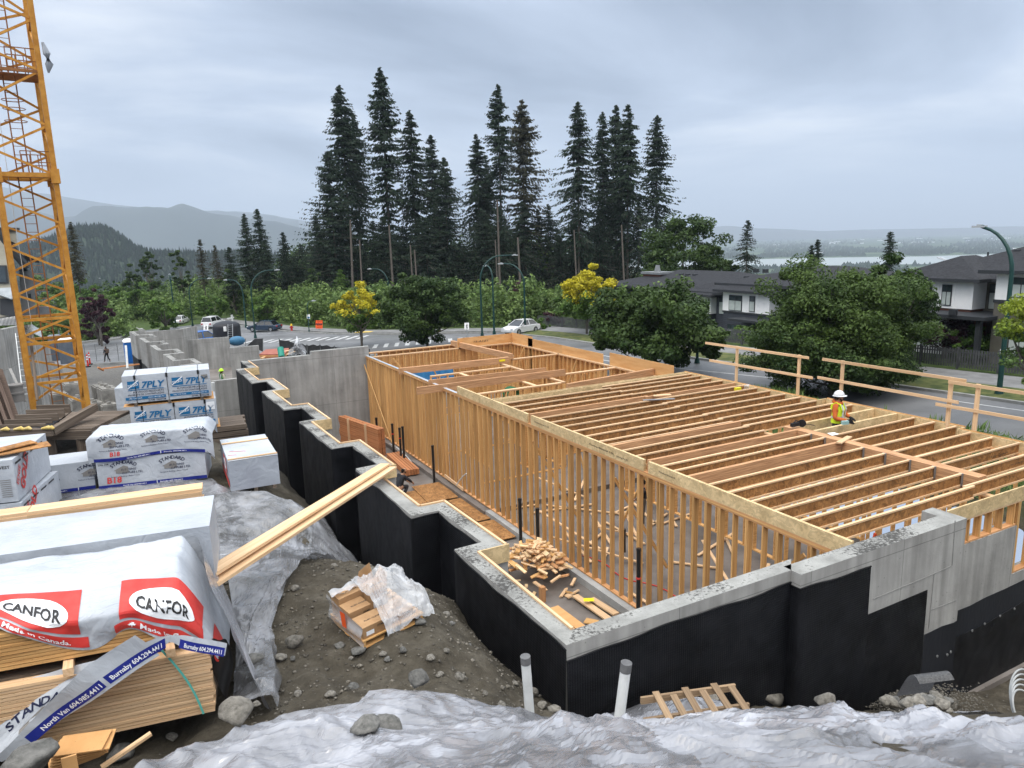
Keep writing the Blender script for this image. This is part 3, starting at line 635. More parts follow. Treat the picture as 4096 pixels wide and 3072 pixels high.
ink_k = pm('black_print', (.02, .02, .022), rough=.5); spray = pm('red_spray', (.55, .03, .03), (.62, .10, .09), 20, rough=.8); ink_t = pm('teal_blue_print', (.01, .13, .30), rough=.5)
def wrapx(m, t, p, mp, col):
    n = t.nodes; l = t.links.new; co = mp.inputs['Vector'].links[0].from_socket
    m2 = n.new('ShaderNodeMapping'); m2.inputs['Rotation'].default_value = (.3, .9, .5); m2.inputs['Scale'].default_value = (1, 5, 1.3); l(co, m2.inputs[0])
    a = n.new('ShaderNodeTexNoise'); a.inputs['Scale'].default_value = 2.6; a.inputs['Detail'].default_value = 5; a.inputs['Distortion'].default_value = 1.5; l(m2.outputs[0], a.inputs['Vector'])
    b = n.new('ShaderNodeBump'); b.inputs['Strength'].default_value = .6; b.inputs['Distance'].default_value = .035; l(a.outputs[0], b.inputs['Height']); l(b.outputs[0], p.inputs['Normal'])
    d = n.new('ShaderNodeTexNoise'); d.inputs['Scale'].default_value = 22; d.inputs['Detail'].default_value = 8; l(co, d.inputs['Vector'])
    mr = n.new('ShaderNodeMapRange'); mr.inputs[1].default_value = .66; mr.inputs[2].default_value = .72; mr.inputs[4].default_value = .55; l(d.outputs[0], mr.inputs[0])
    mx = n.new('ShaderNodeMix'); mx.data_type = 'RGBA'; l(mr.outputs[0], mx.inputs[0]); l(col, mx.inputs[6]); mx.inputs[7].default_value = (.33, .34, .35, 1); l(mx.outputs[2], p.inputs['Base Color'])
wrap = pm('lumber_wrap', (.37, .40, .445), (.48, .51, .555), 1.2, rough=.42, spec=.4, extra=wrapx)
wrap_g = pm('grey_lumber_wrap', (.30, .32, .37), (.38, .41, .46), 1.2, rough=.45, spec=.4, extra=wrapx)
def logo_standard(b, S, x, y, k, upto=1.0):
    """arched name over a grey house shape, italics and slogan; mats: 0 navy 1 grey"""
    hs = [(-.24, .06), (-.24, .15), (-.30, .15), (0, .30), (.12, .25), (.12, .06)]
    b.add([S(x+p*k, y+q*k) for p, q in hs], [(0, 1, 3, 4, 5)], 1); b.add([S(x+p*k, y+q*k) for p, q in hs[1:4]], [(0, 1, 2)], 1)
    arc(b, S, 'STANDARD', x, y-.14*k, .50*k, .155*k, 1.42, 0, .018)
    put(b, S, 'BUILDING', x-.09*k, y+.135*k, .095*k, 0, .02, .25); put(b, S, 'SUPPLIES LTD.', x-.07*k, y+.035*k, .095*k, 0, .02, .25)
    put(b, S, 'Partners in Building a Better Future', x-.38*k, y-.06*k, .058*k, 0, .004, width=.80*k)
def band(b, S, L_, h, y0=.02, off_=.3, per=.86):
    """blue hem with the two phone numbers; mats 2 blue 3 white"""
    patch(b, S, .0, y0, L_, y0+h, 2, max(4, int(L_*10)), 1); x = -off_; i = 0
    while x < L_:
        s = ('Burnaby 604.294.4411', 'North Van 604.985.4411')[i % 2]; w = per*.62
        if x > 0 and x+w < L_: put(b, lambda u, v: S(u, v, 1), s, x, y0+h*.28, h*.55, 3, .015, width=w)
        if i % 2 == 0 and 0 < x-.07 < L_: patch(b, lambda u, v: S(u, v, 1), x-.08, y0, x-.065, y0+h, 3, 1, 1)
        x += per; i += 1
PM = [ink_b, ink_g, ink_n, ink_w, ink_r, spray, ink_k, ink_t]
def bundle(label, A, B, D, H, lab=None, mats=wrap, seed=0, name='lumber_bundle', cat='lumber bundle', amp=.008, dunn=True, group=None):
    """wrapped pack: front-bottom corners A, B; depth D away from the camera; height H. local u along the front, v up"""
    A = Vector(A); B = Vector(B); x = (B-A).normalized(); n = Vector((x.y, -x.x, 0)).normalized()     # n points to the viewer
    L_ = (B-A).length; root = thing(name, label, cat, tuple(A-Vector((0, 0, .09))), group)
    b = MB(); nu, nv, nd = max(4, int(L_/.15)), max(3, int(H/.12)), max(3, int(D/.15))
    def face(o, du, dv, nx_, ny_, w):
        vs = []
        for j in range(ny_+1):
            for i in range(nx_+1):
                p = o+du*(i/nx_)+dv*(j/ny_); e = min(i, nx_-i, 1)*min(j, ny_-j, 1)
                vs.append(p+w*(amp*float(fbm(np.array(p.x*3+p.z*2+seed), np.array(p.y*3-p.z*2)))*2*e))
        b.add(vs, [(j*(nx_+1)+i, j*(nx_+1)+i+1, (j+1)*(nx_+1)+i+1, (j+1)*(nx_+1)+i) for j in range(ny_) for i in range(nx_)], 0, True)
    Z = Vector((0, 0, H)); Dv = -n*D; X = x*L_
    face(A, X, Z, nu, nv, n); face(A+Z, X, Dv, nu, nd, Vector((0, 0, 1))); face(B, Dv, Z, nd, nv, x); face(A+Dv, -Dv, Z, nd, nv, -x); face(B+Dv, -X, Z, nu, nv, -n)
    b.add([A, B, B+Dv, A+Dv], [(0, 3, 2, 1)])
    b.build('wrapping', mats, root)
    if dunn:
        for k in (.12, .5, .88):
            p = A+X*k; board('bearer', p+n*.02-Vector((0, 0, .046)), p+Dv*1.02-Vector((0, 0, .046)), .09, .088, fir_old, root)
    def S(u, v, k=0): return A+x*u+Vector((0, 0, v))+n*(.012+.003*k)
    def ST(u, v, k=0): return A+Z+x*u+Dv*(v/D)+Vector((0, 0, .012+.003*k))
    def SR(u, v, k=0): return B+Dv*(u/D)+Vector((0, 0, v))+x*(.012+.003*k)
    def SL(u, v, k=0): return A+Dv*(1-u/D)+Vector((0, 0, v))-x*(.012+.003*k)
    return root, S, ST, SR, SL, L_
def Z3(x, y): return (x/2.011, 1400+y/2.011)
def Z4(x, y): return (x/1.7015, 2100+y/1.7015)
# ---- lower B18 pack
A, B = pz(*Z3(800, 1125), -.45), pz(*Z3(1668, 1030), -.45)
r1, S, ST, SR, SL, L1 = bundle('white wrapped lumber pack with red B18 at its lower left, beneath the loosely draped pack', A, B, 1.2, .76, seed=1)
b = MB(); logo_standard(b, S, .62, .33, .82); logo_standard(b, S, 1.75, .33, .82); band(b, S, L1, .085, .012)
put(b, S, 'B18', .2, .14, .22, 5, .03, .1); put(b, S, '2X6 104', .04, .62, .07, 6, .015)
b.build('print', PM, r1)
x_ = (B-A).normalized(); n_ = Vector((x_.y, -x_.x, 0)).normalized()
# ---- upper B18 pack: loose wrap draped over, hem sagging
def drape(label, O, x, n, L_, D, H, hem, seed, mat, over=.22, back=.3, amp=.03, name='lumber_bundle', root=None, steep=0., sb=0., zb=.3, hemf=None, nu=60):
    """loose wrap over a pack. O front-bottom-left of the pack. surface S(u, s): u along, s measured up from the hem over the top"""
    root = root or thing(name, label, 'lumber bundle', tuple(O))
    fh = H+hem
    def S(u, s, k=0):
        e = 0; a = 0
        drop = 0.
        if u > L_: e = u-L_
        if u < 0: a = -u
        fhu = fh+(hemf(u) if hemf else 0)
        sc = min(1.0, max(0.0, s/fh))
        if s < fh:
            z = H-(fh-s)*(fhu/fh); y = -.02-.02*math.sin(min(1, (fh-s)/fh)*math.pi); y += sb*min(1, max(0, (z-zb)/(H-zb)))**1.15
        else:
            y = sb+(s-fh)*(D-sb)/D; z = H
        w = amp*(float(fbm(np.array(u*2.3+seed), np.array(s*3.1+seed*.7), 3)))
        w2 = amp*.55*(abs(((u*1.9+s*2.6+seed*.37+.4*math.sin(3*s)) % 1)-.5)-.25)+amp*.35*(abs(((u*3.7-s*3.1+seed*.11+.5*math.sin(2.3*u)) % 1)-.5)-.25)
        w += w2
        ee = max(e, a); z -= ee*ee*1.6+ee*.35*(1 if s >= fh else .6)+ee*steep*sc**3; u2 = min(max(u, -.6), L_+.6)
        if ee > 0: u2 = (L_+e*.75) if e else (-a*.75)
        if s < fh: return O+x*u2+n*(-y+w+.012+.003*k)+Vector((0, 0, z+.3*w))
        return O+x*u2-n*y+Vector((0, 0, z+w+.012+.003*k))
    b = MB(); tot = fh+D+back; ns = 44
    u0, u1 = -over*.6, L_+over
    vs = []
    for j in range(ns+1):
        s = tot*j/ns
        for i in range(nu+1):
            u = u0+(u1-u0)*i/nu
            if s > fh+D: p = S(u, fh+D); p = p-n*.01-Vector((0, 0, (s-fh-D))); 
            else: p = S(u, s, -4)
            vs.append(p)
    b.add(vs, [(j*(nu+1)+i, j*(nu+1)+i+1, (j+1)*(nu+1)+i+1, (j+1)*(nu+1)+i) for j in range(ns) for i in range(nu)], 0, True)
    b.build('wrapping', mat, root)
    G = np.array([tuple(v) for v in vs]).reshape(ns+1, nu+1, 3)
    def SG(u, s, k=0):
        fi = min(max((u-u0)/(u1-u0)*nu, 0), nu-1e-3); fj = min(max(s/tot*ns, 0), ns-1e-3); i, j = int(fi), int(fj); a, c = fi-i, fj-j
        p = (G[j, i]*(1-a)+G[j, i+1]*a)*(1-c)+(G[j+1, i]*(1-a)+G[j+1, i+1]*a)*c
        nr_ = np.cross(G[j, i+1]-G[j, i], G[j+1, i]-G[j, i]); nr_ = nr_/(np.linalg.norm(nr_)+1e-9); nr_ = nr_ if nr_[0]*n.x+nr_[1]*n.y+nr_[2]*.8 > 0 else -nr_
        return Vector(p)+Vector(nr_)*(.007+.008*k)
    return root, SG, fh
O2 = A+Vector((0, 0, .80))+x_*-.03
r2, S2, fh = drape('white pack with a loose crumpled wrap and small red B18, draped over the pack below', O2, x_, n_, 2.62, 1.15, .60, .04, 3, wrap, over=.26, hemf=lambda u: .05*math.sin(u*2.2+.6)+.05*max(0, u-1.6))
b = MB(); logo_standard(b, S2, .45, .30, .78); logo_standard(b, S2, 1.42, .31, .78); logo_standard(b, S2, 2.42, .31, .78); band(b, S2, 2.6, .08, .0, .1)
put(b, S2, 'B18', .38, .12, .15, 5, .03, .1); put(b, S2, '2X6 104', .12, .52, .06, 6, .015); b.build('print', PM, r2)
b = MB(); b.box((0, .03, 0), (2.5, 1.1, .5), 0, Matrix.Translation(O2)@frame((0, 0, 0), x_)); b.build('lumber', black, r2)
b = MB()
for k in range(5):   # black underside of the wrap torn open at the right end
    b.add([S2(2.45+.1*k, .02+.02*(k % 2)), S2(2.57+.1*k, .04), S2(2.62+.1*k, -.2-.05*(k % 2))-n_*.02, S2(2.42+.1*k, -.12)-n_*.02], [(0, 1, 2, 3)])
b.build('torn_flap', black, r2)
# ---- left pack
A3, B3 = pz(*Z3(110, 1205), -.45), pz(*Z3(772, 1115), -.45)
r3, S, *_ = bundle('white wrapped lumber pack with a bare dewy top, left of the B18 packs', A3, B3, 1.1, .74, seed=5)
L3 = (B3-A3).length; b = MB(); logo_standard(b, S, .62, .31, .80); logo_standard(b, S, L3-.05, .31, .80); band(b, S, L3, .085, .012, .25); b.build('print', PM, r3)
# ---- plywood packs
Az, Bz = pz(*Z3(1005, 435), .93), pz(*Z3(1705, 365), .93)
def plypack(label, A, B, z, H, seed, extra, xo=0, dz=1.22):
    x = (B-A).normalized(); A = A+x*xo; B = B+x*xo; A = Vector((A.x, A.y, z)); B = Vector((B.x, B.y, z))
    r, S, ST, SR, SL, L_ = bundle(label, A, B, dz, H, seed=seed, name='plywood_bundle', cat='plywood bundle')
    b = MB()
    for k in (0, 1):
        o = .1+k*L_*.5
        patch(b, S, o+.03, H*.52, o+.34, H*.80, 7, 1, 1); b.add([S(o+.03, H*.52, 1), S(o+.34, H*.80, 1), S(o+.31, H*.82, 1), S(o+.02, H*.55, 1)], [(0, 1, 2, 3)], 3)
        put(b, lambda u, v: S(u, v, 1), 'TOLKO', o+.045, H*.57, .105, 3, .02, 0, .28, .22)
        put(b, S, '7PLY', o+.39, H*.53, .27, 7, .03, .25, .62); patch(b, S, o+.03, H*.46, o+1.0, H*.485, 7, 1, 1)
        put(b, S, 'PLYWOOD PRODUCTS', o+.16, H*.36, .075, 0, .01, 0, .84); put(b, S, 'PRODUITS DE CONTREPLAQUE', o+.02, H*.27, .065, 0, .01, 0, .98)
        patch(b, S, o-.06, H*.12, o+1.04, H*.22, 7, 1, 1); put(b, lambda u, v: S(u, v, 1), 'UNIE. TOUS TALUS.', o+.03, H*.15, .05, 3, .01, 0, .36); put(b, lambda u, v: S(u, v, 1), 'RONDELLE, COMPOUNDED, 100101', o+.55, H*.15, .045, 3, .01, 0, .44)
        put(b, S, '(S) TURK  TOLKO.COM', o+.55, H*.03, .07, 0, .02, 0, .48)
    extra(b, S, H, L_); b.build('print', PM, r)
    for u in (.34, L_*.5+.0, L_-.33):
        b = MB()
        for q in ((S(u, 0), S(u, H+.012)), (ST(u, 0), ST(u, dz))): b.bar(q[0], q[1], .016, .004)
        b.add([S(u-.03, H-.12, 2), S(u+.03, H-.12, 2), S(u+.03, H+.005, 2), S(u-.03, H+.005, 2)], [(0, 1, 2, 3)]); b.build('strap', black, r)
    b = MB(); b.box((-.05, 0, -.1), (L_+.05, dz, -.085), 0, frame(A, B)); b.build('bottom_sheet', ply, r)
    return r
plypack('upper white and blue plywood pack with two bold 7PLY prints', Az, Bz, .93, .84, 11, lambda b, S, H, L_: patch(b, S, L_-.25, H*.66, L_-.07, H*.82, 1, 1, 1))
plypack('lower white and blue plywood pack marked FIR in blue hand lettering', Az, Bz, .0, .82, 12, lambda b, S, H, L_: (put(b, S, 'FIR', -.32+.42, H*.58, .2, 7, .01, .3), patch(b, S, L_-.3, H*.6, L_-.05, H*.9, 3, 1, 1)), .1)
# third pack end just visible behind
bundle('white pack end peeping out left of the lower plywood pack', pz(*Z3(950, 520), .1)+Vector((-.02, .5, 0)), pz(*Z3(985, 520), .1)+Vector((.3, .5, 0)), 1.2, .8, seed=13, name='plywood_bundle', cat='plywood bundle')
# mats carrying the plywood and the right end crib
def mat_stack(label, A, B, D, z0, z1, lay, name='timber_mat'):
    r = thing(name, label, 'timber mat', (A.x, A.y, z0)); x = (B-A).normalized(); n = Vector((x.y, -x.x, 0)); L_ = (B-A).length; h = (z1-z0)/lay
    for k in range(lay):
        z = z0+h*(k+.5); i = 0; 
        while i*.3 < D-.25:
            p = A-n*(.15+i*.3); p = Vector((p.x, p.y, z))+x*(.06*math.sin(i*3+k)); board('plank', p, p+x*L_, .28, h*.82, fir_old, r); i += 1
    return r
xq = (Bz-Az).normalized(); mA = Vector((Az.x, Az.y, 0))
mat_stack('weathered grey timber mat crib carrying the plywood packs', mA-xq*.2, mA+xq*3.35, 1.6, -.85, -.1, 4)
# ---- white pack by the pit
_f0, _f1 = pz(912, 1848, .31), pz(882, 1768, .31); _dd = (_f1-_f0).normalized(); Aw = Vector((_f0.x, _f0.y, -.45)); Bw = Aw+Vector((_dd.y, -_dd.x, 0))*1.18
rw, S, ST, SR, SL, Lw = bundle('short shiny white pack with red printed left end beside the stepped wall', Aw, Bw, 2.3, .76, mats=wrap_g, seed=21, amp=.014)
b = MB(); patch(b, SL, .2, .06, 2.2, .2, 4); patch(b, SL, 1.0, .3, 1.75, .68, 4); 
b.add([SL(1.38+.3*math.cos(a), .49+.14*math.sin(a), 1) for a in np.linspace(0, 2*math.pi, 20)[:-1]], [tuple(range(19))], 3); put(b, lambda u, v: SL(u, v, 2), 'CANFOR', 1.14, .45, .1, 6, .02, 0, .46); b.build('print', PM, rw)
for v in (.1, 1.72):
    q0, q1 = ST(.0, v), ST(Lw, v); board('lath', q0+Vector((0, 0, .02)), q1+Vector((0, 0, .02)), .06, .025, fir_pale, rw)
b = MB(); b.bar(ST(.1, .9), ST(.5, .75), .02, .01); b.bar(ST(.05, .55), ST(.25, .5), .02, .01); b.build('tape', ink_r, rw)
top = MB(); patch(top, ST, .0, .0, Lw, 2.3, 0, 8, 8); top.build('top_sheet', wrap, rw)
# ---- stacked board packs at the left edge
def edgebox(label, z0, H, dx=0, rot=0, dy=0):
    A_ = Vector((-3.4+dx, 18.25+dy, z0)); B_ = Vector((-2.30+dx, 17.98+dy+rot, z0))
    r, S, ST, SR, SL, L_ = bundle(label, A_, B_, 2.3, H, seed=int(z0*10)+40, name='board_pack', cat='board pack', dunn=False)
    b = MB(); put(b, SR, 'EDGE', .12, H*.35, .18, 4, .02, .1, rot=.9); put(b, SR, 'GOLD', .40, H*.12, .36, 4, .04, .1, .85, rot=.9)
    for k in range(4): patch(b, SR, .1+.5*k, H*.85, .45+.5*k, H*.9, 6, 1, 1)
    for k in range(9): patch(b, S, L_-.28, .12+.045*k, L_-.08, .135+.045*k, 1, 1, 1)
    put(b, S, 'WEST', L_-.3, H*.80, .09, 6, .02, 0, .24); b.build('print', PM, r); return r
edgebox('lower white board pack with a red GOLD print at the left edge', -.45, .72)
edgebox('upper white board pack with red and black print at the left edge', .30, .92, -.04, .05)
ob = thing('loose_boards', 'strand board offcuts lying on the upper white board pack', 'board offcuts', (-2.8, 18.6, 1.24))
board('board', (-3.5, 18.3, 1.27), (-1.7, 18.7, 1.31), .5, .02, osb, ob); board('board', (-3.6, 18.1, 1.30), (-2.0, 18.9, 1.36), .35, .02, osb, ob)
# ---- foreground stack: lower open pack, upper pack, wraps
F0 = Vector((.43, 7.9, .50)); F1 = Vector((-2.6, 8.39, .50)); fx = (F0-F1).normalized(); fn = Vector((fx.y, -fx.x, 0))
def layers(name, O, x, n, L_, D, z0, z1, m, parent, seed, jag=.03):
    rr = random.Random(seed); k = int((z1-z0)/.0395); a = -n
    for i in range(k):
        j = rr.uniform(-jag, jag)*.6; f = rr.uniform(-.006, .006)
        for c in range(1):
            p = O+a*(.07+f)+Vector((0, 0, z0+.0195+.0395*i)); q = p+x*(L_+j)
            board(name, p, q, .14, .0315, m, parent)
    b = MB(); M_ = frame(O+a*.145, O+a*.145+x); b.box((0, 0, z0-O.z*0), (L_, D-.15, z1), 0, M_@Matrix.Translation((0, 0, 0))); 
    return b
lo = thing('lumber_stack', 'open stack of pale yellow boards at bottom left, held by a green strap', 'lumber stack', (F0.x, F0.y, .5))
Fl = Vector((F1.x, F1.y, 0))
cb = layers('board', Fl, fx, fn, (F0-F1).length, 1.15, .5, 1.27, fir_pale, lo, 3); cb.build('inner_boards_gap_shade', fir_old, lo)  # inner boards coloured dark: shade in the gaps between layers put into the colour
hi = thing('lumber_stack', 'open stack of reddish boards under the red and white wrap', 'lumber stack', (.05, 8.1, 1.38))
Hl = F1-fn*.10; Hl.z = 0
cb = layers('board', Hl, fx, fn, (F0-F1).length-.22, 1.1, 1.38, 1.80, fir, hi, 4); cb.build('inner_boards_gap_shade', fir_old, hi)  # same dark core, painting the shade between the reddish boards
for k, u in enumerate((.75, 1.75, 2.7)):
    p = F1+fx*u; board('sticker', (p.x, p.y-.08, 1.325), (p.x, p.y+1.1, 1.325), .09, .088, fir_pale, hi)
b = MB(); pts = []
for s in np.linspace(0, 1, 14): p = F1+fx*(2.62+.32*s+.05*math.sin(s*3))+fn*.035; pts.append((p.x, p.y, 1.36-.84*s))
for i in range(13): b.bar(pts[i], pts[i+1], .003, .022, up=(1, 0, 0))
b.build('strap', pm('green_strap', (.10, .42, .36), rough=.4), lo)
b = MB(); pts = [(F1+fx*.55+fn*.02)+Vector((0, 0, z)) for z in (0, .76)]; b.bar(pts[0], pts[1], .016, .006, up=(1, 0, 0)); b.build('strap', black, lo)
# red and white wrap over the upper pack
O4 = Vector((Hl.x, Hl.y, 1.38)); Lc = 2.80
hemc = lambda u: .15*math.exp(-((u-2.0)/.4)**2)-.34*(1-sst(.95, 1.75, u))-.30+.10*math.sin((u-.4)*1.6)+.07*math.sin(u*3.1)+.42*sst(2.25, 3.05, u)-.12*math.exp(-((u-2.3)/.22)**2)
r4, S4, f4 = drape('grey and red printed wrap hanging over the foreground boards', O4, fx, fn, Lc, 1.15, .69, .05, 6, wrap, over=.56, back=.1, amp=.05, steep=.9, sb=.42, zb=.42, name='printed_wrap', hemf=lambda u: float(hemc(u)), nu=90)
r4['category'] = 'wrap'
b = MB()
def sq(b, S, x0, y0, w, h, m=4): patch(b, S, x0, y0, x0+w, y0+h, m, max(3, int(w/.025)), max(3, int(h/.025)))
def canfor(b, S, x, y, k):
    n0 = 28; ell = [(x+.36*k*math.cos(a), y+.27*k+.155*k*math.sin(a)) for a in np.linspace(0, 2*math.pi, n0+1)[:-1]]
    rows = 10; cols = 16; vs = []; fs = []
    sq(b, S, x-.46*k, y+.04*k, .92*k, .46*k, 4)
    rg_ = [(x+(p-x)*r, y+.27*k+(q-y-.27*k)*r) for r in (.01, .2, .4, .6, .8, 1) for p, q in ell]; b.add([S(p, q, 1) for p, q in rg_], [(j*n0+i, j*n0+(i+1) % n0, (j+1)*n0+(i+1) % n0, (j+1)*n0+i) for j in range(5) for i in range(n0)], 3)
    put(b, lambda u, v: S(u, v, 2), 'CANFOR', x-.29*k, y+.205*k, .17*k, 6, .03, 0, .58*k)
    sq(b, S, x-.52*k, y-.16*k, 1.05*k, .15*k, 4); put(b, lambda u, v: S(u, v, 2), 'Made in Canada.', x-.26*k, y-.115*k, .095*k, 3, .018, 0, .62*k)
    lf = [(0, -.045), (.006, -.01), (.034, -.014), (.028, 0), (.045, .016), (.02, .018), (.022, .035), (.008, .026), (0, .048), (-.008, .026), (-.022, .035), (-.02, .018), (-.045, .016), (-.028, 0), (-.034, -.014), (-.006, -.01)]
    b.add([S(x-.34*k+p*k, y-.085*k+q*k, 2) for p, q in lf], [tuple(range(16))], 3)
canfor(b, S4, 1.46, .19, .92); canfor(b, S4, 2.68, .19, .92)
sq(b, S4, 3.22, .24, .12, .42); sq(b, S4, 3.2, .045, .14, .135)
b.build('print', PM, r4)
# blue-hemmed white wrap hanging below, twisted into a rope of film towards bottom left
r5 = thing('twisted_wrap', 'white film with a blue phone number hem twisted across the pale boards', 'wrap', (-.6, 7.85, 1.0))
b = MB()
def P5(u, v, k=0):
    """u 0..1 along the hem line from lower left up to the right, v across"""
    p0 = pd(*Z4(0, 1600), 7.1); p1 = pd(*Z4(700, 1060), 7.15); p2 = pd(*Z4(1160, 770), 7.3); p3 = pd(*Z4(1535, 870), 7.25)
    q = p0.lerp(p1, u/.5) if u < .5 else (p1.lerp(p2, (u-.5)/.27) if u < .77 else p2.lerp(p3, (u-.77)/.23))
    dn = (p1-p0).normalized() if u < .72 else ((p3-p2).normalized() if u > .8 else fx)
    ac = dn.cross(Vector(fn)); ac = -ac if ac.z < 0 else ac
    return q+ac*v+Vector(fn)*(.012+.003*k+.03*math.sin(u*17)*math.cos(v*5))
n5 = 260; vs = []
for j in range(9):
    for i in range(n5+1):
        u = i/n5; wd = (.05+.17*min(1, u/.5)) if u < .7 else (.10-.05*math.exp(-((u-.77)/.04)**2)); vs.append(P5(u, wd*(j/8*1.5-.45)))
b.add(vs, [(j*(n5+1)+i, j*(n5+1)+i+1, (j+1)*(n5+1)+i+1, (j+1)*(n5+1)+i) for j in range(8) for i in range(n5)], 0, True)
b.build('film', wrap, r5)
b = MB()
for a0, a1 in ((.14, .50), (.515, .75), (.81, .995)):
    k = 60; wd = .085; b.add([P5(a0+(a1-a0)*i/k, (-.06, .045)[j], 1) for j in range(2) for i in range(k+1)], [(i, i+1, k+2+i, k+1+i) for i in range(k)], 2)
LL = lambda a0, a1: (P5(a1, 0)-P5(a0, 0)).length
for s, a0, a1 in (('North Van 604.985.4411', .20, .49), ('Burnaby 604.294.4411', .53, .735), ('Burnaby 604.294.4411', .83, .985)):
    w = LL(a0, a1); put(b, lambda u, v: P5(a0+(a1-a0)*u/w, v, 2), s, 0, -.035, .072, 3, .02, 0, w)
b.build('print', PM, r5)
# grey white wrap at the lower left with the arched name
r6 = thing('draped_wrap', 'grey white wrap sagging between the two board stacks at bottom left', 'wrap', (-2, 7.8, 1.0))
b = MB(); 
def P6(u, v, k=0):   # u 0..1 left to right, v 0..1 downwards
    t0 = pd(*Z4(0, 1085), 7.42).lerp(pd(*Z4(1120, 790), 7.6), u); bt = pd(*Z4(-60, 1620), 7.25).lerp(pd(*Z4(1130, 800), 7.5), min(1, u*1.02)) 
    q = t0.lerp(bt, v); w = .03*float(fbm(np.array(u*5), np.array(v*3+4), 3))+.012*math.sin(v*14+u*5)
    return q+Vector(fn)*(w+.02+.003*k)
b.add([P6(i/40, j/16) for j in range(17) for i in range(41)], [(j*41+i, j*41+i+1, (j+1)*41+i+1, (j+1)*41+i) for j in range(16) for i in range(40)], 0, True)
b.build('film', wrap, r6)
b = MB(); q6 = lambda u, v, k=0: P6(.27+.62*u, .70-1.7*v, 2)
arc(b, q6, 'STANDARD', 0, -.42, .50, .13, 1.25, 0, .02); b.add([q6(*p) for p in ((-.2, -.1), (-.2, -.04), (0, .06), (.12, .03), (.12, -.1))], [(0, 1, 2, 3, 4)], 1); b.build('print', PM, r6)
# second wrapped pack behind, pack of veneer lumber beyond it, lower packs that carry them
bb = bundle('long plain white wrapped pack behind the red printed wrap', F1-fn*1.42+Vector((0, 0, .82)), F0-fn*1.42+fx*.02+Vector((0, 0, .82)), 1.2, .80, seed=31, amp=.02)
bundle('hidden lower white pack under the long plain pack', F1-fn*1.42, F0-fn*1.42+Vector((0, 0, 0)), 1.2, .72, seed=32)
lv = thing('veneer_lumber_pack', 'pack of long golden veneer boards behind the white packs', 'lumber pack', (.7, 10.5, 1.85))
q0 = Vector((-2.6, 11.05, 0)); 
for k in range(5):
    for j, (a, c) in enumerate(((-2.8, -1.35), (-1.34, .74))):
        o_ = .02*math.sin(k*5+j); board('board', (a, 10.90-.12*a, 1.98+.046*k), (c+o_, 10.90-.12*c, 1.98+.046*k), .30-.02*(k == 4), .044, pm_l if 'pm_l' in globals() else fir_pale, lv)
bundle('grey wrapped pack supporting the veneer boards', Vector((-2.7, 11.1, .95)), Vector((.35, 10.72, .95)), .5, .98, mats=wrap_g, seed=33)
b = MB()   # sagging film end on the right of the packs
fe = thing('film_end', 'slack clear film hanging at the right end of the white packs', 'film', (.6, 9.5, .6))
vs = []
for j in range(21):
    for i in range(31):
        u = i/30; v = j/20; p = Vector((.52+.10*math.sin(v*3)+.34*v*v, 7.85+u*2.6, 2.0-1.85*v)); w = .05*float(fbm(np.array(u*6), np.array(v*4), 3))+.03*math.sin(u*19+v*2)*v
        p.x += w+.12*v; vs.append(p)
b.add(vs, [(j*31+i, j*31+i+1, (j+1)*31+i+1, (j+1)*31+i) for j in range(20) for i in range(30)], 0, True)
FE = b
def _bk(u, v): return Vector((.47+.14*u+.05*math.sin(v*5), 7.93+.02*math.sin(u*9)-.10*u*(1-v), 1.34-(.30+.55*u)*v))
b = MB(); b.add([_bk(i/10, j/8) for j in range(9) for i in range(11)], [(j*11+i, j*11+i+1, (j+1)*11+i+1, (j+1)*11+i) for j in range(8) for i in range(10)], 0, True); o = b.build('black_film', black); tag(o, 'torn black film sticking out at the right end of the board stacks', 'film')
# offcuts at bottom left
of = thing('board_offcuts', 'fanned orange plywood offcuts at the foot of the pale boards', 'board offcuts', (-.9, 7.5, .5))
for k in range(7):
    p = pd(*Z4(330+10*k, 1640-22*k), 6.95); board('board', p, p+Vector((.42+.03*(k % 3), -.03*k+.05, .0)), .3, .012, ply, of)
p = pd(*Z4(480, 1654), 6.6); board('offcut', p-Vector((0, 0, .2)), p+Vector((.0, 0, .12)), .12, .02, ply, of)
p = pd(*Z4(690, 1650), 7.0); sl = board('stake', p, p+Vector((.45, .12, .12)), .05, .03, fir_pale); tag(sl, 'short pale stake on the dirt below the pale boards', 'stake')
for k, (a, c) in enumerate(((Z3(205, 1310), Z3(490, 1270)), (Z3(180, 1400), Z3(430, 1365)))):
    pc = thing('board_offcuts', ('short pale boards stacked on the film beside the board packs', 'single pale board on the film behind the golden veneer boards')[k], 'boards', tuple(pz(*a, -.35)))
    for j in range(3-2*k): board('board', pz(*a, -.40+.05*j)+Vector((0, .03*j, 0)), pz(*c, -.40+.05*j), .14, .04, fir_pale, pc)
# planks lying from the stack to the wall top
pk = [((.32, 9.12, 1.46), (5.30, 16.60, .17), .235, .045), ((.46, 9.20, 1.34), (5.42, 16.45, .11), .235, .045), ((.36, 9.0, 1.37), (5.25, 16.25, .10), .19, .038)]
for k, (p0, p1, w, h) in enumerate(pk):
    o = board('plank', p0, p1, w, h, fir_pale); tag(o, ('topmost of the long planks bridging the pit to the stepped wall', 'middle long plank under the topmost one across the pit', 'lowest long plank across the pit, nearest the camera')[k], 'plank', 'planks bridging the pit')
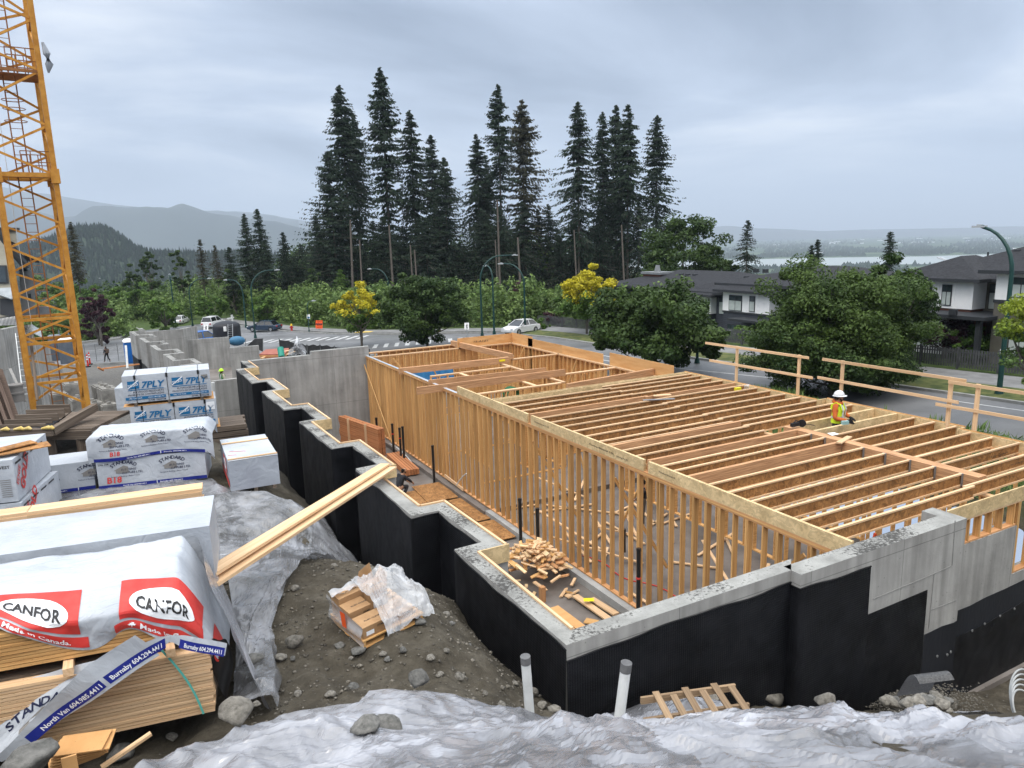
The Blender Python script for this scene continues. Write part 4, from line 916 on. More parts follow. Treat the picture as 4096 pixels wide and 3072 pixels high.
# ================================================================ film sheets, rocks, small yard things
def polyx(alpha, vor=((.8, .05), (2.3, .016)), st=.5):
    def f(m, t, p, mp, col):
        n = t.nodes; l = t.links.new
        nz = n.new('ShaderNodeTexNoise'); nz.inputs['Scale'].default_value = 1.7; nz.inputs['Detail'].default_value = 6; nz.inputs['Distortion'].default_value = 1; l(mp.outputs[0], nz.inputs['Vector'])
        mr = n.new('ShaderNodeMapRange'); mr.inputs[1].default_value = .3; mr.inputs[2].default_value = .7; mr.inputs[3].default_value = alpha-.22; mr.inputs[4].default_value = min(1, alpha+.15); l(nz.outputs[0], mr.inputs[0]); l(mr.outputs[0], p.inputs['Alpha'])
        last = None
        for sc_, ds_ in vor:
            ad = n.new('ShaderNodeVectorMath'); ad.operation = 'MULTIPLY_ADD'; l(nz.outputs['Color'], ad.inputs[0]); ad.inputs[1].default_value = (.5, .5, .5); l(mp.outputs[0], ad.inputs[2]); m3 = n.new('ShaderNodeMapping'); m3.inputs['Scale'].default_value = (1, .45, 1); m3.inputs['Rotation'].default_value = (0, 0, .5 if sc_ < 2 else -.7); l(ad.outputs[0], m3.inputs[0])
            vo = n.new('ShaderNodeTexVoronoi'); vo.inputs['Scale'].default_value = sc_; l(m3.outputs[0], vo.inputs['Vector'])
            bb = n.new('ShaderNodeBump'); bb.inputs['Strength'].default_value = st; bb.inputs['Distance'].default_value = ds_; l(vo.outputs['Distance'], bb.inputs['Height'])
            if last: l(last, bb.inputs['Normal'])
            last = bb.outputs[0]
        if last:
            g = n.new('ShaderNodeNewGeometry'); cur = last
            for sc_, amt, st_ in ((.8, .26, .3), (2.2, .15, .35)):
                ad = n.new('ShaderNodeVectorMath'); ad.operation = 'MULTIPLY_ADD'; l(nz.outputs['Color'], ad.inputs[0]); ad.inputs[1].default_value = (.35, .35, .35); l(mp.outputs[0], ad.inputs[2]); m3 = n.new('ShaderNodeMapping'); m3.inputs['Scale'].default_value = (1, st_, 1); m3.inputs['Rotation'].default_value = (0, 0, .9 if sc_ < 2 else -.5); l(ad.outputs[0], m3.inputs[0])
                vo = n.new('ShaderNodeTexVoronoi'); vo.inputs['Scale'].default_value = sc_; l(m3.outputs[0], vo.inputs['Vector'])
                s1 = n.new('ShaderNodeVectorMath'); s1.operation = 'SUBTRACT'; l(vo.outputs['Color'], s1.inputs[0]); s1.inputs[1].default_value = (.5, .5, .5)
                s2 = n.new('ShaderNodeVectorMath'); s2.operation = 'MULTIPLY_ADD'; l(s1.outputs[0], s2.inputs[0]); s2.inputs[1].default_value = (amt*2, amt*2, amt*.5); l(cur, s2.inputs[2])
                s3 = n.new('ShaderNodeVectorMath'); s3.operation = 'NORMALIZE'; l(s2.outputs[0], s3.inputs[0]); cur = s3.outputs[0]
            l(cur, p.inputs['Normal'])
    return f
poly = pm('clear_film', (.25, .255, .275), (.47, .48, .525), .7, rough=.17, spec=1.0, bump=.2, bscale=5, bdist=.02, extra=polyx(.74), lo=.35, hi=.65)
poly_d = pm('dirty_film', (.12, .12, .12), (.36, .37, .40), 1.1, rough=.2, spec=.9, bump=.3, bscale=7, bdist=.04, extra=polyx(.72), detail=9)
stretch = pm('stretch_film', (.50, .51, .54), (.66, .68, .71), 3, rough=.2, spec=.9, bump=.2, bscale=5, bdist=.03, extra=polyx(.55, ()))
FE.build('film', poly, fe)
_tw = []
_r = random.Random(11)
for i in range(26):
    wl = (2.6, 1.7, 1.1, .7, .45, .3)[i % 6]*_r.uniform(.8, 1.3); th = _r.uniform(0, math.pi); _tw.append((math.cos(th)/wl, math.sin(th)/wl, _r.random(), wl, _r.random()*9))
def crumple(X, Y, amp=1.):
    """mostly taut film: long narrow folds with sharp crests between tilted flat areas"""
    wx = .30*fbm(X*.6+3, Y*.6, 2); wy = .30*fbm(X*.6, Y*.6+9, 2); z = 0
    for i, (cxx, cyy, ph, wl, sd) in enumerate(_tw):
        n_ = ((X+wx)*cxx+(Y+wy)*cyy+ph+.35*vn(X/wl*.4+sd, Y/wl*.4)); a = n_ % 1; k = np.floor(n_); h = vn(k*3.7+sd, k*1.3+sd)
        al = vn((-X*cyy+Y*cxx)*wl/1.4+k*5.1, k*2.3+sd); on = np.clip((al-.45)*5, 0, 1)*(h > .35)
        w = .16+.10*h; z = z+on*(.35+.65*h)*wl**.75*(.062*np.maximum(0, 1-np.abs(a-.5)/w)**1.2+.030*(a-.5))
    return z*amp
def hit(x, y, lim=60):
    d = ray(x, y); t = 2.
    while t < lim:
        p = CP+d*t
        if p.z < g1(p.x, p.y): return p
        t += .03
    return CP+d*t
def film(name, label, near, far, m, nu=120, nv=60, amp=1., lift=.03, group=None, thick=None, edge=.12, seed=0):
    """sheet lofted between two plan curves and laid on the ground"""
    def samp(c, k):
        c = [Vector(p) for p in c]; ds = [0]
        for i in range(len(c)-1): ds.append(ds[-1]+(c[i+1]-c[i]).length)
        out = []
        for i in range(k+1):
            s = ds[-1]*i/k; j = 0
            while j < len(c)-2 and ds[j+1] < s: j += 1
            out.append(c[j].lerp(c[j+1], min(1, (s-ds[j])/max(1e-6, ds[j+1]-ds[j]))))
        return np.array([(p.x, p.y) for p in out])
    a = samp(near, nu); f = samp(far, nu); v = np.linspace(0, 1, nv+1)[:, None, None]
    P = a[None]*(1-v)+f[None]*v; X = P[..., 0]; Y = P[..., 1]
    ev = np.minimum(np.linspace(0, 1, nv+1)[:, None]*0+1, np.minimum(1, (1-np.linspace(0, 1, nv+1)[:, None])/edge))
    wob = edge*.9*fbm(X*1.9+seed, Y*1.9, 3)*(1-ev)
    X = X+wob; Y = Y+wob
    z = gz(X, Y, False)+.07*fbm(X*.6, Y*.6, 2)+.06+lift+np.maximum(crumple(X+seed, Y, amp)+.02*amp, 0)*np.clip(ev+.15, 0, 1)
    b = MB(); vs = np.stack([X.ravel(), Y.ravel(), z.ravel()], 1).tolist()
    b.add(vs, [(j*(nu+1)+i, j*(nu+1)+i+1, (j+1)*(nu+1)+i+1, (j+1)*(nu+1)+i) for j in range(nv) for i in range(nu)], 0, False)
    o = b.build(name, m); tag(o, label, 'plastic sheet', group); return o
def H2(*pts): return [tuple(hit(x, y)[:2]) for x, y in pts]
film('plastic_sheet', 'big crumpled white film covering the bank in the foreground', [(-1.2, 4.6), (.2, 2.6), (2, 1.8), (4, 1.0), (7, .2)], H2((660, 3120), (950, 3010), (1120, 2920), (1440, 2850), (1480, 2810), (1820, 2790), (2080, 2870), (2400, 2890), (2650, 2815), (2860, 2850), (3150, 2900), (3400, 2960), (3700, 2985), (4250, 2920)), poly, 330, 170, 1.)
film('plastic_sheet', 'dull muddy film spread over the yard in front of the lumber packs', [(-5, 11.4), (-2, 11.6), (1.2, 11.6), (1.6, 10.4), (2.2, 11.4), (3.9, 14.0), (4.55, 15.6)], [(-5, 20.3), (-2.4, 20.6), (-.9, 20.6), (1.6, 20.1), (1.9, 19.2), (3.5, 18.9), (4.6, 21.0)], poly_d, 200, 150, .8, .02, seed=20)
film('plastic_sheet', 'strip of slack film between the board stack and the dirt', [(.55, 7.6), (.7, 8.6), (.9, 9.8), (1.0, 11.3)], [(1.05, 7.7), (1.25, 8.5), (1.35, 9.7), (1.9, 11.1)], poly_d, 70, 24, .9, .03, seed=31)
film('plastic_sheet', 'torn film round the cobbles near the front wall at right', [(7.0, 4.9), (8.6, 4.2), (10.5, 4.0), (12, 4.4)], [(7.8, 6.6), (9.4, 6.9), (11.2, 6.7), (12.2, 6.5)], poly, 110, 50, .6, .03, seed=44)
# ---- rocks
def rockm(name, a, c): return pm(name, a, c, 2.3, rough=.85, bump=.5, bscale=11, detail=8, rnd=.25)
rk1 = rockm('rock', (.095, .088, .075), (.22, .205, .18)); rk2 = rockm('dark_rock', (.075, .075, .07), (.17, .165, .155))
rk3 = pm('dirty_pebble', (.055, .048, .038), (.17, .155, .13), 30, rough=.9, island=.5)
_rm = []
import bmesh
for s in range(9):
    bm = bmesh.new(); bmesh.ops.create_icosphere(bm, subdivisions=3, radius=1)
    for v in bm.verts:
        d = v.co.normalized(); k = 1+.30*noise.noise(d*1.1+Vector((s*7, 0, 0)))+.12*noise.noise(d*2.8+Vector((0, s*3, 0)))
        for pl in range(5):
            nn = noise.random_unit_vector() if False else Vector((math.sin(s*3+pl*2.1), math.cos(s*1.7+pl*3.3), math.sin(s+pl*1.3))).normalized()
            q = d.dot(nn)*k
            if q > .72: k *= .72/q+.0
        v.co = d*k
    me_ = bpy.data.meshes.new('rock'); bm.to_mesh(me_); bm.free(); me_.polygons.foreach_set('use_smooth', [True]*len(me_.polygons)); me_.materials.append(rk2 if s % 3 == 2 else rk1); _rm.append(me_)
_rr = random.Random(2)
def rock(p, r, label, group=None, sq_=.7, name='rock', s=None, sink=.3, cat='rock'):
    s = _rr.randrange(9) if s is None else s
    o = bpy.data.objects.new(name, _rm[s]); C.objects.link(o); o.location = (p[0], p[1], p[2]+r*sq_*(1-sink)); o.scale = (r*_rr.uniform(.9, 1.25), r, r*sq_); o.rotation_euler = (_rr.uniform(-.2, .2), _rr.uniform(-.2, .2), _rr.uniform(0, 6.3))
    return tag(o, label, cat, group)
def filmz(x, y):
    X = np.array([x]); Y = np.array([y]); return float((gz(X, Y, False)+.07*fbm(X*.6, Y*.6, 2)+.09+np.maximum(crumple(X, Y, 1.)+.02, 0))[0])
def rk(x, y, wpx, label, **k):
    """rock whose base is seen at x, y and which is wpx source pixels wide"""
    p = hit(x, y); d = (p-CP).dot(FW); p.z = filmz(p.x, p.y)-.015 if y > 2860 and x > 900 or x == 1680 else p.z; k.setdefault('sink', .12); return rock(p, wpx/2/FPX*d*1.12, label, **k)
for x, y, w, lab, kk in ((965, 3005, 125, 'angular grey rock alone on the film at bottom left', dict(sq_=.8)), (1472, 2995, 90, 'dark rock on the film, left of a touching pair', dict(s=2)), (1562, 2998, 90, 'smooth brown rock on the film, right of a touching pair', {}),
    (1680, 2815, 72, 'squarish rock weighing down the upper edge of the film', dict(sq_=.9)), (3035, 2815, 135, 'largest grey boulder leaning on the wooden pallet', dict(sq_=.95)), (2842, 2870, 64, 'small wet rock on the film in front of the pallet', {}),
    (3295, 2905, 75, 'slanted brown rock on the film below the black wall', dict(sq_=.8)), (1590, 2275, 62, 'round boulder on top of the dirt mound by the black wall', dict(sq_=.95)), (1742, 2283, 34, 'small round rock at the rim of the pit', {}), (1800, 2330, 52, 'rock half buried at the pit rim by the wall corner', {}),
    (1612, 2610, 27, 'small square rock in the bare dirt', dict(sq_=.9)), (1435, 2610, 55, 'flat rock pressed in the dirt below the pallet of boxes', dict(sq_=.4)), (1360, 2590, 36, 'oval rock at the dirt slope beside the flat rock', dict(sq_=.6)),
    (1015, 2665, 62, 'big rounded rock at the foot of the hanging film', dict(sq_=.9)), (1180, 2590, 55, 'egg shaped rock below the dirt ridge', dict(sq_=1.0)), (1060, 2560, 45, 'rock just under the lip of the dirt ridge', {}), (2130, 2785, 42, 'dark round rock at the foot of the left white pipe', dict(sq_=.9)),
    (2170, 2830, 38, 'rock in the pit corner between the white pipes', {}), (2215, 2850, 52, 'wide rock under the wall corner', dict(sq_=.6)), (2380, 2845, 46, 'rough pale rock right of the wall corner', {}), 
    (490, 3040, 90, 'rock in the dark gap under the pale board stack', {}), (690, 2960, 40, 'small rock under the end of the pale boards', {}), (800, 2985, 28, 'pebble sized rock on the dirt left of the angular rock', {}), (3620, 2812, 80, 'pale boulder leaning on the wall behind the cobbles', dict(sq_=.7)),
    (1035, 2900, 30, 'lone stone on the dirt bank above the film', {}), (1930, 2860-20, 26, 'stone at the edge of the dirt near the left white pipe', {}), (2060, 2740, 24, 'stone fallen beside the left white pipe', {})):
    rk(x, y, w, lab, **kk)
rock(tuple(pd(115, 3085, 6.5)), .27, 'large flat boulder at the bottom left corner', sq_=.5, s=2, sink=.1)
for i in range(30):
    t = i/30; x = 3560+_rr.uniform(0, 230)+(20 if i % 3 else -60)*_rr.random(); y = 2800+_rr.uniform(0, 110)
    rk(x, y, _rr.uniform(32, 66), 'rounded cobble in the heap beside the dimpled membrane scrap', group='cobbles heaped by the front wall', name='cobble', cat='cobble', sq_=_rr.uniform(.55, .85), sink=_rr.uniform(-.3, .4))
for i in range(46):
    x, y = (_rr.uniform(1.1, 4.4), _rr.uniform(7.2, 12)) if i % 3 else (_rr.uniform(-1.6, 4), _rr.uniform(6.9, 8.2))
    rock((x, y, g1(x, y)), _rr.uniform(.03, .085), 'stone half sunk in the bare dirt between film and mound', 'stones in the bare dirt', name='stone', cat='stone', sink=.45)
b = MB(); _ic = [Vector(v) for v in ((1,0,0),(-1,0,0),(0,1,0),(0,-1,0),(0,0,.7),(0,0,-.5))]; _if = [(0,2,4),(2,1,4),(1,3,4),(3,0,4),(2,0,5),(1,2,5),(3,1,5),(0,3,5)]
def stone(b, x, y, r, dz=0):
    a = _rr.uniform(0, 6.3); c, s = math.cos(a), math.sin(a); z = PZ[0]
    b.add([(x+(v.x*c-v.y*s)*r*_rr.uniform(.7, 1.2), y+(v.x*s+v.y*c)*r*_rr.uniform(.7, 1.2), z+dz+v.z*r*.8) for v in _ic], _if, 0, True)
PZ = [0]; N_ = 2600
xs = np.concatenate([np.random.uniform(.6, 4.8, N_), np.random.uniform(-2, 9, 500), np.random.uniform(-6, 3, 900)]); ys = np.concatenate([np.random.uniform(6.6, 12.5, N_), np.random.uniform(4.8, 8, 500), np.random.uniform(21, 42, 900)])
zs_ = gz(xs, ys)
for i in range(len(xs)):
    if xs[i] > 4.9 and ys[i] > 7.5: continue
    PZ[0] = zs_[i]; stone(b, xs[i], ys[i], abs(_rr.gauss(0, 1))*.016+.008 if ys[i] < 20 else _rr.uniform(.03, .09))
o = b.build('pebbles', rk3); tag(o, 'loose pebbles scattered over the bare dirt', 'pebbles', kind='stuff')
b = MB()
for i in range(3000):
    p = pd(3900+_rr.gauss(0, 95), 2745+_rr.gauss(0, 22), 10.5) ; x, y = p.x, p.y; x = 10.7+abs(_rr.gauss(0, 1.0))+.3; y = 6.9+_rr.gauss(0, .28); 
    if y > 7.45: continue
    PZ[0] = g1(x, y)+.55*max(0, 1-abs(y-7.1)/.8)*min(1, (x-10.5)/1.2)*_rr.random()**.3; stone(b, x, y, _rr.uniform(.012, .03))
o = b.build('gravel', rk1); tag(o, 'pile of small grey drain gravel against the front wall', 'gravel', kind='stuff')
# ---- pallet with cartons under torn stretch film
pp = hit(1500, 2520); a0 = hit(1440, 2580); a1 = hit(1700, 2440)
PM_ = Matrix.Translation((2.32, 8.68, g1(2.6, 9.0)+.02))@Matrix.Scale(.84, 4)@Matrix.Rotation(R_(13), 4, 'Z')@Matrix.Rotation(R_(-3), 4, 'Y')@Matrix.Rotation(R_(3), 4, 'X')
pl = thing('pallet', 'timber pallet on the dirt mound carrying cartons under torn film', 'pallet', tuple(PM_.translation))
for k in range(7): board('deck_board', PM_@Vector((.0, .05+.16*k, .12)), PM_@Vector((1.15, .05+.16*k, .12)), .1, .018, fir, pl)
for k in range(3): board('stringer', PM_@Vector((.03+.54*k, 0, .06)), PM_@Vector((.03+.54*k, 1.05, .06)), .04, .09, fir, pl)
for k in range(3): board('deck_board', PM_@Vector((0, .05+.48*k, .0)), PM_@Vector((1.15, .05+.48*k, .0)), .1, .018, fir, pl)
card = pm('cardboard', (.30, .175, .085), (.42, .26, .135), 3, rough=.85, bump=.15)
def carton(label, x, y, z, w, d, h, rz=0, flap=False):
    M_ = PM_@Matrix.Translation((x, y, z))@Matrix.Rotation(rz, 4, 'Z'); r = thing('carton', label, 'cardboard box', tuple(M_.translation)); b = MB(); b.box((0, 0, 0), (w, d, h), 0, M_); b.build('box', card, r)
    b = MB(); b.add([M_@Vector(v) for v in ((.06, -.003, .03), (.2, -.003, .03), (.2, -.003, h*.55), (.06, -.003, h*.55))], [(0, 1, 2, 3)]); b.build('shipping_label', ink_w, r)
    b = MB(); put(b, lambda u, v: M_@Vector((u, v, h+.003)), 'RUBY-CLEAR', w*.3, d*.4, .05, 0, .01); put(b, lambda u, v: M_@Vector((u, -.003, v)), 'ITEMS', w*.62, h*.6, .05, 0, .01); b.build('print', ink_k, r)
    if flap:
        b = MB(); b.add([M_@Vector(v) for v in ((0, d, h), (w, d, h), (w*.95, d+.06, h+.28), (.1, d+.04, h+.22))], [(0, 1, 2, 3)]); b.add([M_@Vector(v) for v in ((w, 0, h), (w, d, h), (w+.12, d*.9, h+.2), (w+.1, .1, h+.16))], [(0, 1, 2, 3)]); b.build('flap', card, r)
carton('cardboard carton with a white shipping label at the pallet corner', .03, .03, .14, .42, .36, .19)
carton('low carton behind the labelled one on the pallet', .04, .45, .14, .40, .34, .26)
carton('carton at the back left of the pallet below the film edge', .05, .78, .14, .45, .26, .36, .05)
carton('open carton with raised flaps at the back of the pallet', .52, .62, .14, .36, .36, .34, .1, True)
carton('flattened carton in the middle of the pallet under film', .5, .1, .14, .5, .42, .10, -.05)
def blob_sheet(name, M_, f, nu, nv, m, parent=None, label=None, cat='film'):
    b = MB(); b.add([M_@Vector(f(i/nu, j/nv)) for j in range(nv+1) for i in range(nu+1)], [(j*(nu+1)+i, j*(nu+1)+i+1, (j+1)*(nu+1)+i+1, (j+1)*(nu+1)+i) for j in range(nv) for i in range(nu)], 0, False)
    o = b.build(name, m, parent)
    if label: tag(o, label, cat)
    return o
def ffilm(u, v):
    # draped over the cartons, bulging to the right and hanging to the ground in front
    x = -.03+1.30*u; y = -.12+1.2*v; env = .50*math.sin(min(1, v*1.6)*1.45)*(1-.35*u)+.16
    if v < .22: env = .05+(env-.05)*(v/.22)**.6
    bul = .16*math.exp(-((u-.72)/.2)**2-((v-.6)/.3)**2)
    n_ = .9*float(crumple(np.array(x*2.2+5), np.array(y*2.2), 1.0))
    return (x+.05*math.sin(v*9)*(u > .9), y-.05*math.sin(u*7)*(v < .1), env+bul+n_)
blob_sheet('stretch_film', PM_, lambda u, v: ffilm(.30+.7*u, v*.86), 60, 50, stretch, None, 'torn clear stretch film billowing over the right half of the pallet')
blob_sheet('stretch_film', PM_, lambda u, v: (-.015+.02*math.sin(v*9+u*3), 1.08*u-.02, .02+.50*v*(1-.25*(1-u))), 24, 12, stretch, None, 'clear stretch film wrapped round the left end of the cartons')
blob_sheet('stretch_film', PM_, lambda u, v: (.0+.55*u, .84+.22*v, .53+.03*math.sin(u*11)+.03*math.sin(v*7+2)), 20, 8, stretch, None, 'rolled edge of clear film along the back of the cartons')
b = MB(); b.add([PM_@Vector(v) for v in ((-.045, .42, .18), (-.045, .56, .16), (-.045, .60, .42), (-.045, .44, .44))], [(0, 1, 2, 3)]); o = b.build('warning_label', pm('orange_label', (.75, .10, .02), rough=.6)); tag(o, 'orange warning label stuck on the film at the left of the pallet', 'label')
fir_worn = pm('fir_worn', (.15, .10, .06), (.29, .20, .12), 2.2, GR, .85, .4, 5, rnd=.25)
# ---- wooden pallet in the foreground, membrane scrap, conduit, pipes
q = hit(2860, 2790); PM2 = Matrix.Translation((5.2, 5.85, g1(5.5, 6.1)+.12))@Matrix.Rotation(R_(-18), 4, 'Z')@Matrix.Rotation(R_(4), 4, 'X')
p2 = thing('pallet', 'broken weathered pallet lying on the film before the black wall', 'pallet', tuple(PM2.translation))
for k in range(6): board('slat', PM2@Vector((.05+.2*k, .0+.05*(k % 3), .1)), PM2@Vector((.07+.2*k, .85-.1*(k % 2), .1)), .09, .02, fir_worn, p2)
for k in range(3): board('stringer', PM2@Vector((-.35+.1*k, .05+.37*k, .05)), PM2@Vector((1.15, .05+.37*k, .05)), .04, .09, fir_worn, p2)
pvc = pm('white_pvc', (.50, .51, .50), (.62, .63, .62), 4, rough=.5, bump=.1); pvc_d = pm('tape_grey', (.09, .09, .095), (.14, .14, .14), 9, rough=.6)
def pipe(label, x0, y0, x1, y1, d, rpx):
    """white standpipe with a taped end seen from base x0, y0 to top x1, y1"""
    p0 = pd(x0, y0, d); p1 = pd(x1, y1, d-.12); r = rpx/FPX*d; root = thing('standpipe', label, 'pipe', tuple(p0-Vector((0, 0, .1)))); dr = (p1-p0).normalized(); k = p0+(p1-p0)*.80
    b = MB(); b.cyl(p0-dr*.6, k, r, n=20); b.build('pipe', pvc, root); b = MB(); b.cyl(k, p1, r*1.08, n=20); b.build('taped_cap', pvc_d, root)
pipe('left white standpipe with grey taped top in front of the wall corner', 2112, 2765, 2101, 2625, 8.55, 19)
pipe('right taller white standpipe with grey taped top before the black wall', 2483, 2825, 2506, 2650, 8.45, 21)
o = MB(); sp0 = Vector((9.45, 5.55, g1(9.4, 5.6)+.35))
def mshape(u, v): a = u*1.5; return (v*.55, .45*u, .30-.42*u*u+.10*math.sin(u*4))
ms = blob_sheet('membrane_scrap', Matrix.Translation(sp0)@Matrix.Rotation(R_(-20), 4, 'Z'), mshape, 16, 14, pm('dimpled_scrap', (.03, .03, .033), (.09, .09, .09), 40, rough=.4), None, 'dimpled grey membrane offcut with a white edge on the cobble heap', 'membrane')
blob_sheet('membrane_scrap', Matrix.Translation((9.9, 4.9, g1(10, 5)+.12))@Matrix.Rotation(R_(-30), 4, 'Z'), lambda u, v: (u*.95, (v-.5)*.5*(1-u*.7), .04*math.sin(u*4)), 14, 8, black, None, 'flat black membrane offcut right of the cobble heap', 'membrane')
conduit_m = pm('conduit_grey', (.26, .27, .27), (.34, .35, .35), 9, rough=.5); wh = thing('conduit_coil', 'coil of pale grey conduit on the gravel at the right edge', 'conduit', tuple(pd(4080, 2800, 9)))
for k in range(5):
    b = MB(); c = pd(4112, 2808+12*k, 9.2-.12*k); R0 = .38-.035*k; b.tube([c+Vector((R0*math.cos(a)*.9, .15*math.sin(a), R0*math.sin(a)*.95)) for a in np.linspace(1.0, 5.4, 26)], .012, 8); b.build('loop', conduit_m, wh)
# ---- inside the basement: standpipes, boards, joist bundles, offcut heap
blk = pm('black_abs', (.012, .012, .013), rough=.35, spec=.5)
def A_(x, y): return (900+x/1.8433, 1400+y/1.8433)
def C3(x, y): return (1500+x/2, 1800+y/2)
SP = [(A_(1535, 975), A_(1530, 705), 'black pipe by the pale strand boards', 0), (A_(1115, 655), A_(1115, 500), 'farthest black pipe behind the joist bundle', 10.6), (A_(1236, 755), A_(1232, 545), 'black pipe with red tape near the far stud wall', 10.6), (A_(1292, 810), A_(1286, 575), 'black pipe leaning beside the red taped one', 10.6), (A_(1325, 830), A_(1308, 565), 'tilted black pipe next to the joist ends', 10.6),
      (C3(1170, 700), C3(1158, 390), 'taller black pipe behind the offcut heap', 10.6), (C3(1305, 720), C3(1298, 468), 'shorter black pipe behind the offcut heap', 10.6), (C3(2107, 1265), C3(2110, 790), 'nearest black pipe with a red collar at the stud wall', 10.6), (C3(1842, 985), C3(1831, 648), 'black pipe with red tip standing inside the frame', 12.4), (C3(2000, 880), C3(1993, 635), 'black pipe with blue tip inside the frame', 13.3)]
for k, (bs, tp, lab, X) in enumerate(SP):
    X = X or pz(*bs, -4.4).x; p0 = px(*bs, X); p1 = px(*tp, X); p0.z = -4.42
    r = thing('drain_pipe', lab, 'pipe', tuple(p0), 'black drain pipes in the basement'); b = MB(); b.cyl((p1.x, p1.y, p0.z), p1, .055, n=12); b.build('pipe', blk, r)
    b = MB(); b.cyl(p1-Vector((0, 0, .06)), p1+Vector((0, 0, .01)), .062, n=12); b.build('cap', blk, r)
    if 'red' in lab: b = MB(); z = p1.z-(.05 if 'tip' in lab else .75*(k == 7)+.45*(k != 7)); b.cyl((p1.x, p1.y, z-.05), (p1.x, p1.y, z), .064, n=12); b.build('collar', ink_r, r)
jr = pm('joist_red', (.33, .125, .05), (.47, .20, .085), 2.2, GR, .7, .2, 5, rnd=.15)
def jb(name, label, p0, p1, n, w, h, flat, lay=1):
    r = thing(name, label, 'joist bundle', p0); p0 = Vector(p0); p1 = Vector(p1); d = (p1-p0).normalized(); s = Vector((-d.y, d.x, 0))
    for i in range(n):
        for j in range(lay):
            o = s*(i*w*1.08)+Vector((0, 0, h*(j+.5)+.002*j)); board('joist', p0+o+d*.06*math.sin(i*3+j), p1+o, w*.9, h*.93, jr, r)
    return r, s, d
r, s, d = jb('joist_bundle', 'tall strapped bundle of red brown joists beside the stepped wall', tuple(pz(*A_(862, 672), -4.35)), tuple(pz(*A_(1150, 785), -4.35)), 2, .18, .1, 0, 13)
for t in (.28, .72):
    p = pz(*A_(862, 672), -4.35).lerp(pz(*A_(1150, 785), -4.35), t); board('batten', p-s*.13, p-s*.13+Vector((0, 0, 1.4)), .12, .03, fir_pale, r, up=(d.x, d.y, 0))
jb('joist_bundle', 'low bundle of red brown joists with open ends on the slab', tuple(pz(*A_(1200, 800), -4.35)), tuple(pz(*A_(1340, 930), -4.35)), 5, .12, .26, 1)
for k, (p0, p1, w, lab) in enumerate((((7.1, 16.0, -4.33), (9.8, 16.4, -4.33), 1.2, 'large strand board sheet flat on the slab, lower of two'), ((7.6, 17.0, -4.29), (9.9, 17.2, -4.29), 1.2, 'strand board sheet on top of the other by the white tube'))):
    pass
def cpl(a, c): return pz(*a, -4.35), pz(*c, -4.35)
for k, (a, c, w, z, lab) in enumerate(((C3(410, 280), C3(545, 405), 1.25, -4.32, 'strand board panel on the slab by the white tubing'), (C3(290, 330), C3(395, 430), .9, -4.35, 'smaller strand board panel below the larger one'), (C3(640, 395), C3(880, 560), .62, -4.34, 'long strand board strip along the inner edge of the wall'), (C3(890, 575), C3(1065, 715), .6, -4.32, 'next strand board strip nearer the offcut heap'))):
    p0, p1 = cpl(a, c); p0.z = p1.z = z; o = board('board', p0, p1, w, .02, osb); tag(o, lab, 'board')
oc = [pm('offcut_pale', (.55, .38, .20), (.68, .50, .30), 3, rough=.75, rnd=.2), fir_red, fir, fir_pale, fir_pale]
_bc2 = {}
HC = pz(*C3(1290, 940), -4.1)
for i in range(270):
    a = _rr.uniform(0, 6.3); rr_ = min(abs(_rr.gauss(0, .6)), 1.25); cx_, cy_ = HC.x+rr_*math.cos(a)*.95, HC.y+rr_*math.sin(a)*1.25
    hgt = max(0, 1.05*(1-((cx_-HC.x)/1.1)**2-((cy_-HC.y)/1.4)**2))
    L_ = _rr.choice((.25, .35, .45, .3)); w_ = _rr.choice((.09, .09, .14)); z = -4.38+hgt*_rr.uniform(.55, 1.0)+.03; th = _rr.uniform(0, math.pi); el = _rr.uniform(-.4, .4)
    if cx_ > 10.85: continue
    d_ = Vector((math.cos(th)*math.cos(el), math.sin(th)*math.cos(el), math.sin(el)))*L_/2; c_ = Vector((cx_, cy_, z))
    o = board('wood_offcut', c_-d_, c_+d_, w_, .038, oc[_rr.randrange(5)], up=(_rr.uniform(-.5, .5), _rr.uniform(-.5, .5), 1)); tag(o, 'short sawn timber offcut in the heap at the wall corner', 'wood offcut', 'timber offcuts heaped in the corner of the basement')
def B9(x, y): return (1800+x/2, 2242+y/2)
for k, (a, c, w, h, m, lab) in enumerate(((B9(830, 375), B9(1050, 540), .28, .04, ply, 'orange plank beside the pale edge strip'), (B9(1000, 280), B9(1270, 470), .2, .045, fir_pale, 'left of the two slanting planks near the corner'), (B9(1130, 305), B9(1330, 430), .2, .045, fir_pale, 'right slanting plank carrying the yellow tag'), (B9(1080, 480), B9(1180, 500), .25, .03, fir, 'small board beside white rag'), (B9(740, 330), B9(742, 250), .14, .14, fir_red, 'upright block with blue painted top'))):
    p0 = pz(*a, -4.3); p1 = pz(*c, -4.3)
    if k == 4: p1 = p0+Vector((0, 0, .45))
    o = board('plank', p0, p1, w, h, m); tag(o, lab, 'plank')
p = pz(*B9(1110, 322), -4.2); b = MB(); b.box((-.14, -.09, 0), (.14, .09, .004), 0, Matrix.Translation(p+Vector((0, 0, .03)))@Matrix.Rotation(-.5, 4, 'Z')); o = b.build('paper_tag', pm('yellow_tag', (.75, .62, .02), rough=.6)); tag(o, 'yellow paper tag on the right slanting plank', 'tag')
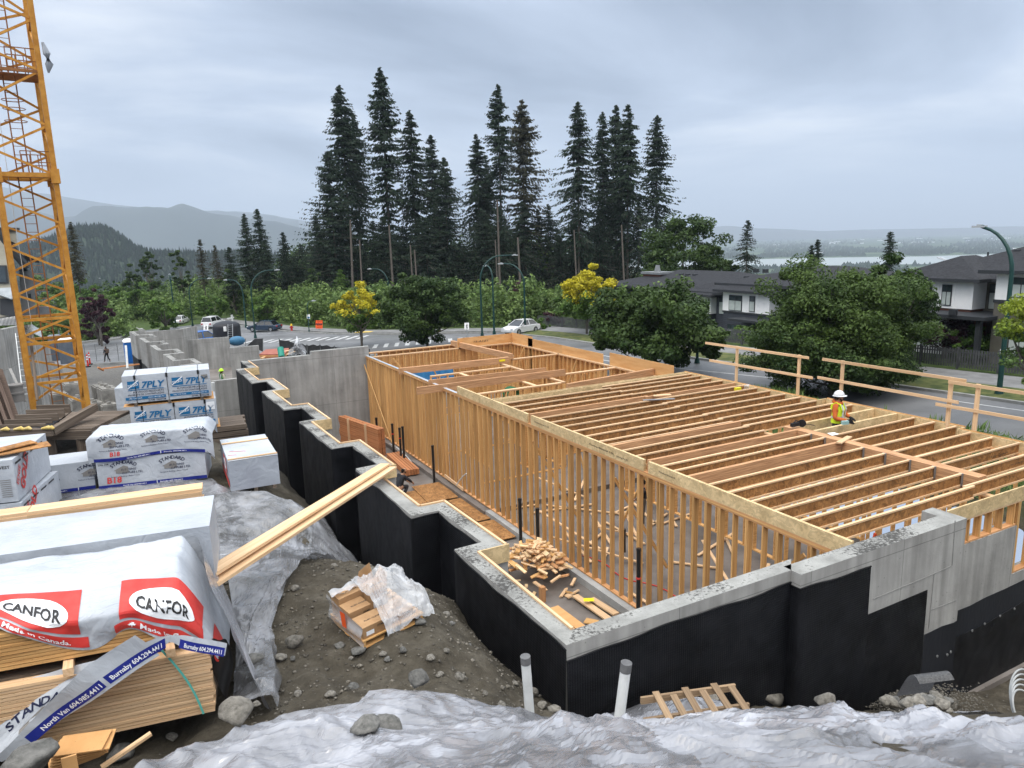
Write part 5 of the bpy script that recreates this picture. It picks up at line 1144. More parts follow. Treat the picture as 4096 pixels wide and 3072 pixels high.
# clutter on the slab seen between the studs
for i in range(46):
    x, y = _rr.uniform(11.6, 16), _rr.uniform(9, 24); th = _rr.uniform(0, 3.14); L_ = _rr.uniform(.5, 3.0)
    o = board('loose_board', (x, y, -4.34), (x+L_*math.cos(th), y+L_*math.sin(th), -4.34+_rr.choice((0, 0, .5))), .09, .038, fir_pale); tag(o, 'loose board lying on the slab behind the long stud wall', 'loose board', 'loose boards on the slab inside the frame')
for k, (lab, m, pts) in enumerate((('red air hose snaking over the slab inside the frame', ink_r, [(12, 18), (12.4, 15.5), (13.2, 13.2), (12.9, 11), (13.8, 9.3)]), ('blue air hose snaking over the slab near the front', pm('blue_hose', (.01, .08, .35), rough=.4), [(11.8, 13.5), (12, 12), (12.5, 10.8), (12.2, 9.6), (12.9, 8.9)]))):
    b = MB(); P = [Vector((x, y, -4.38)) for x, y in pts]; Q = []
    for i in range(len(P)-1):
        for t in np.linspace(0, 1, 8)[:-1]: q = P[i].lerp(P[i+1], float(t)); q.x += .15*math.sin(i*7+t*6.28); Q.append(q)
    b.tube(Q, .018, 6); o = b.build('air_hose', m); tag(o, lab, 'hose')
for k, (x, y, lab) in enumerate(((A_(1210, 690), A_(1395, 855), 'white tube looping from the far black pipes'), (A_(1705, 1000), A_(1780, 910), 'white tube bent through the studs by the strand boards'))):
    p0 = px(*x, 10.7); p1 = px(*y, 10.8); b = MB(); m_ = (p0+p1)/2+Vector((0, 0, .35 if k == 0 else .1)); b.tube([p0.lerp(m_, t)*(1-t)+m_.lerp(p1, t)*t for t in [float(q) for q in np.linspace(0, 1, 14)]], .022, 8); o = b.build('white_tube', pvc); tag(o, lab, 'tube')
o = board('ledger_board', px(*A_(1620, 925), 11.0), px(*A_(1757, 1030), 11.0), .04, .12, fir_pale); tag(o, 'short pale board nailed across the studs beside the bent tube', 'board')
# ================================================================ tower crane mast
cy = pm('crane_yellow', (.40, .165, .02), (.56, .27, .045), 4, rough=.55, bump=.15, detail=8, rnd=.08)
cd_ = pm('crane_rust', (.22, .09, .03), (.32, .14, .05), 6, rough=.7)
cr_ = thing('tower_crane', 'yellow lattice mast of a tower crane with an inner ladder at far left', 'crane', tuple(pd(250, 1700, 28)))
LA = pd(146, 1690, 27); LA.z = -1.2; _d = ray(215, 1690); sN = Vector((_d.x, _d.y, 0)).normalized(); sN = Matrix.Rotation(R_(2.5), 3, 'Z')@sN; sX = Vector((sN.y, -sN.x, 0)); Wd = 1.72; LB = LA+sX*Wd
if sN.y < 0: sN = -sN
crn = [LA, LB, LB+sN*Wd, LA+sN*Wd]
def zat(y, x=200): d = ray(x, y); k = (LA.x*d.x+LA.y*d.y)/(d.x*d.x+d.y*d.y); return CH+d.z*k
ZT = zat(-260); 
for k, c in enumerate(crn):
    b = MB(); b.box((-.085, -.085, 0), (.085, .085, ZT+1.2), 0, Matrix.Translation(c)@frame((0, 0, 0), sX)); b.build('mast_leg', cy, cr_)
nr = [zat(y, 330) for y in (1620, 1440, 1257, 1084, 894, 700, 506, 291, 90, -120)]; nl = [zat(y, 60) for y in (1530, 1350, 1181, 991, 797, 600, 400, 190, -10, -200)]
ztr = sorted(nr+nl); 
for f in range(4):
    a, c = crn[f], crn[(f+1) % 4]; zz_ = ztr; b = MB(); up_ = (c-a).cross(Vector((0, 0, 1)))
    for i in range(len(zz_)-1):
        p, q = (c, a) if i % 2 == 0 else (a, c)
        b.bar((p.x, p.y, zz_[i]), (q.x, q.y, zz_[i+1]), .075, .075)
    b.build('lattice_brace', cy, cr_)
for y, big in ((287, 0), (700, 1), (1275, 0), (1370, 0), (1530, 0)):
    z = zat(y, 200); b = MB()
    for f in range(4):
        a, c = crn[f], crn[(f+1) % 4]; b.bar((a.x, a.y, z), (c.x, c.y, z), .09 if not big else .14, .10 if not big else .16)
    if big:
        for c in crn: b.box((-.14, -.14, z-.28), (.14, .14, z+.22), 0, Matrix.Translation(Vector((c.x, c.y, 0)))@frame((0, 0, 0), sX))
    b.build('mast_frame', cy if y != 287 else cd_, cr_)
lc = LA+sX*.62+sN*.5
for (xa, ya, xb, yb) in ((430, 1640, 20, 700),):
    b = MB(); o0 = LA+sX*.62+sN*.55
    for s in (0, .36): p = o0+sX*s; b.cyl((p.x, p.y, -1), (p.x, p.y, ZT), .022, n=6)
    z = -1
    while z < ZT: p = o0; q = o0+sX*.36; b.cyl((p.x, p.y, z), (q.x, q.y, z), .011, n=5); z += .3
    b.build('ladder', cd_, cr_)
for y in (430, 480, 395): 
    b = MB(); z = zat(y, 60); c = o0+sX*.18-sN*.3; P = [(c.x+.34*math.cos(a), c.y+.34*math.sin(a), z) for a in np.linspace(0, 6.283, 16)]; b.tube(P, .014, 4); b.build('ladder_hoop', cd_, cr_)
for y0, y1 in ((287, 185), (690, 600)):
    z0, z1 = zat(y0, 100), zat(y1, 100)
    for u0, u1, n in ((.45, .98, .2), (.5, .95, 1.4)):
        b = MB()
        p, q = LA+sX*Wd*u0+sN*n, LA+sX*Wd*u1+sN*n
        for z in (z1, (z0+z1)/2): b.bar((p.x, p.y, z), (q.x, q.y, z), .03, .03)
        for t in (0, .33, .66, 1): r_ = p.lerp(q, t); b.bar((r_.x, r_.y, z0), (r_.x, r_.y, z1), .03, .03)
        b.build('platform_railing', cd_, cr_)
    b = MB(); p = LA+sN*.15; b.box((0, 0, z0-.05), (Wd, Wd*.8, z0-.02), 0, Matrix.Translation(Vector((p.x, p.y, 0)))@frame((0, 0, 0), sX)); b.build('platform_deck', cd_, cr_)
b = MB(); c = LB-sN*.1+sX*.14; b.tube([(c.x+.05, c.y, zat(170)), (c.x+.13, c.y, zat(215)), (c.x+.16, c.y, zat(255)), (c.x+.1, c.y, zat(290))], [.04, .12, .13, .03], 8); b.build('plastic_bag', pm('grey_bag', (.22, .24, .27), rough=.4, bump=.5, bscale=9), cr_)
b = MB(); c = o0-sX*.25; b.tube([(c.x, c.y, -1), (c.x-.05, c.y, zat(900)), (c.x, c.y, ZT)], .012, 5); b.build('cable', pvc, cr_)
# ================================================================ yard: concrete blocks, mats, formwork, fences
blockm = pm('block_concrete', (.13, .125, .115), (.27, .26, .24), 2, rough=.9, bump=.4, bscale=12, rnd=.15)
def lego(x, y, wpx, d, lab, rz=.2, ln=1.5):
    w = wpx/FPX*d; p = pd(x, y, d); r = thing('concrete_block', lab, 'concrete block', tuple(p), 'concrete blocks in the yard', rz); b = MB(); h = w
    b.box((-w/2, 0, 0), (w/2, w*ln, h), 0); b.box((-w*.42, w*.1, h), (w*.42, w*(ln-.1), h+.05))
    o = b.build('block', blockm); o.parent = r
    b = MB()
    for k in range(2): b.cyl((0, w*(.35+.7*k*ln/1.5), h+.02), (0, w*(.35+.7*k*ln/1.5), h+.16), w*.16, w*.12, n=10)
    o = b.build('lug', blockm); o.parent = r
for a in ((448, 1620, 62, 35, 'upper concrete block right of the crane, nearer of the top pair'), (422, 1606, 58, 36.5, 'upper concrete block behind the nearer one'), (392, 1680, 64, 34.5, 'lower concrete block under the top pair, at left'), (450, 1682, 60, 34.4, 'lower concrete block under the top pair, at right'), (300, 1600, 62, 35, 'concrete block seen through the crane mast'), (250, 1640, 60, 34, 'low concrete block behind the crane legs'), (375, 1740, 62, 31, 'half hidden concrete block behind the draped pack'), (330, 1660, 60, 33, 'concrete block between the crane legs')): lego(*a)
M0 = pd(*Z3(345, 655), 20.6); M1 = pd(*Z3(735, 615), 20.6); M1.z = M0.z
mt = thing('timber_platform', 'weathered grey timber deck on cribbing below the crane', 'platform', (M0.x, M0.y, -.6)); xm = (M1-M0).normalized(); nm = Vector((xm.y, -xm.x, 0)); 
for k in range(9): p = M0-xm*1.3-nm*(.12+.25*k); board('plank', p, p+xm*((M1-M0).length+1.3), .235, .09, fir_old, mt)
board('edge_beam', M0-xm*.02+nm*.05-Vector((0, 0, .12)), M1+nm*.05-Vector((0, 0, .12)), .08, .24, fir_old, mt)
for u in (.1, 1.0, 2.3):
    p = M0+xm*u-nm*.1; board('post', (p.x, p.y, -.8), (p.x, p.y, M0.z-.1), .28, .28, fir_old, mt, up=(0, 1, 0))
board('brace', M0+xm*1.2-Vector((0, 0, .3)), M0+xm*2.5-Vector((0, 0, .95)), .1, .3, fir_old, mt)
Fm = M0-xm*1.25+nm*.55+Vector((0, 0, .12)); fk = thing('stair_formwork', 'old timber stair form with yellow foam blobs resting on the platform', 'formwork', tuple(Fm))
foam = pm('yellow_foam', (.50, .36, .10), (.62, .48, .2), 9, rough=.8)
board('side_rail', Fm, Fm+xm*1.9, .22, .2, fir_old, fk); board('side_rail', Fm+xm*1.85, Fm+xm*2.05-nm*1.9+Vector((0, 0, .25)), .16, .22, fir_old, fk)
for k in range(5): p = Fm-nm*(.25+.34*k)+xm*(.1+.1*k)+Vector((0, 0, .05+.06*k)); board('riser', p, p+xm*(1.45-.12*k), .05, .26, fir_old, fk)
b = MB(); b.add([Fm+xm*1.75+Vector((0, 0, .1)), Fm+xm*1.75-nm*1.5+Vector((0, 0, .35)), Fm+xm*1.5-nm*1.2+Vector((0, 0, .1)), Fm+xm*1.0-nm*.2+Vector((0, 0, .1))], [(0, 1, 2, 3)]); b.build('tar_panel', tar, fk)
for u, s in ((.55, .16), (.9, .2), (1.15, .16), (1.65, .2), (1.8, .13)):
    b = MB(); b.tube([Fm+xm*u+nm*.1+Vector((0, 0, .12)), Fm+xm*(u+s)+nm*.11+Vector((0, 0, .15)), Fm+xm*(u+s*1.4)+nm*.1+Vector((0, 0, .11))], [.03, .06, .03], 7); b.build('foam', foam, fk)
lp = thing('form_panel', 'rusty brown ribbed form panel leaning at the left edge', 'form panel', tuple(pd(20, 1700, 23)))
brn = pm('rusty_timber', (.06, .038, .03), (.12, .085, .065), 3, GR, .85, .3)
for k in range(5): p0 = pd(-60+34*k, 1700+12*k, 23); p1 = pd(-160+34*k, 1440+10*k, 25); board('rib', p0, p1, .10, .16, brn, lp)
q = [pd(-120, 1690, 23.3), pd(100, 1740, 23.3), pd(10, 1480, 25.3), pd(-180, 1430, 25.3)]; b = MB(); b.add(q+[v+Vector((0, .05, .02)) for v in q], [(0, 1, 2, 3), (7, 6, 5, 4), (0, 4, 5, 1), (1, 5, 6, 2), (2, 6, 7, 3), (3, 7, 4, 0)]); b.build('face', brn, lp)
mat_stack('low stack of dark timbers in front of the leaning form panel', pd(-60, 1790, 21.5), pd(70, 1800, 21.5), 1.5, -.6, .1, 3)
for k, (x0, y0, x1, y1) in enumerate(((40, 1475, 100, 1605), (120, 1335, 150, 1600))):
    o = board('timber_strip', pd(x1, y1, 27-k), pd(x0, y0, 28-k), .09, .04, pm('grey_strip', (.3, .3, .29), rough=.8) if k == 0 else fir_old); tag(o, ('pale strip leaning by the concrete wall at far left', 'brown strip leaning against the left concrete wall')[k], 'timber')
for k, (x, y) in enumerate(((62, 1575), (68, 1605))):
    p = pd(x, y, 26); b = MB(); b.cyl(p, p+Vector((0, 0, .28)), .26, n=16); b.cyl(p+Vector((0, 0, .28)), p+Vector((0, 0, .34)), .29, n=16); o = b.build('bucket', pm('old_bucket', (.2, .19, .18), rough=.7)); tag(o, ('upper of two nested pails by the form panel', 'lower of two nested pails by the form panel')[k], 'bucket')
# left retaining wall and apartment building
lw = thing('retaining_wall', 'tall grey concrete wall at the left edge behind the crane', 'concrete wall', tuple(pd(60, 1640, 36)))
def wallq(name, pts_top, zb, th, parent, m=None):
    """vertical wall through ground-plan points with varying top height"""
    b = MB(); n = len(pts_top)
    for i in range(n-1):
        a, c = Vector(pts_top[i]), Vector(pts_top[i+1]); t = (c-a).normalized(); s = Vector((-t.y, t.x, 0)).normalized()*th
        f = [Vector((a.x, a.y, zb)), Vector((c.x, c.y, zb)), c, a]; g = [v+s for v in f]; b.add(f+g, [(0, 1, 2, 3), (7, 6, 5, 4), (0, 4, 5, 1), (1, 5, 6, 2), (3, 7, 4, 0)], 0); b.add(f+g, [(2, 6, 7, 3)], 1)
    return b.build(name, m or [conc_wall, conc_top], parent)
wallq('wall', [pd(-150, 1290, 33), pd(10, 1318, 36), pd(95, 1300, 40), pd(100, 1362, 40), pd(200, 1385, 46), pd(206, 1440, 46.2), pd(250, 1480, 52)], -6, .35, lw)
ld = thing('ladder', 'pale ladder leaning on the left concrete wall', 'ladder', tuple(pd(100, 1560, 35)))
p0, p1 = pd(92, 1590, 34), pd(62, 1335, 37); sd_ = Vector((.4, 0, 0)); 
for s in (0, 1): board('rail', p0+sd_*s, p1+sd_*s, .04, .07, pvc, ld)
for k in range(11): t = (k+.5)/11; board('rung', p0.lerp(p1, t), p0.lerp(p1, t)+sd_, .03, .03, pvc, ld)
cream = pm('cream_siding', (.42, .39, .31), (.50, .465, .38), 1, (1, 1, 1), .8); greyb = pm('grey_batten', (.15, .16, .17), (.2, .21, .22), 2, rough=.8)
roofm = pm('shingles', (.009, .0095, .012), (.026, .027, .032), 5, (1, 1, 2), .85, .5, 14, detail=8); trim = pm('dark_trim', (.03, .033, .038), rough=.6); glass = pm('window_glass', (.02, .03, .035), (.05, .07, .08), .8, rough=.08, spec=.8)
metal = pm('metal_roof', (.25, .28, .30), (.34, .37, .39), 2, rough=.35, spec=.5); whitew = pm('white_wall', (.76, .76, .76), (.83, .83, .83), 1, rough=.7); blind = pm('blind', (.38, .42, .40), (.46, .50, .48), 2, rough=.6)
def siding(m, t, p, mp, col):
    n = t.nodes; l = t.links.new; sp = n.new('ShaderNodeSeparateXYZ'); l(mp.inputs['Vector'].links[0].from_socket, sp.inputs[0])
    a = n.new('ShaderNodeMath'); a.operation = 'MULTIPLY'; l(sp.outputs[2], a.inputs[0]); a.inputs[1].default_value = 5.5
    f = n.new('ShaderNodeMath'); f.operation = 'FRACT'; l(a.outputs[0], f.inputs[0]); b = n.new('ShaderNodeBump'); b.inputs['Distance'].default_value = .04; b.inputs['Strength'].default_value = 1; l(f.outputs[0], b.inputs['Height']); l(b.outputs[0], p.inputs['Normal'])
side_b = pm('blue_grey_siding', (.055, .06, .078), (.07, .075, .095), 1, rough=.7, extra=siding); side_t = pm('taupe_siding', (.13, .12, .10), (.16, .15, .125), 1, rough=.7, extra=siding); side_c = pm('cream_lap_siding', (.40, .37, .29), (.48, .445, .36), 1, rough=.8, extra=siding)
def brickx(m, t, p, mp, col):
    n = t.nodes; l = t.links.new; b = n.new('ShaderNodeTexBrick'); b.inputs['Scale'].default_value = 4; b.inputs['Color1'].default_value = (.16, .06, .04, 1); b.inputs['Color2'].default_value = (.10, .045, .035, 1); b.inputs['Mortar'].default_value = (.12, .11, .1, 1)
    m2 = n.new('ShaderNodeMapping'); m2.inputs['Rotation'].default_value = (R_(90), 0, R_(90)); l(mp.inputs['Vector'].links[0].from_socket, m2.inputs[0]); l(m2.outputs[0], b.inputs['Vector']); l(b.outputs[0], p.inputs['Base Color'])
brick = pm('brick', (.15, .06, .04), rough=.85, extra=brickx)
ap = thing('apartment_building', 'cream sided apartment building with grey gable and balcony at the left edge', 'building', tuple(pd(20, 1300, 50)))
def J(x, y, d): return pd(x/1.586, 850+y/1.586, d)
def slabq(name, pts, back, m, parent, off_=0):
    """facade polygon from picture points on a real plane, pushed back to give the volume"""
    f = [Vector(p) for p in pts]; n = len(f); bk = Vector(back); b = MB(); b.add(f+[p+bk for p in f], [tuple(range(n)), tuple(range(n, 2*n))[::-1]]+[(i, n+i, n+(i+1) % n, (i+1) % n) for i in range(n)]); return b.build(name, m, parent)
BK = Vector((-.4, 3.5, 0))
slabq('wall', [J(-120, 720, 50), J(112, 690, 50), J(95, 520, 50), J(62, 235, 50), J(-10, 120, 50), J(-160, 250, 50)], BK, side_c, ap)
slabq('chimney', [J(0, 150, 51), J(108, 200, 51), J(100, 108, 51), J(0, 104, 51)], (-1, 2, 0), side_c, ap); slabq('chimney_cap', [J(-10, 110, 50.8), J(126, 112, 50.8), J(124, 97, 50.8), J(-12, 94, 50.8)], (-1.2, 2.4, 0), trim, ap)
slabq('bargeboard', [J(-5, 95, 49.5), J(40, 160, 49.5), J(188, 330, 49.5), J(186, 352, 49.5), J(60, 205, 49.5), J(0, 130, 49.5)], (-.5, 1, 0), trim, ap)
slabq('roof', [J(-30, 60, 49.8), J(30, 140, 49.8), J(185, 320, 49.8), J(183, 330, 49.8), J(20, 160, 49.8), J(-40, 80, 49.8)], BK*1.05, roofm, ap)
slabq('wall', [J(140, 660, 52), J(226, 655, 52), J(215, 375, 52), J(120, 350, 52)], BK*.1, greyb, ap)
slabq('roof', [J(100, 300, 52.5), J(250, 320, 52.5), J(246, 305, 52.5), J(160, 270, 52.5)], BK, roofm, ap)
slabq('wall', [J(226, 655, 53), J(320, 650, 53), J(316, 600, 53), J(228, 598, 53)], BK*.3, greyb, ap)
def win(pts, back=(-.02, .08, 0), parent=ap, n=1):
    f = slabq('window', pts, back, trim, parent); c = sum((Vector(p) for p in pts), Vector())/len(pts); nn = (Vector(pts[1])-Vector(pts[0])).cross(Vector(pts[3])-Vector(pts[0])).normalized(); nn = nn if nn.dot(CP-c) > 0 else -nn
    k = [c+(Vector(p)-c)*.84+nn*.02 for p in pts]; w = [(k[0].lerp(k[1], .04+i/2*.96)) for i in range(2)]; b = MB()
    for i in range(2):
        a0, a1 = i/2+.015, (i+1)/2-.015; b.add([k[0].lerp(k[1], a0), k[0].lerp(k[1], a1), k[3].lerp(k[2], a1), k[3].lerp(k[2], a0)], [(0, 1, 2, 3)])
    b.build('pane', glass, f)
win([J(-60, 455, 49.9), J(55, 450, 49.9), J(42, 335, 49.9), J(-60, 335, 49.9)]); win([J(30, 640, 49.9), J(90, 630, 49.9), J(76, 560, 49.9), J(14, 568, 49.9)]); win([J(150, 372, 51.9), J(176, 372, 51.9), J(172, 335, 51.9), J(146, 330, 51.9)]); win([J(182, 555, 51.9), J(200, 553, 51.9), J(196, 515, 51.9), J(178, 517, 51.9)])
slabq('awning', [J(-40, 510, 49.2), J(70, 548, 49.2), J(122, 528, 49.8), J(76, 475, 49.9), J(-40, 480, 49.9)], (0, .1, -.08), metal, ap)
slabq('bay', [J(8, 650, 49.6), J(96, 662, 49.6), J(88, 548, 49.6), J(2, 545, 49.6)], (-.1, .25, 0), trim, ap)
b = MB()
for k in range(16): u = k/15; b.bar(J(-10+130*u, 722-4*u, 48.6), J(-16+128*u, 672-20*u, 48.6), .03, .03)
b.bar(J(-16, 672, 48.6), J(112, 652, 48.6), .05, .05); b.build('balcony_railing', trim, ap); slabq('balcony_panel', [J(-10, 718, 48.8), J(118, 712, 48.8), J(110, 656, 48.8), J(-16, 674, 48.8)], (0, .03, 0), whitew, ap)
b = MB(); q = [J(158, 740, 47), J(262, 790, 47), J(266, 752, 49), J(205, 712, 50)]; b.add(q, [(0, 1, 2, 3)]); 
for k in range(9): b.bar(q[0].lerp(q[1], k/8), q[3].lerp(q[2], k/8), .05, .06)
b.build('porch_roof', metal, ap)
# ================================================================ second stepped foundation and its cross walls
f2 = thing('concrete_foundation', 'second bare grey stepped foundation farther away by the blue toilet', 'foundation', (2, 60, -5))
u0 = Vector((2.95, 50.5)); ud = Vector((-1.85, 18.9)).normalized(); us = Vector((ud.y, -ud.x)); O2_, I2_ = [], []
t = -4.1
for k in range(5):
    for tt, off2 in ((t, 0), (t+3.95, 0), (t+3.95, 1.0), (t+6.0, 1.0)): O2_.append(tuple(u0+ud*tt+us*off2)); I2_.append(tuple(u0+ud*(tt+(.32 if off2 == 0 and tt == t else -.32 if off2 == 0 else (-.32 if tt < t+5 else .32)))+us*(off2+.34)))
    t += 6.0
b = MB(); wallstrip(b, O2_, I2_, -6.5, -1.8); b.build('step_wall', [conc_wall, conc_top], f2)
def Z0(x, y): return (x/2.011, 700+y/2.011)
def cw(name, a, c, z, zb=-6.5, th=.35, parent=f2): p, q = pz(*Z0(*a), z), pz(*Z0(*c), z); wallq(name, [p, q], zb, th, parent)
cw('cross_wall', (1140, 1266), (1470, 1240), -1.8); cw('cross_wall', (1470, 1237), (1585, 1216), -1.8); cw('cross_wall', (1592, 1322), (1842, 1303), -2.3); cw('cross_wall', (1280, 1340), (1600, 1322), -2.9); cw('cross_wall', (1850, 1392), (2082, 1372), -2.2)
b = MB(); b.box((3.9, 42, -6), (9.5, 70, -5.0)); b.build('slab', slab_m, f2)
o = sheet('tar_coating', [off(O2_, i, .01) for i in range(len(O2_))], -3.9, -6.3, .01, 3, 6, f2)
nwp = [py(848, 1526, 38.6), py(940, 1515, 38.4)]; nwall = wallq('cross_wall', [Vector((nwp[0].x-1.5, 38.8, nwp[0].z)), nwp[0], nwp[1]+Vector((.6, 0, 0))], -6, .3, f2)
b = MB(); b.box((nwp[0].x-1.5, 38.28, -6), (nwp[1].x+.5, 38.36, -3.4)); 
ta = b.build('tar_coating', tar, f2)
o = MB(); p = pd(868, 1690, 34); o.cyl(p, p+Vector((0, 0, 1.9)), .09, n=12); o = o.build('standpipe', pvc); tag(o, 'white standpipe with blue cap in the pit behind the plywood packs', 'pipe')
# street-side clutter between the foundations
def boxthing(name, label, cat, c, size, m, rz=0, parts=()):
    r = thing(name, label, cat, tuple(c), None, rz); return r
def child(o, p): o.parent = p; return o
def toilet(label, x, y, d, m, lid, rz=.1):
    p = pd(x, y, d); p.z = gp(p.x, p.y)+.3 if False else p.z; r = thing('portable_toilet', label, 'portable toilet', tuple(p), None, rz); b = MB(); b.box((-.55, -.55, 0), (.55, .55, 2.05)); b.box((-.57, -.57, 0), (-.5, -.5, 2.1)); b.box((.5, -.57, 0), (.57, -.5, 2.1)); child(b.build('cabin', m), r)
    b = MB(); b.box((-.40, -.575, .12), (.40, -.55, 1.95)); b.box((-.36, -.585, .5), (.36, -.575, .56)); b.box((-.36, -.585, 1.2), (.36, -.575, 1.26)); child(b.build('door', m), r)
    b = MB(); vs = []; 
    for j in range(5):
        s = 1-.06*j*j*.35; vs += [(-.6*s, -.6*s, 2.05+.07*j), (.6*s, -.6*s, 2.05+.07*j), (.6*s, .6*s, 2.05+.07*j), (-.6*s, .6*s, 2.05+.07*j)]
    b.add(vs, [(i*4+k, i*4+(k+1) % 4, i*4+4+(k+1) % 4, i*4+4+k) for i in range(4) for k in range(4)]+[(16, 17, 18, 19)]); child(b.build('roof', lid), r)
    b = MB(); b.cyl((.4, .4, 2.1), (.4, .4, 2.7), .05, n=8); child(b.build('vent', m), r)
blue_p = pm('blue_plastic', (.01, .10, .38), (.015, .14, .46), 2, rough=.4); grey_p = pm('grey_plastic', (.10, .12, .15), (.14, .16, .19), 2, rough=.5)
toilet('bright blue portable toilet beside the far stepped foundation', 530, 1450, 71, blue_p, whitew); toilet('grey portable toilet behind the crane mast, right one', 272, 1452, 66, grey_p, whitew); toilet('dark grey portable toilet behind the crane mast, left one', 232, 1440, 67, grey_p, grey_p)
for k, (x, y) in enumerate(((353, 1468), (361, 1458))):
    p = pd(x, y, 66+3*k); r = thing('delineator_post', ('nearer', 'farther')[k]+' of two red and white delineator posts by the street', 'delineator', tuple(p)); b = MB(); b.cyl((0, 0, 0), (0, 0, .1), .22, n=12); child(b.build('base', black), r); b = MB(); b.cyl((0, 0, .1), (0, 0, 1.1), .075, .06, n=10); b.tube([(0, 0, 1.1), (0, 0, 1.16), (.05, 0, 1.2)], .03, 6); child(b.build('post', pm('safety_red', (.60, .03, .02), rough=.5)), r); b = MB(); b.cyl((0, 0, .65), (0, 0, .78), .076, .073, n=10); b.cyl((0, 0, .88), (0, 0, 1.0), .071, .068, n=10); child(b.build('reflective_band', ink_w), r)
orw = pm('orange_paint', (.62, .20, .06), (.70, .35, .15), 3, rough=.7)
for k, (a, c) in enumerate(((Z0(800, 1562), Z0(1118, 1522)), (Z0(790, 1548), Z0(830, 1572)))):
    o = board('timber', pd(*a, 55-k), pd(*c, 58-3*k), .14, .09, orw); tag(o, ('long orange painted timber on the yard ground', 'short orange timber end beside the long one')[k], 'timber')
p = pd(*Z0(1026, 1555), 52); o = board('post', p, pd(*Z0(1012, 1372), 52.4), .14, .14, pvc); tag(o, 'leaning pale post beside the blue toilet', 'post')
wire = pm('fence_wire', (.16, .17, .17), rough=.5, metal=.5)
fcl = thing('site_fence', 'wire site fence along the left street behind the walking person', 'fence', tuple(pd(400, 1450, 78)))
for k in range(7):
    x = 300+44*k; p = pd(x, 1448-1*k, 79); b = MB(); b.cyl(p, p+Vector((0, 0, 1.9)), .03, n=6); b.build('post', wire, fcl)
b = MB()
for j in range(9): b.bar(pd(300, 1448, 79)+Vector((0, 0, .12+.21*j)), pd(564, 1442, 79)+Vector((0, 0, .12+.21*j)), .008, .008)
for j in range(60): q = pd(300, 1448, 79).lerp(pd(564, 1442, 79), j/60); b.bar(q, q+Vector((0, 0, 1.85)), .008, .008)
b.build('mesh', wire, fcl)
priv = pm('privacy_screen', (.016, .017, .018), (.035, .036, .038), 2, rough=.8, bump=.4)
def Zb(x, y): return (900+x/2.011, 1000+y/2.011)
pf = thing('site_fence', 'black screened site fence along the crossing', 'fence', tuple(pd(*Zb(600, 810), 55)))
fp = [(435, 718, 745, 60), (585, 750, 825, 58), (660, 765, 835, 57), (765, 765, 830, 56.5), (880, 778, 830, 56), (1165, 797, 836, 55)]
for i in range(len(fp)-1):
    a, c = fp[i], fp[i+1]; p0, p1 = pd(*Zb(a[0], a[1]), a[3]), pd(*Zb(c[0], c[1]), c[3]); q1, q0 = Vector((p1.x, p1.y, p1.z-1.7)), Vector((p0.x, p0.y, p0.z-1.7))
    b = MB(); nu_ = 10
    vs = [q0.lerp(q1, k/nu_).lerp(p0.lerp(p1, k/nu_), j/4)+Vector((0, .05*math.sin(k*1.7+j), -.05*(j == 4)*math.sin(k))) for j in range(5) for k in range(nu_+1)]
    b.add(vs, [(j*(nu_+1)+k, j*(nu_+1)+k+1, (j+1)*(nu_+1)+k+1, (j+1)*(nu_+1)+k) for j in range(4) for k in range(nu_)], 0, True); b.build('screen', priv, pf)
    b = MB(); b.cyl(q0-Vector((0, 0, .3)), p0+Vector((0, 0, .1)), .03, n=6); b.build('post', wire, pf)
sc = thing('site_fence', 'sagging black fence screen in front of the street lamp', 'fence', tuple(pd(*Zb(250, 810), 62)))
P = [pd(*Zb(180, 768), 62), pd(*Zb(305, 818), 62), pd(*Zb(308, 712), 62), pd(*Zb(240, 715), 62)]; slabq('screen', P, (0, .05, 0), priv, sc)
for x, y0, y1 in ((305, 820, 708), (165, 790, 712)): b = MB(); b.cyl(pd(*Zb(x, y0), 62), pd(*Zb(x, y1), 62), .03, n=6); b.build('post', wire, sc)
fr = thing('red_form_panels', 'stack of red brown form panels behind the grey concrete wall', 'form panels', tuple(pd(*Zb(400, 860), 50)))
redp = pm('red_form_ply', (.25, .07, .045), (.36, .13, .09), 4, rough=.7)
for k in range(4): P = [pd(*Zb(283-3*k, 866-9*k), 48), pd(*Zb(480, 866-9*k), 47), pd(*Zb(515, 812-8*k), 52), pd(*Zb(330, 826-9*k), 53)]; slabq('panel', P, (0, 0, -.08), redp if k % 2 else fir, fr)
for k, (a, c) in enumerate((((290, 868), (540, 800)), ((300, 870), (470, 838)), ((430, 868), (560, 815)))):
    board('board', pd(*Zb(*a), 47.5), pd(*Zb(*c), 50), .14, .04, fir_pale, fr)
b = MB(); b.cyl(pd(*Zb(456, 862), 46.5), pd(*Zb(446, 790), 46.8), .2, n=14); o = b.build('green_pipe', pm('green_pvc', (.01, .22, .16), rough=.4)); tag(o, 'upright teal drain pipe with a white rim behind the concrete wall', 'pipe')
o = blob_sheet('film_bundle', Matrix.Translation(pd(*Zb(530, 850), 46)), lambda u, v: (.9*u+.1*math.sin(v*9), .4*math.sin(u*6+v*4), 1.1*v*math.sin(u*3.14)**.6+.1*math.sin(u*14)), 14, 10, stretch, None, 'crumpled white film bundle beside the teal pipe')
tk = thing('water_tank', 'black ribbed water tank with a ladder beyond the grey foundation', 'water tank', tuple(pd(912, 1370, 74)))
b = MB(); R0 = 1.33; n_s = 28; prof = [(1.33, 0), (1.33, 1.65), (1.25, 1.9), (.95, 2.1), (.5, 2.2), (.25, 2.24), (0.01, 2.24)]
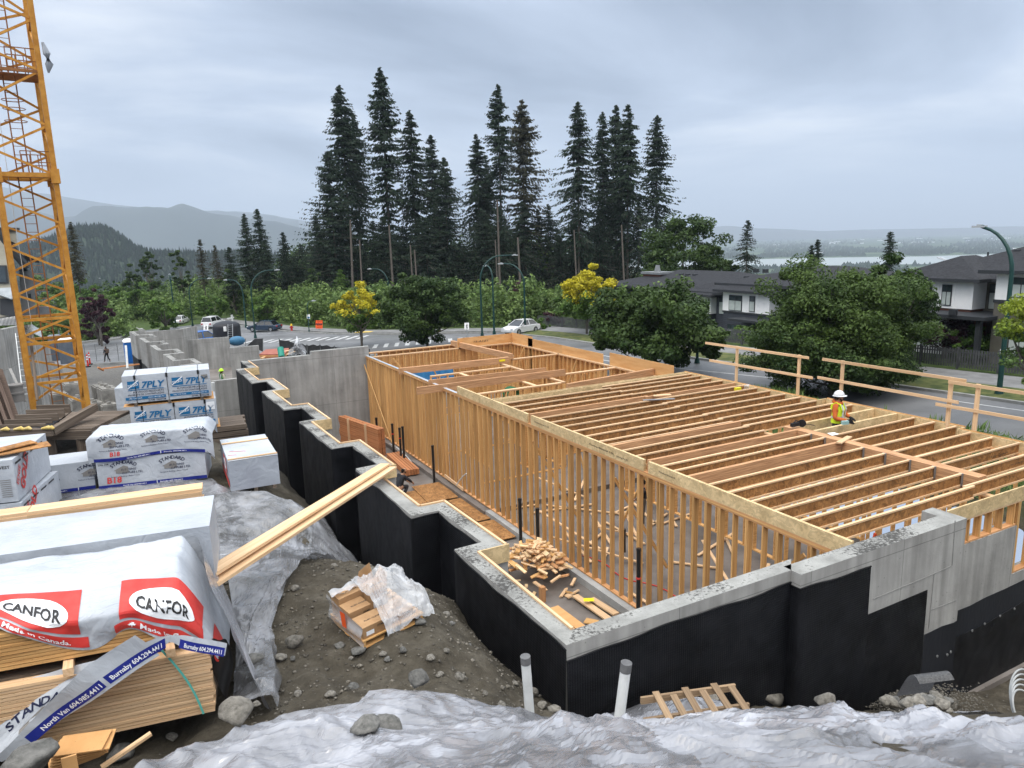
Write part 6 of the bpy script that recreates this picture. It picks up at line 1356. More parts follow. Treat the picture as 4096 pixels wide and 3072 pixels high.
c0 = pd(912, 1372, 74); vs = [(c0.x+r*math.cos(6.283*i/n_s), c0.y+r*math.sin(6.283*i/n_s), c0.z+h) for r, h in prof for i in range(n_s)]; b.add(vs, [(j*n_s+i, j*n_s+(i+1) % n_s, (j+1)*n_s+(i+1) % n_s, (j+1)*n_s+i) for j in range(6) for i in range(n_s)], 0, True); b.build('shell', pm('tank_black', (.012, .013, .018), (.02, .021, .028), 2, rough=.5), tk)
b = MB(); l0, l1 = pd(922, 1362, 72.3), pd(921, 1296, 72.5)
for s in (-.22, .22): b.bar(l0+Vector((s, 0, 0)), l1+Vector((s, 0, 0)), .05, .05)
for k in range(8): q = l0.lerp(l1, (k+.5)/8); b.bar(q+Vector((-.22, 0, 0)), q+Vector((.22, 0, 0)), .04, .04)
b.build('ladder', steel, tk); b = MB(); q = pd(901, 1325, 72.4); b.cyl(q, q+Vector((0, 0, .45)), .14, n=10); b.build('float_bottle', whitew, tk)
b = MB(); q = pd(930, 1290, 76); b.cyl(q-Vector((0, 0, .4)), q+Vector((0, 0, .8)), .1, n=8); b.bar(q+Vector((-.5, 0, .42)), q+Vector((.2, 0, .52)), .14, .12); o = b.build('camera_post', pvc); tag(o, 'white site camera on a post above the black tank', 'camera')
b = MB(); q = pd(949, 1376, 66); vs = []
for j in range(9):
    a = math.pi*j/8
    for i in range(16): vs.append((q.x+.72*math.cos(a), q.y+.42*math.sin(a)*math.cos(6.283*i/16), q.z+.28+.45*math.sin(a)*math.sin(6.283*i/16)))
b.add(vs, [(j*16+i, j*16+(i+1) % 16, (j+1)*16+(i+1) % 16, (j+1)*16+i) for j in range(8) for i in range(16)], 0, True); o = b.build('pressure_tank', pm('tank_blue', (.03, .12, .22), (.05, .16, .28), 3, rough=.5)); tag(o, 'rounded blue pressure tank in front of the black tank', 'tank')
# ================================================================ street furniture
lampg = pm('lamp_green', (.008, .036, .033), (.012, .05, .045), 2, rough=.45); lamph = pm('lamp_head_grey', (.38, .40, .42), rough=.4)
def lamp(label, bx, by, hx, hy, arcf=.75, base=True, d=None, r=.12):
    g = pg(bx, by, .15) if d is None else pd(bx, by, d); d = (g-CP).dot(FW); h = pd(hx, hy, d)
    if d is not None and not base: g.z = gp(g.x, g.y)
    root = thing('street_lamp', label, 'street lamp', tuple(g)); hor = Vector((h.x-g.x, h.y-g.y, 0)); ln = hor.length; hd = hor.normalized() if ln > .1 else Vector((1, 0, 0))
    rise = h.z-g.z; ra = min(ln*arcf+.2, rise*.3); P = [g, Vector((g.x, g.y, h.z-ra))]
    for a in np.linspace(0, math.pi/2, 9)[1:]: P.append(Vector((g.x, g.y, h.z-ra))+hd*(ra*.95)*(1-math.cos(a))+Vector((0, 0, ra*math.sin(a))))
    P.append(Vector((h.x, h.y, h.z+.02))); n = len(P); b = MB(); b.tube(P, [r, r*.75]+[r*.75-(r*.35)*i/n for i in range(n-2)], 8); b.cyl(g, g+Vector((0, 0, .35)), r*1.7, r*1.3, n=8); b.build('pole', lampg, root)
    b = MB(); M_ = frame(h-hd*.1, h+hd*.75); b.box((0, -.14, -.05), (.7, .14, .05), 0, M_); b.box((.25, -.1, .05), (.45, .1, .12), 0, M_); b.build('lamp_head', lamph, root); return root
L1 = lamp('tall green street lamp at the right by the picket fence', 3995, 1582, 3935, 906, 1.2, r=.14)
lamp('green street lamp arching right beside the sagging fence screen', 1022, 1352, 1100, 1080); lamp('tall green lamp arching right, nearest of the three by the crossing', 1929, 1345, 2050, 1021); lamp('green lamp arching left close behind the nearest one by the crossing', 1977, 1336, 1945, 1064)
lamp('green lamp arching left beside the parked white car', 2101, 1334, 2012, 1055); lamp('green lamp arching left in front of the dark conifers', 1562, 1285, 1485, 1076); lamp('green lamp arching left behind the dark blue car', 985, 1310, 908, 1120)
lamp('green lamp arching right above the white car', 771, 1304, 830, 1114); lamp('straight thin lamp left of the white car', 704, 1309, 678, 1098, .2); lamp('short lamp post with a white and green sign', 1237, 1330, 1248, 1204, .5, r=.07)
lamp('green lamp partly hidden by the large roadside tree', 2788, 1452, 2815, 1214, .6)
for k, (x, y, hx, hy) in enumerate(((470, 1200, 428, 1135), (440, 1180, 402, 1113), (592, 1190, 534, 1124), (2228, 1190, 2247, 1126))): lamp(('small distant lamp nearest the crane above the bushes', 'small distant lamp farthest left above the bushes', 'small distant lamp right of the two left ones', 'small distant lamp behind the yellow tree')[k], x, y, hx, hy, .6, d=190+20*k, base=False, r=.1)
def plate(name, label, cat, pts, m, post=None, prints=None, th=.03):
    r = thing(name, label, cat, tuple(post[0]) if post else tuple(pts[0])); f = slabq('panel', pts, (0, th, 0), m, r)
    if post: b = MB(); b.cyl(post[0], post[1], post[2], n=6); b.build('post', steel, r)
    if prints:
        b = MB(); a, c, d_ = Vector(pts[0]), Vector(pts[1]), Vector(pts[3]); n_ = (c-a).cross(d_-a).normalized(); n_ = n_ if n_.dot(CP-a) > 0 else -n_
        prints(b, lambda u, v, k=0: a+(c-a)*u+(d_-a)*v+n_*(.012+.004*k)); b.build('print', PM, r)
    return r
def walker(b, S):
    b.cyl(S(.56, .86, 1), S(.56, .861, 3), .001); 
    c = S(.55, .84, 1); R0 = (S(.62, .84, 1)-c).length; e1 = (S(1, .5)-S(0, .5)).normalized(); e2 = (S(.5, 1)-S(.5, 0)).normalized(); b.add([c+e1*R0*math.cos(a)+e2*R0*math.sin(a) for a in np.linspace(0, 6.28, 12)[:-1]], [tuple(range(11))], 6)
    for q in (((.50, .76), (.66, .74), (.60, .45), (.46, .45)), ((.46, .47), (.58, .47), (.40, .12), (.28, .12)), ((.50, .47), (.62, .46), (.76, .12), (.64, .12)), ((.50, .74), (.54, .66), (.34, .46), (.28, .50)), ((.62, .72), (.66, .68), (.82, .54), (.78, .50))): b.add([S(*p, 1) for p in q], [(0, 1, 2, 3)], 6)
def sgn(label, x0, y0, x1, y1, d, m, prints=None, pb=None, name='road_sign', r=.04):
    pts = [pd(x0, y1, d), pd(x1, y1, d), pd(x1, y0, d), pd(x0, y0, d)]; xm = (x0+x1)/2; return plate(name, label, 'sign', pts, m, (pd(pb[0], pb[1], d+.08), pd(xm, y0, d+.08), r) if pb else None, prints)
sgn('white pedestrian crossing sign behind the far corner of the timber frame', 1858, 1291, 1876, 1318, 68, whitew, walker, (1868, 1368)); sgn('white pedestrian crossing sign above the far foundation', 814, 1299, 833, 1322, 92, whitew, walker, (824, 1345))
def orp(b, S):
    b.add([S(.03, .48, 1), S(.97, .48, 1), S(.97, .66, 1), S(.03, .66, 1)], [(0, 1, 2, 3)], 6)
    for k, s in enumerate(('NOTICE', 'ROAD WORK', 'TRAFFIC', 'CHANGES')): put(b, lambda u, v: S(u, v, 2), s, .5, .80-.235*k, .13, 4 if k == 1 else 6, .02, 0, None, 0, True) if False else put(b, lambda u, v: S(.5+(u-.5), v, 2), s, .12, .80-.22*k, .12, 5 if k == 1 else 6, .02, 0, .76)
sgn('bright orange notice sign with black band on the far verge', 1263, 1282, 1290, 1314, 96, pm('safety_orange', (.85, .10, .015), rough=.6), orp, (1278, 1333)); 
sgn('small white and green sign on the short lamp post', 1228, 1258, 1240, 1275, 96.5, whitew, lambda b, S: patch(b, S, .1, .1, .9, .45, 7, 1, 1), (1236, 1328))
sgn('dark blue information board behind the yellow tree', 1511, 1270, 1541, 1297, 95, pm('sign_blue', (.02, .05, .14), rough=.6), lambda b, S: (put(b, S, 'COMMUNITY', .1, .6, .18, 3, .02, 0, .8), put(b, S, 'PARK', .1, .2, .2, 3, .02, 0, .5)), (1516, 1312))
def notr(b, S):
    n = 24
    for r0, r1, m in ((.40, .34, 6), (.30, .23, 6)): b.add([S(.5+r*math.cos(6.283*i/n), .55+r*math.sin(6.283*i/n), 1) for i in range(n) for r in (r0, r1)], [(2*i, 2*((i+1) % n), 2*((i+1) % n)+1, 2*i+1) for i in range(n)], m)
    b.add([S(.38, .45, 1), S(.62, .45, 1), S(.62, .62, 1), S(.38, .62, 1)], [(0, 1, 2, 3)], 6); patch(b, S, .1, .06, .28, .14, 6, 1, 1); patch(b, S, .72, .06, .9, .14, 6, 1, 1)
sgn('white round symbol restriction sign on the right lamp post', 4003, 1396, 4029, 1419, (L1.location-CP).dot(FW)-.25, whitew, notr)
hy = thing('fire_hydrant', 'red fire hydrant with a yellow cap on the far verge', 'hydrant', tuple(pg(1167, 1323, .2))); q = hy.location; b = MB(); b.cyl(q, q+Vector((0, 0, .7)), .15, .13, n=10); b.cyl(q+Vector((-.25, 0, .45)), q+Vector((.25, 0, .45)), .07, n=8); b.build('body', pm('hydrant_red', (.4, .02, .02), rough=.5), hy); b = MB(); b.cyl(q+Vector((0, 0, .7)), q+Vector((0, 0, .95)), .17, .05, n=10); b.build('cap', pm('hydrant_yellow', (.7, .45, .02), rough=.5), hy)
# ================================================================ cars
tyre = pm('tyre', (.012, .012, .012), rough=.9); rim = pm('alloy', (.35, .36, .37), rough=.3, metal=.6); cglass = pm('car_glass', (.008, .01, .012), rough=.05, spec=.9); redl = pm('tail_lamp', (.35, .01, .01), rough=.2); whl = pm('head_lamp', (.6, .62, .65), rough=.1)
def car(label, p, rz, m, suv=False, name='parked_car'):
    r = thing(name, label, 'car', tuple(p), None, rz); h = .28 if suv else 0
    low = [(-2.2, .35), (-2.25, .62), (-2.15, .85+h*.6), (-1.6, .93+h*.6), (1.0, .93+h*.5), (1.95, .80+h*.4), (2.25, .62), (2.25, .35), (1.75, .22), (-1.75, .22)]
    def extr(prof, w0, w1=None, mm=m, nm='body'):
        b = MB(); n = len(prof); rows = []
        for yy, k in ((-1, w0), (-.9, w0+.04), (.9, w0+.04), (1, w0)):
            pass
        L_ = [(x, -(w0 if z < .9 or w1 is None else w1), z) for x, z in prof]; R0 = [(x, (w0 if z < .9 or w1 is None else w1), z) for x, z in prof]
        b.add(L_+R0, [tuple(range(n)), tuple(range(n, 2*n))[::-1]]+[(i, n+i, n+(i+1) % n, (i+1) % n) for i in range(n)]); return child(b.build(nm, mm), r)
    bd = extr(low, .88); md = bd.modifiers.new('b', 'BEVEL'); md.width = .07; md.segments = 2
    top = [(-1.75 if not suv else -2.05, .92+h*.6), (-1.25 if not suv else -1.85, 1.40+h), (.25, 1.43+h), (1.15, .93+h*.5)]
    g = MB(); w0, w1 = .82, .62
    V = [(x, s*(w0 if i in (0, 3) else w1), z) for s in (-1, 1) for i, (x, z) in enumerate(top)]
    g.add(V, [(0, 1, 2, 3), (7, 6, 5, 4), (0, 4, 5, 1), (2, 6, 7, 3)]); child(g.build('windows', cglass), r)
    g = MB(); V2 = [(x, s*(w1+.01), z) for s in (-1, 1) for x, z in ((top[1][0]-.03, top[1][1]), (top[2][0]+.05, top[2][1]))]; g.add([V2[0], V2[1], V2[3], V2[2]]+[(v[0], v[1], v[2]+.05) for v in (V2[0], V2[1], V2[3], V2[2])], [(4, 5, 6, 7), (0, 1, 5, 4), (1, 2, 6, 5), (2, 3, 7, 6), (3, 0, 4, 7)])
    for s in (-1, 1):
        for i, j in ((0, 1), (2, 3)): a, c = V[i+(4 if s > 0 else 0)], V[j+(4 if s > 0 else 0)]; g.bar(a, c, .07, .05)
        mx_ = -.45; g.bar((mx_, s*.83, .93+h*.5), (mx_, s*.63, 1.42+h), .09, .04)
    child(g.build('roof', m), r)
    for x in (-1.38, 1.38):
        for s in (-1, 1):
            w = MB(); w.cyl((x, s*.70, .33), (x, s*.90, .33), .33, n=20); wo = child(w.build('wheel', tyre), r); w = MB(); w.cyl((x, s*.895, .33), (x, s*.91, .33), .20, n=14); child(w.build('rim', rim), wo)
    for s in (-1, 1):
        w = MB(); w.box((2.12, s*.62-.16, .62), (2.27, s*.62+.16, .75)); child(w.build('headlight', whl), r); w = MB(); w.box((-2.27, s*.66-.14, .66), (-2.12, s*.66+.14, .84)); child(w.build('tail_light', redl), r)
        w = MB(); w.box((.75, s*.95-.09, .95+h*.5), (.92, s*.95+.07, 1.08+h*.5)); child(w.build('mirror', m), r)
    return r
cw_ = pm('white_paint', (.62, .63, .64), rough=.25, spec=.6); cb_ = pm('dark_blue_paint', (.012, .03, .06), rough=.2, spec=.7)
car('white SUV driving up the far street left of the black tank', pg(856, 1309, .13), R_(55), cw_, True); car('dark blue sedan parked along the far kerb', pg(1060, 1324, .13), R_(140), cb_); car('white car half hidden behind the far bushes', pg(722, 1296, .13), R_(70), cw_); car('white sedan parked beyond the lamp by the purple shrub', pg(2085, 1333, .13), R_(200), cw_)
car('bright blue van roof seen over the far foundation wall', pd(815, 1388, 78), R_(30), pm('blue_paint', (.01, .10, .36), rough=.3), True)
# ================================================================ houses
def hwin(parent, X, y0, y1, z0, z1, cols=2, tf_=.33, cov=blind):
    """window on a wall facing -X"""
    b = MB(); b.box((X-.06, y0, z0), (X+.02, y1, z1)); f = b.build('window', trim, parent); w = (y1-y0); e = .06
    for c in range(cols):
        a0 = y0+e+(w-e)*c/cols; a1 = y0+(w-e)*(c+1)/cols; zt = z1-(z1-z0)*tf_; 
        for u0, u1, mm in ((z0+e, zt-e/2, cov), (zt+e/2, z1-e, glass)):
            g = MB(); g.box((X-.075, a0, u0), (X-.065, a1, u1)); g.build('pane', mm, f)
def hip(parent, x0, x1, y0, y1, ze, zr, ov=.5, m=roofm, name='roof', rx=None, ry=None):
    x0 -= ov; x1 += ov; y0 -= ov; y1 += ov; b = MB(); hx = (x1-x0)/2; hy = (y1-y0)/2; k = min(hx, hy)
    if hy > hx: r0, r1 = ((x0+x1)/2, y0+k, zr), ((x0+x1)/2, y1-k, zr)
    else: r0, r1 = (x0+k, (y0+y1)/2, zr), (x1-k, (y0+y1)/2, zr)
    e = [(x0, y0, ze), (x1, y0, ze), (x1, y1, ze), (x0, y1, ze)]
    F = [(0, 1, 4), (1, 2, 5, 4), (2, 3, 5), (3, 0, 4, 5)] if hy > hx else [(0, 1, 5, 4), (1, 2, 5), (2, 3, 4, 5), (3, 0, 4)]
    b.add(e+[r0, r1], F); o = b.build(name, m, parent)
    b = MB(); b.box((x0, y0, ze-.22), (x1, y1, ze-.004)); b.build('fascia', trim, o); return o
def hbox(parent, x0, x1, y0, y1, z0, z1, m, name='wall'): b = MB(); b.box((x0, y0, z0), (x1, y1, z1)); return b.build(name, m, parent)
def flash(parent, p0, p1): b = MB(); b.bar(p0, p1, .12, .05); b.bar(Vector(p0)+Vector((0, .22, 0)), Vector(p1)+Vector((0, .22, 0)), .12, .05); b.build('valley_flashing', lamph, parent)
hr = thing('house', 'white and taupe townhouse with a dark hip roof at the right edge', 'house', (50, 28, -3.4))
hbox(hr, 51.5, 61, 15, 33.0, -3.6, 1.9, side_t); hbox(hr, 50, 51.5, 28.2, 33.2, .05, 1.95, whitew); hbox(hr, 50.1, 51.5, 28.3, 33.2, -.25, .05, brick, 'brick_band'); hbox(hr, 50.3, 51.5, 30.0, 33.2, -3.6, -.5, whitew); hbox(hr, 50.2, 51.5, 27.3, 28.4, -3.6, -.5, brick)
for y in (28.2, 29.4, 30.5, 31.0, 33.1): hbox(hr, 49.97, 50.0, y, y+.1, .05, 1.95, whitew, 'batten')
hwin(hr, 50, 31.0, 32.5, .25, 1.67, 2, 0, glass); hwin(hr, 50, 29.62, 30.3, .22, 1.66, 2); hwin(hr, 51.5, 27.0, 28.0, 0, 1.7, 1); hwin(hr, 50.3, 31.2, 32.8, -2.8, -1.2, 2); hwin(hr, 51.5, 27.1, 27.7, -1.5, -.9, 1)
hbox(hr, 47.6, 51.5, 26.0, 31.2, -.35, -.12, trim, 'porch_roof'); hbox(hr, 47.9, 48.2, 26.4, 26.7, -3.6, -.35, trim, 'porch_post'); b = MB(); b.prism([(47.5, 27.75), (48.1, 28.0), (47.5, 28.25)], -.12, .25); b.build('dormer', trim, hr)
hbox(hr, 49, 51.5, 18, 26.3, .9, 2.6, whitew); hbox(hr, 49, 51.5, 18, 26.3, -3.6, .75, side_t); hbox(hr, 48.95, 51.5, 18, 26.35, .72, .92, trim, 'trim'); hwin(hr, 49, 23.6, 25.4, 1.1, 2.35, 3); hwin(hr, 49, 23.3, 25.2, -2.6, -.9, 3); 
hip(hr, 51.2, 61.5, 15, 32.9, 2.08, 4.25, .6); hip(hr, 49.8, 57, 28.0, 33.4, 2.1, 3.5, .5); hip(hr, 48.8, 57, 18, 26.6, 2.78, 4.2, .5)
flash(hr, (53.2, 32.6, 3.35), (51.3, 28.6, 2.32)); b = MB(); b.cyl((54.5, 30, 3), (54.5, 30, 3.7), .06, n=6); b.build('vent_pipe', trim, hr)
for y in (27, 28.2): b = MB(); b.box((55, y, 3.5), (55.4, y+.4, 3.85)); b.build('roof_vent', trim, hr)
hd = thing('house', 'blue grey townhouse row with white upper boxes between the roadside trees', 'house', (50, 50, -4.4))
hbox(hd, 51.3, 62, 36.5, 70, -4.8, .2, side_b)
for y0, y1, z0, z1, xx in ((45.4, 51.0, -1.62, .18, 50), (53.2, 57.5, -2.2, -.4, 50.6), (60, 64, -2.4, -.6, 50.8)):
    hbox(hd, xx, 51.4, y0, y1, z0, z1, whitew); hbox(hd, xx+.05, 51.4, y0+.05, y1-.05, -4.8, z0, side_b); hbox(hd, xx-.03, 51.4, y0-.02, y1+.02, z0-.14, z0+.02, trim, 'trim')
    for y in (y0, y0+1.3, y0+2.6, y1-.1): hbox(hd, xx-.03, xx, y, y+.09, z0, z1, whitew, 'batten')
hwin(hd, 50, 48.6, 50.2, -1.55, -.12, 2); hwin(hd, 50, 47.05, 47.7, -1.5, -.08, 1); hwin(hd, 50.05, 49.2, 50.35, -4.4, -2.8, 2); hwin(hd, 51.3, 52.0, 52.8, -2.2, -.4, 1); hbox(hd, 50.0, 51.4, 45.6, 49.1, -4.8, -2.9, brick)
hbox(hd, 48, 51.4, 43.1, 48.4, -2.2, -2.0, trim, 'porch_roof'); b = MB(); b.cyl((50.4, 53.3, -2.3), (50.4, 53.3, -.6), .05, n=6); b.build('downpipe', trim, hd)
hip(hd, 51.0, 63, 50, 71, -.05, 1.55, .6); hip(hd, 51.0, 63, 36.5, 52, .9, 2.35, .6); hip(hd, 49.8, 57, 45.2, 51.2, .38, 1.5, .5); hip(hd, 50.4, 57, 53.0, 57.7, -.3, .7, .5); hip(hd, 50.6, 57, 59.8, 64.2, -.45, .5, .5)
flash(hd, (52.4, 49.5, 1.0), (51.0, 45.4, .5)); flash(hd, (52.6, 56.8, .35), (51.3, 53.4, -.15)); flash(hd, (54.5, 64.9, .6), (51.2, 64.9, -.1))
hbox(hd, 54.2, 56.0, 65.2, 68.2, -.5, 1.1, brick, 'chimney'); hbox(hd, 54.0, 56.2, 65.0, 68.4, 1.1, 1.35, greyb, 'chimney_cap'); b = MB(); q = Vector((55.1, 66.7, 1.35)); b.cyl(q, q+Vector((0, 0, .75)), .5, .28, n=4, smooth=False); b.build('chimney_pot', greyb, hd)
for y in (62.5, 61.5, 60.4, 50.6, 51.8, 53, 44, 41): b = MB(); z_ = 1.0 if y > 52 else 1.75; b.box((55, y, z_-.1), (55.4, y+.4, z_+.25)); b.build('roof_vent', trim, hd)
pick = pm('picket_grey', (.05, .052, .056), (.085, .088, .092), 3, rough=.8, rnd=.1)
def picket(label, X0, Y0, X1, Y1, h=1.15, dz=.2):
    r = thing('picket_fence', label, 'fence', (X0, Y0, gp(X0, Y0))); a = Vector((X0, Y0, gp(X0, Y0)+dz)); c = Vector((X1, Y1, gp(X1, Y1)+dz)); n = int((c-a).length/.16); b = MB()
    for i in range(n):
        q = a.lerp(c, i/n); hh_ = h+(.03 if i % 2 else 0); b.box((q.x-.01, q.y-.055, q.z), (q.x+.01, q.y+.055, q.z+hh_))
    b.build('pickets', pick, r); b = MB()
    for z in (.25, h-.2): b.bar(a+Vector((.03, 0, z)), c+Vector((.03, 0, z)), .04, .08)
    b.build('rails', pick, r)
    for i in range(int((c-a).length/2.4)+1): q = a+(c-a).normalized()*i*2.4; b = MB(); b.box((q.x-.05, q.y-.06, q.z-.1), (q.x+.07, q.y+.06, q.z+h+.12)); b.build('post', pick, r)
picket('grey picket fence before the taupe townhouse at right', 46, 12, 45.6, 37); picket('grey picket fence before the blue grey townhouses', 45.4, 39, 44.6, 56); picket('grey picket fence behind the second yellow tree', 43.8, 58, 42, 72)
# ================================================================ vegetation
def quads(name, Cn, A, B, m, parent=None, smooth=False, midx=None):
    """rhombic leaf cards: centre, half axes A and B (n,3)"""
    n = len(Cn); V = np.stack([Cn-A, Cn-B*.9+A*.1, Cn+A, Cn+B], 1).reshape(-1, 3).astype(np.float32)
    me = bpy.data.meshes.new(name); me.vertices.add(4*n); me.vertices.foreach_set('co', V.ravel()); me.loops.add(4*n); me.loops.foreach_set('vertex_index', np.arange(4*n, dtype=np.int32)); me.polygons.add(n); me.polygons.foreach_set('loop_start', np.arange(0, 4*n, 4, dtype=np.int32)); me.polygons.foreach_set('loop_total', np.full(n, 4, np.int32))
    for k in (m if isinstance(m, list) else [m]): me.materials.append(k)
    if midx is not None: me.polygons.foreach_set('material_index', midx.astype(np.int32))
    me.update(calc_edges=True); o = bpy.data.objects.new(name, me); C.objects.link(o)
    if parent: par(o, parent)
    return o
def leafm(name, c1, c2, sc=.5, isl=.35):
    def ex(m, t, p, mp, col):
        p.inputs['Roughness'].default_value = .6
        n = t.nodes; l = t.links.new; tr = n.new('ShaderNodeBsdfTranslucent'); l(col, tr.inputs['Color']); ms = n.new('ShaderNodeMixShader'); ms.inputs[0].default_value = .25; l(p.outputs[0], ms.inputs[1]); l(tr.outputs[0], ms.inputs[2]); l(ms.outputs[0], n['Material Output'].inputs['Surface'])
    return pm(name, c1, c2, sc, rough=.6, island=isl, extra=ex, detail=3, spec=.25)
lf_m2 = leafm('olive_leaf', (.035, .065, .014), (.085, .135, .03)); lf_dk = leafm('maple_leaf', (.022, .048, .012), (.06, .10, .022)); lf_md = leafm('green_leaf', (.045, .095, .016), (.11, .19, .035)); lf_lt = leafm('willow_leaf', (.075, .13, .035), (.16, .23, .065)); lf_ye = leafm('yellow_leaf', (.38, .33, .015), (.55, .48, .03)); lf_yg = leafm('lime_leaf', (.11, .17, .015), (.25, .30, .03)); lf_pu = leafm('purple_leaf', (.035, .012, .022), (.065, .028, .035)); lf_co = leafm('needles', (.008, .021, .012), (.024, .044, .022), .25, .4); lf_cb = leafm('brown_needles', (.03, .033, .018), (.06, .058, .03), .25, .4)
bark = pm('bark', (.05, .04, .032), (.12, .10, .085), 3, (4, 4, .6), .9, .6); bark_d = pm('dark_bark', (.05, .043, .037), (.10, .085, .072), 3, (4, 4, .6), .9, .5); bark_p = pm('grey_bark', (.08, .07, .06), (.16, .145, .125), 3, (4, 4, .6), .9, .5)
def rvec(n, rg): v = rg.normal(size=(n, 3)); return v/np.linalg.norm(v, axis=1)[:, None]
def leaves(rg, cen, rad, per, size, flat=.55):
    """leaf cards on the shells of many clumps"""
    n = len(cen); c = np.repeat(cen, per, 0); r = np.repeat(rad, per, 0); d = rvec(n*per, rg); rr = rg.random(n*per)**.35; P = c+d*r*rr[:, None]
    nrm = d*.6+rvec(n*per, rg)*.7+np.array([0, 0, .35]); nrm /= np.linalg.norm(nrm, axis=1)[:, None]; a = np.cross(nrm, rvec(n*per, rg)); a /= np.linalg.norm(a, axis=1)[:, None]+1e-9; b = np.cross(nrm, a); s = size*rg.uniform(.6, 1.3, n*per)[:, None]
    return P, a*s, b*s*flat
def broad(label, base, h, w, trunk, m, seed, name='tree', leaf=.16, per=240, ncl=90, m2=None, cat='tree', droop=.0, group=None, shape=1., tr=.16):
    rg = np.random.RandomState(seed); base = Vector(base); r = thing(name, label, cat, tuple(base), group); hc = h-trunk
    # clumps: on the ends of limbs filling an uneven crown
    u = rvec(ncl, rg); rad = rg.uniform(.35, 1.12, ncl)[:, None]**.7; ph = rg.uniform(0, 6.28, 6); ang = np.arctan2(u[:, 1], u[:, 0]); wob = 1+.16*np.sin(ang*2+ph[0])+.12*np.sin(ang*3+ph[1]+u[:, 2]*3)+.10*np.sin(u[:, 2]*6+ph[2])
    cen = u*rad*wob[:, None]*np.array([w/2, w/2, hc/2]); low = cen[:, 2] < -hc*.15; cen[low, :2] *= shape
    cen += np.array([base.x, base.y, base.z+trunk+hc/2]); cr = rg.uniform(.06, .17, ncl)[:, None]*w*np.array([1, 1, .62])*rg.uniform(.7, 1.1, ncl)[:, None]
    P, A, B = leaves(rg, cen, cr, per, leaf)
    P[:, 2] -= droop*rg.random(len(P))*hc*.1
    mi = None; mm = m
    if m2 is not None:
        t = (P[:, 2]-base.z-trunk)/hc+.25*(rg.random(len(P))-.5)+.12*np.sin(P[:, 0]*2.1)*np.cos(P[:, 1]*2.3); mi = (t > .46).astype(int); mm = [m, m2]
    quads('crown', P, A, B, mm, r, midx=mi)
    b = MB(); b.tube([base-Vector((0, 0, .3)), base+Vector((.04, 0, trunk*.6)), base+Vector((.0, .08, trunk+hc*.3)), base+Vector((.05, 0, trunk+hc*.6))], [tr*1.2, tr, tr*.7, tr*.3], 8)
    for k in range(min(16, ncl)):
        c = Vector(cen[k]); s = base+Vector((0, 0, trunk*.8+hc*.25*rg.random())); m_ = s.lerp(c, .5)+Vector((0, 0, -.1*hc*rg.random())); b.tube([s, m_, c], [tr*.45, tr*.3, tr*.1], 5)
    b.build('trunk', bark_p, r); return r
